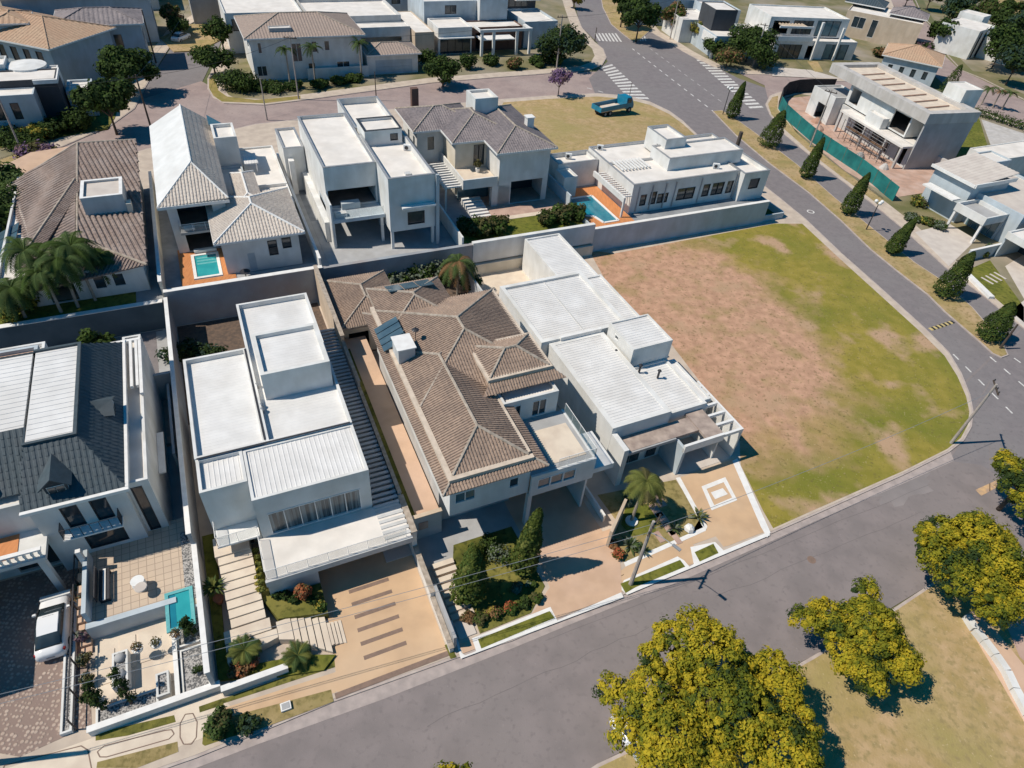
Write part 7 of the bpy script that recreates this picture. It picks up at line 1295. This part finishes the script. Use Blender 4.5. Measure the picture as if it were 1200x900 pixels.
for k in range(60): clump(wood, (180 + rs.uniform(-40, 60) + k * 2.0, 260 + rs.uniform(-15, 60), 4), (8, 8, 5), 90, 1.2, [0, 1], 1, .6)
for k in range(70): clump(wood, (-240 + k * 7 + rs.uniform(-3, 3), 300 + rs.uniform(-10, 30), 4), (8, 8, 5), 60, 1.4, [0, 1], 1, .6)
o = struct('distant_wood', wood, ['leaf_dark', 'leaf_teal'], stuff=True)
# ---------------------------------------------------------------- poles, lamps and wires
Lp = P(-22, 896)
pole('concrete utility pole with lamp arm standing before the palm garden', P(738.9, 684.4), 7.6, cross=R(60), lamp=(1.35, -1.2, 6.4), r=.17); p1t = P(738.9, 684.4) + Vector((0, 0, 7.3))
pole('pale utility pole at the kerb corner of the empty lot', P(1114.4, 519.2), 7.4, cross=R(75)); p2t = P(1114.4, 519.2) + Vector((0, 0, 7.1)); pole('utility pole just outside the left edge casting a long shadow', Lp, 7.2, r=.2)
p3 = P(180, 160); pole('dark wooden pole at the left street corner', p3, 8.6, 'wood', cross=R(20)); pole('slim pole before the tan roofed corner house', P(350, 116), 9.8, 'concrete', cross=R(10), r=.13); pole('pole at the pavement beside the spreading dark tree', P(652, 81), 9.8, cross=R(10), r=.15, lamp=(-.8, -1.2, 8))
pole('pole beside the upper crosswalk near the olive tree', P(785, 46), 9, cross=R(-20)); pole('grey pole in the garden left of the driveway', P(882, 78), 8.6, cross=R(-20), r=.2); pole('pole standing before the building site behind the teal fence', P(949, 172), 9.4, cross=R(-30), r=.14, transformer=False); pole('pole on the left lawn beside the dark house', P(26, 178), 8.8, r=.13)
pole('dark pole at the pavement between the two round trees', P(183, 74), 8.6, 'wood'); pole('dark pole at the top of the left street', P(251, 12), 8, 'wood'); pole('short dark pole behind the tall flat roofed house', P(441, 117), 4.6, 'wood', r=.1); pole('pole rising behind the pale hip roofs', P(313, 140), 6.2, r=.12); pole('dark post leaning at the median tip', P(1172, 408), 3.3, 'wood', r=.14, group=None)
pole('slim post at the faded crosswalk on the truck lot', P(737, 116), 3.0, 'wood', r=.06, group=None); pole('short dark post by the street corner crosswalk', P(697, 48), 2.8, 'wood', r=.12, group=None); pole('white tipped pole hidden in the park tree', P(1168, 688), 5.0, r=.08, group=None, lamp=(1.4, 1.0, 4.8))
lamp_post('globe lamp beside the slim cypress at the junction', P(847, 134), 4.4); lamp_post('globe lamp on the median before the pale driveway', P(1015, 269), 3.9)
lt = Lp + Vector((0, 0, 6.9))
for k, dz in enumerate((0, -.9)): wire(['upper wire over the front gardens', 'lower wire over the front gardens'][k], lt + Vector((0, 0, dz)), p1t + Vector((0, 0, dz)), .5, .016, mat_='steel'); 
wire('wire crossing the empty lot to the corner pole', p1t + Vector((0, 0, -.6)), p2t + Vector((0, 0, -.6)), .7, .018, mat_='steel')
wire('wire over the back street at left', P(26, 178) + Vector((0, 0, 8.5)), p3 + Vector((0, 0, 8.3)), .5, .02); wire('wire along the left street', p3 + Vector((0, 0, 8.3)), P(251, 12) + Vector((0, 0, 7.7)), 1.2, .02); wire('wire over the back street', p3 + Vector((0, 0, 8.2)), P(350, 116) + Vector((0, 0, 9.5)), .8, .02); wire('wire along the back street pavement', P(350, 116) + Vector((0, 0, 9.5)), P(652, 81) + Vector((0, 0, 9.5)), 1.2, .02); wire('wire over the junction', P(652, 81) + Vector((0, 0, 9.5)), P(785, 46) + Vector((0, 0, 8.7)), .8, .02); wire('wire from the junction to the building site pole', P(882, 78) + Vector((0, 0, 8.3)), P(949, 172) + Vector((0, 0, 9.1)), .5, .02)
# ---------------------------------------------------------------- vehicles
def loft(mb, st, mi=0):                      # stations: (x, [(y, z), ...]) same count, closed ring
    k = len(st[0][1]); i0 = len(mb.v)
    for x, ring in st: mb.v += [(x, y, z) for y, z in ring]
    for j in range(len(st) - 1):
        for i in range(k): mb.f.append((i0 + j * k + i, i0 + j * k + (i + 1) % k, i0 + (j + 1) * k + (i + 1) % k, i0 + (j + 1) * k + i)); mb.m.append(mi)
    mb.f.append(tuple(i0 + i for i in range(k - 1, -1, -1))); mb.m.append(mi); mb.f.append(tuple(i0 + (len(st) - 1) * k + i for i in range(k))); mb.m.append(mi)
def ring(w, zb, zt, sh=.85, crown=.03):
    return [(-w * .9, zb), (w * .9, zb), (w, zb + .15), (w, zb + (zt - zb) * .6), (w * sh, zt), (w * .4, zt + crown), (-w * .4, zt + crown), (-w * sh, zt), (-w, zb + (zt - zb) * .6), (-w, zb + .15)]
def sedan(label, base, heading, group='white cars'):   # built nose towards +x
    t = thing('parked_car', label, 'car', base, group, rz=1e-6); t.rotation_euler = (0, 0, heading)
    m = MB(); loft(m, [(-2.2, ring(.62, .35, .78)), (-2.12, ring(.78, .25, .90)), (-1.8, ring(.87, .2, .98)), (-1.2, ring(.90, .2, .97)), (0, ring(.90, .2, .95)), (.9, ring(.89, .2, .95)), (1.6, ring(.86, .2, .88)), (2.0, ring(.78, .24, .78)), (2.17, ring(.58, .32, .62))]); part('body', m, 'car_white', t, smooth=True)
    m = MB(); loft(m, [(-1.75, ring(.70, .9, .97, .9)), (-1.15, ring(.72, .9, 1.34, .82)), (-.6, ring(.74, .9, 1.43, .80)), (.2, ring(.74, .9, 1.42, .80)), (1.15, ring(.70, .88, .96, .9))]); part('windows', m, 'glass', t, smooth=True)
    m = MB(); loft(m, [(-1.05, [(-.57, 1.35), (.57, 1.35), (.55, 1.40), (-.55, 1.40)]), (-.5, [(-.60, 1.42), (.60, 1.42), (.57, 1.475), (-.57, 1.475)]), (.1, [(-.60, 1.42), (.60, 1.42), (.57, 1.47), (-.57, 1.47)]), (.32, [(-.58, 1.35), (.58, 1.35), (.55, 1.42), (-.55, 1.42)])]); part('roof', m, 'car_white', t)
    for x in (-1.32, 1.32):
        for s in (-1, 1):
            m = MB(); m.tube((x, s * .72, .31), (x, s * .92, .31), .31, .31, 16); w = part('wheel', m, 'tyre', t); m = MB(); m.tube((x, s * .92, .31), (x, s * .935, .31), .19, .17, 12); part('rim', m, 'steel', w)
    for s in (-1, 1):
        part('headlight', MB().hexa([(1.9, s * .45, .55), (1.9, s * .74, .55), (2.02, s * .72, .55), (2.13, s * .45, .55)], [(1.8, s * .45, .74), (1.8, s * .74, .76), (1.96, s * .72, .72), (2.08, s * .45, .68)]), 'glass_rail', t)
        part('tail_light', MB().hexa([(-2.16, s * .45, .68), (-2.05, s * .80, .68), (-1.9, s * .86, .68), (-1.95, s * .45, .68)], [(-2.14, s * .45, .84), (-2.02, s * .80, .86), (-1.88, s * .84, .86), (-1.93, s * .45, .84)]), 'red_light', t)
        part('mirror', MB().hexa([(.72, s * .86, .95), (.72, s * 1.04, .97), (.86, s * 1.02, .97), (.90, s * .86, .95)], [(.72, s * .86, 1.08), (.72, s * 1.04, 1.10), (.84, s * 1.02, 1.10), (.88, s * .86, 1.08)]), 'car_white', t)
    part('number_plate', MB().hexa([(-2.23, -.22, .5), (-2.23, .22, .5), (-2.2, .22, .5), (-2.2, -.22, .5)], [(-2.22, -.22, .61), (-2.22, .22, .61), (-2.19, .22, .61), (-2.19, -.22, .61)]), 'steel', t); part('bumper_grille', MB().hexa([(2.13, -.4, .34), (2.13, .4, .34), (2.19, .4, .34), (2.19, -.4, .34)], [(2.10, -.4, .5), (2.10, .4, .5), (2.17, .4, .5), (2.17, -.4, .5)]), 'dark_metal', t); return t
hd0 = R(90 + 27)
car = sedan('white saloon car parked on the shaded cobbled drive', P(66.5, 738, .14), hd0, None)
copy_tree(car, P(750, 875, .02), R(130), 'white car mostly hidden under the golden green tree'); copy_tree(car, P(213, 47, .02), R(80), 'white car parked on the left street near the orange verge')
def truck(label, base, heading):
    t = thing('parked_truck', label, 'truck', base, None, rz=1e-6); t.rotation_euler = (0, 0, heading)
    m = MB(); XF = Fr(90)
    B_ = lambda m, x0, x1, y0, y1, z0, z1: m.hexa([(x0, y0, z0), (x1, y0, z0), (x1, y1, z0), (x0, y1, z0)], [(x0, y0, z1), (x1, y0, z1), (x1, y1, z1), (x0, y1, z1)])
    part('chassis', B_(MB(), -3.9, 3.0, -.45, .45, .55, .85), 'dark_metal', t)
    m = MB(); loft(m, [(1.7, ring(1.1, .7, 2.55, .9, .05)), (2.9, ring(1.1, .6, 2.55, .88, .05)), (3.35, ring(1.08, .6, 1.75, .9, .03)), (3.6, ring(1.0, .6, 1.55, .85, .03))]); part('cab', m, 'truck_blue', t)
    part('windscreen', MB().hexa([(3.02, -.95, 1.8), (3.02, .95, 1.8), (3.42, .9, 1.72), (3.42, -.9, 1.72)], [(2.93, -.9, 2.45), (2.93, .9, 2.45), (2.98, .85, 2.47), (2.98, -.85, 2.47)]), 'glass', t)
    for s in (-1, 1): part('side_window', B_(MB(), 2.0, 2.8, *(sorted((s * 1.09, s * 1.12))), 1.7, 2.3), 'glass', t)
    b = B_(MB(), -4.2, 1.5, -1.2, 1.2, .95, 1.1); part('bed_floor', b, 'sand_wall', t)
    for y0, y1 in ((-1.26, -1.16), (1.16, 1.26)): part('bed_side', B_(MB(), -4.2, 1.5, y0, y1, 1.1, 1.8), 'truck_blue', t)
    part('tailgate', B_(MB(), -4.3, -4.2, -1.26, 1.26, 1.0, 1.8), 'truck_blue', t); part('headboard', B_(MB(), 1.5, 1.6, -1.26, 1.26, 1.0, 2.6), 'truck_blue', t)
    part('load', B_(MB(), -2.8, .6, -.75, .75, 1.11, 1.32), 'stone_cream', t)
    for x in (-3.0, -1.9, 2.6):
        for s in (-1, 1): w = part('wheel', MB().tube((x, s * .8, .48), (x, s * 1.15, .48), .48, .48, 16), 'tyre', t); part('rim', MB().tube((x, s * 1.15, .48), (x, s * 1.17, .48), .24, .2, 10), 'steel', w)
    return t
a = P(700, 130, 1.0); b = P(740, 122, 1.0); truck('blue flatbed truck with open bed parked on the dry grass lot', P(719, 132, .9), math.atan2((b - a).y, (b - a).x))
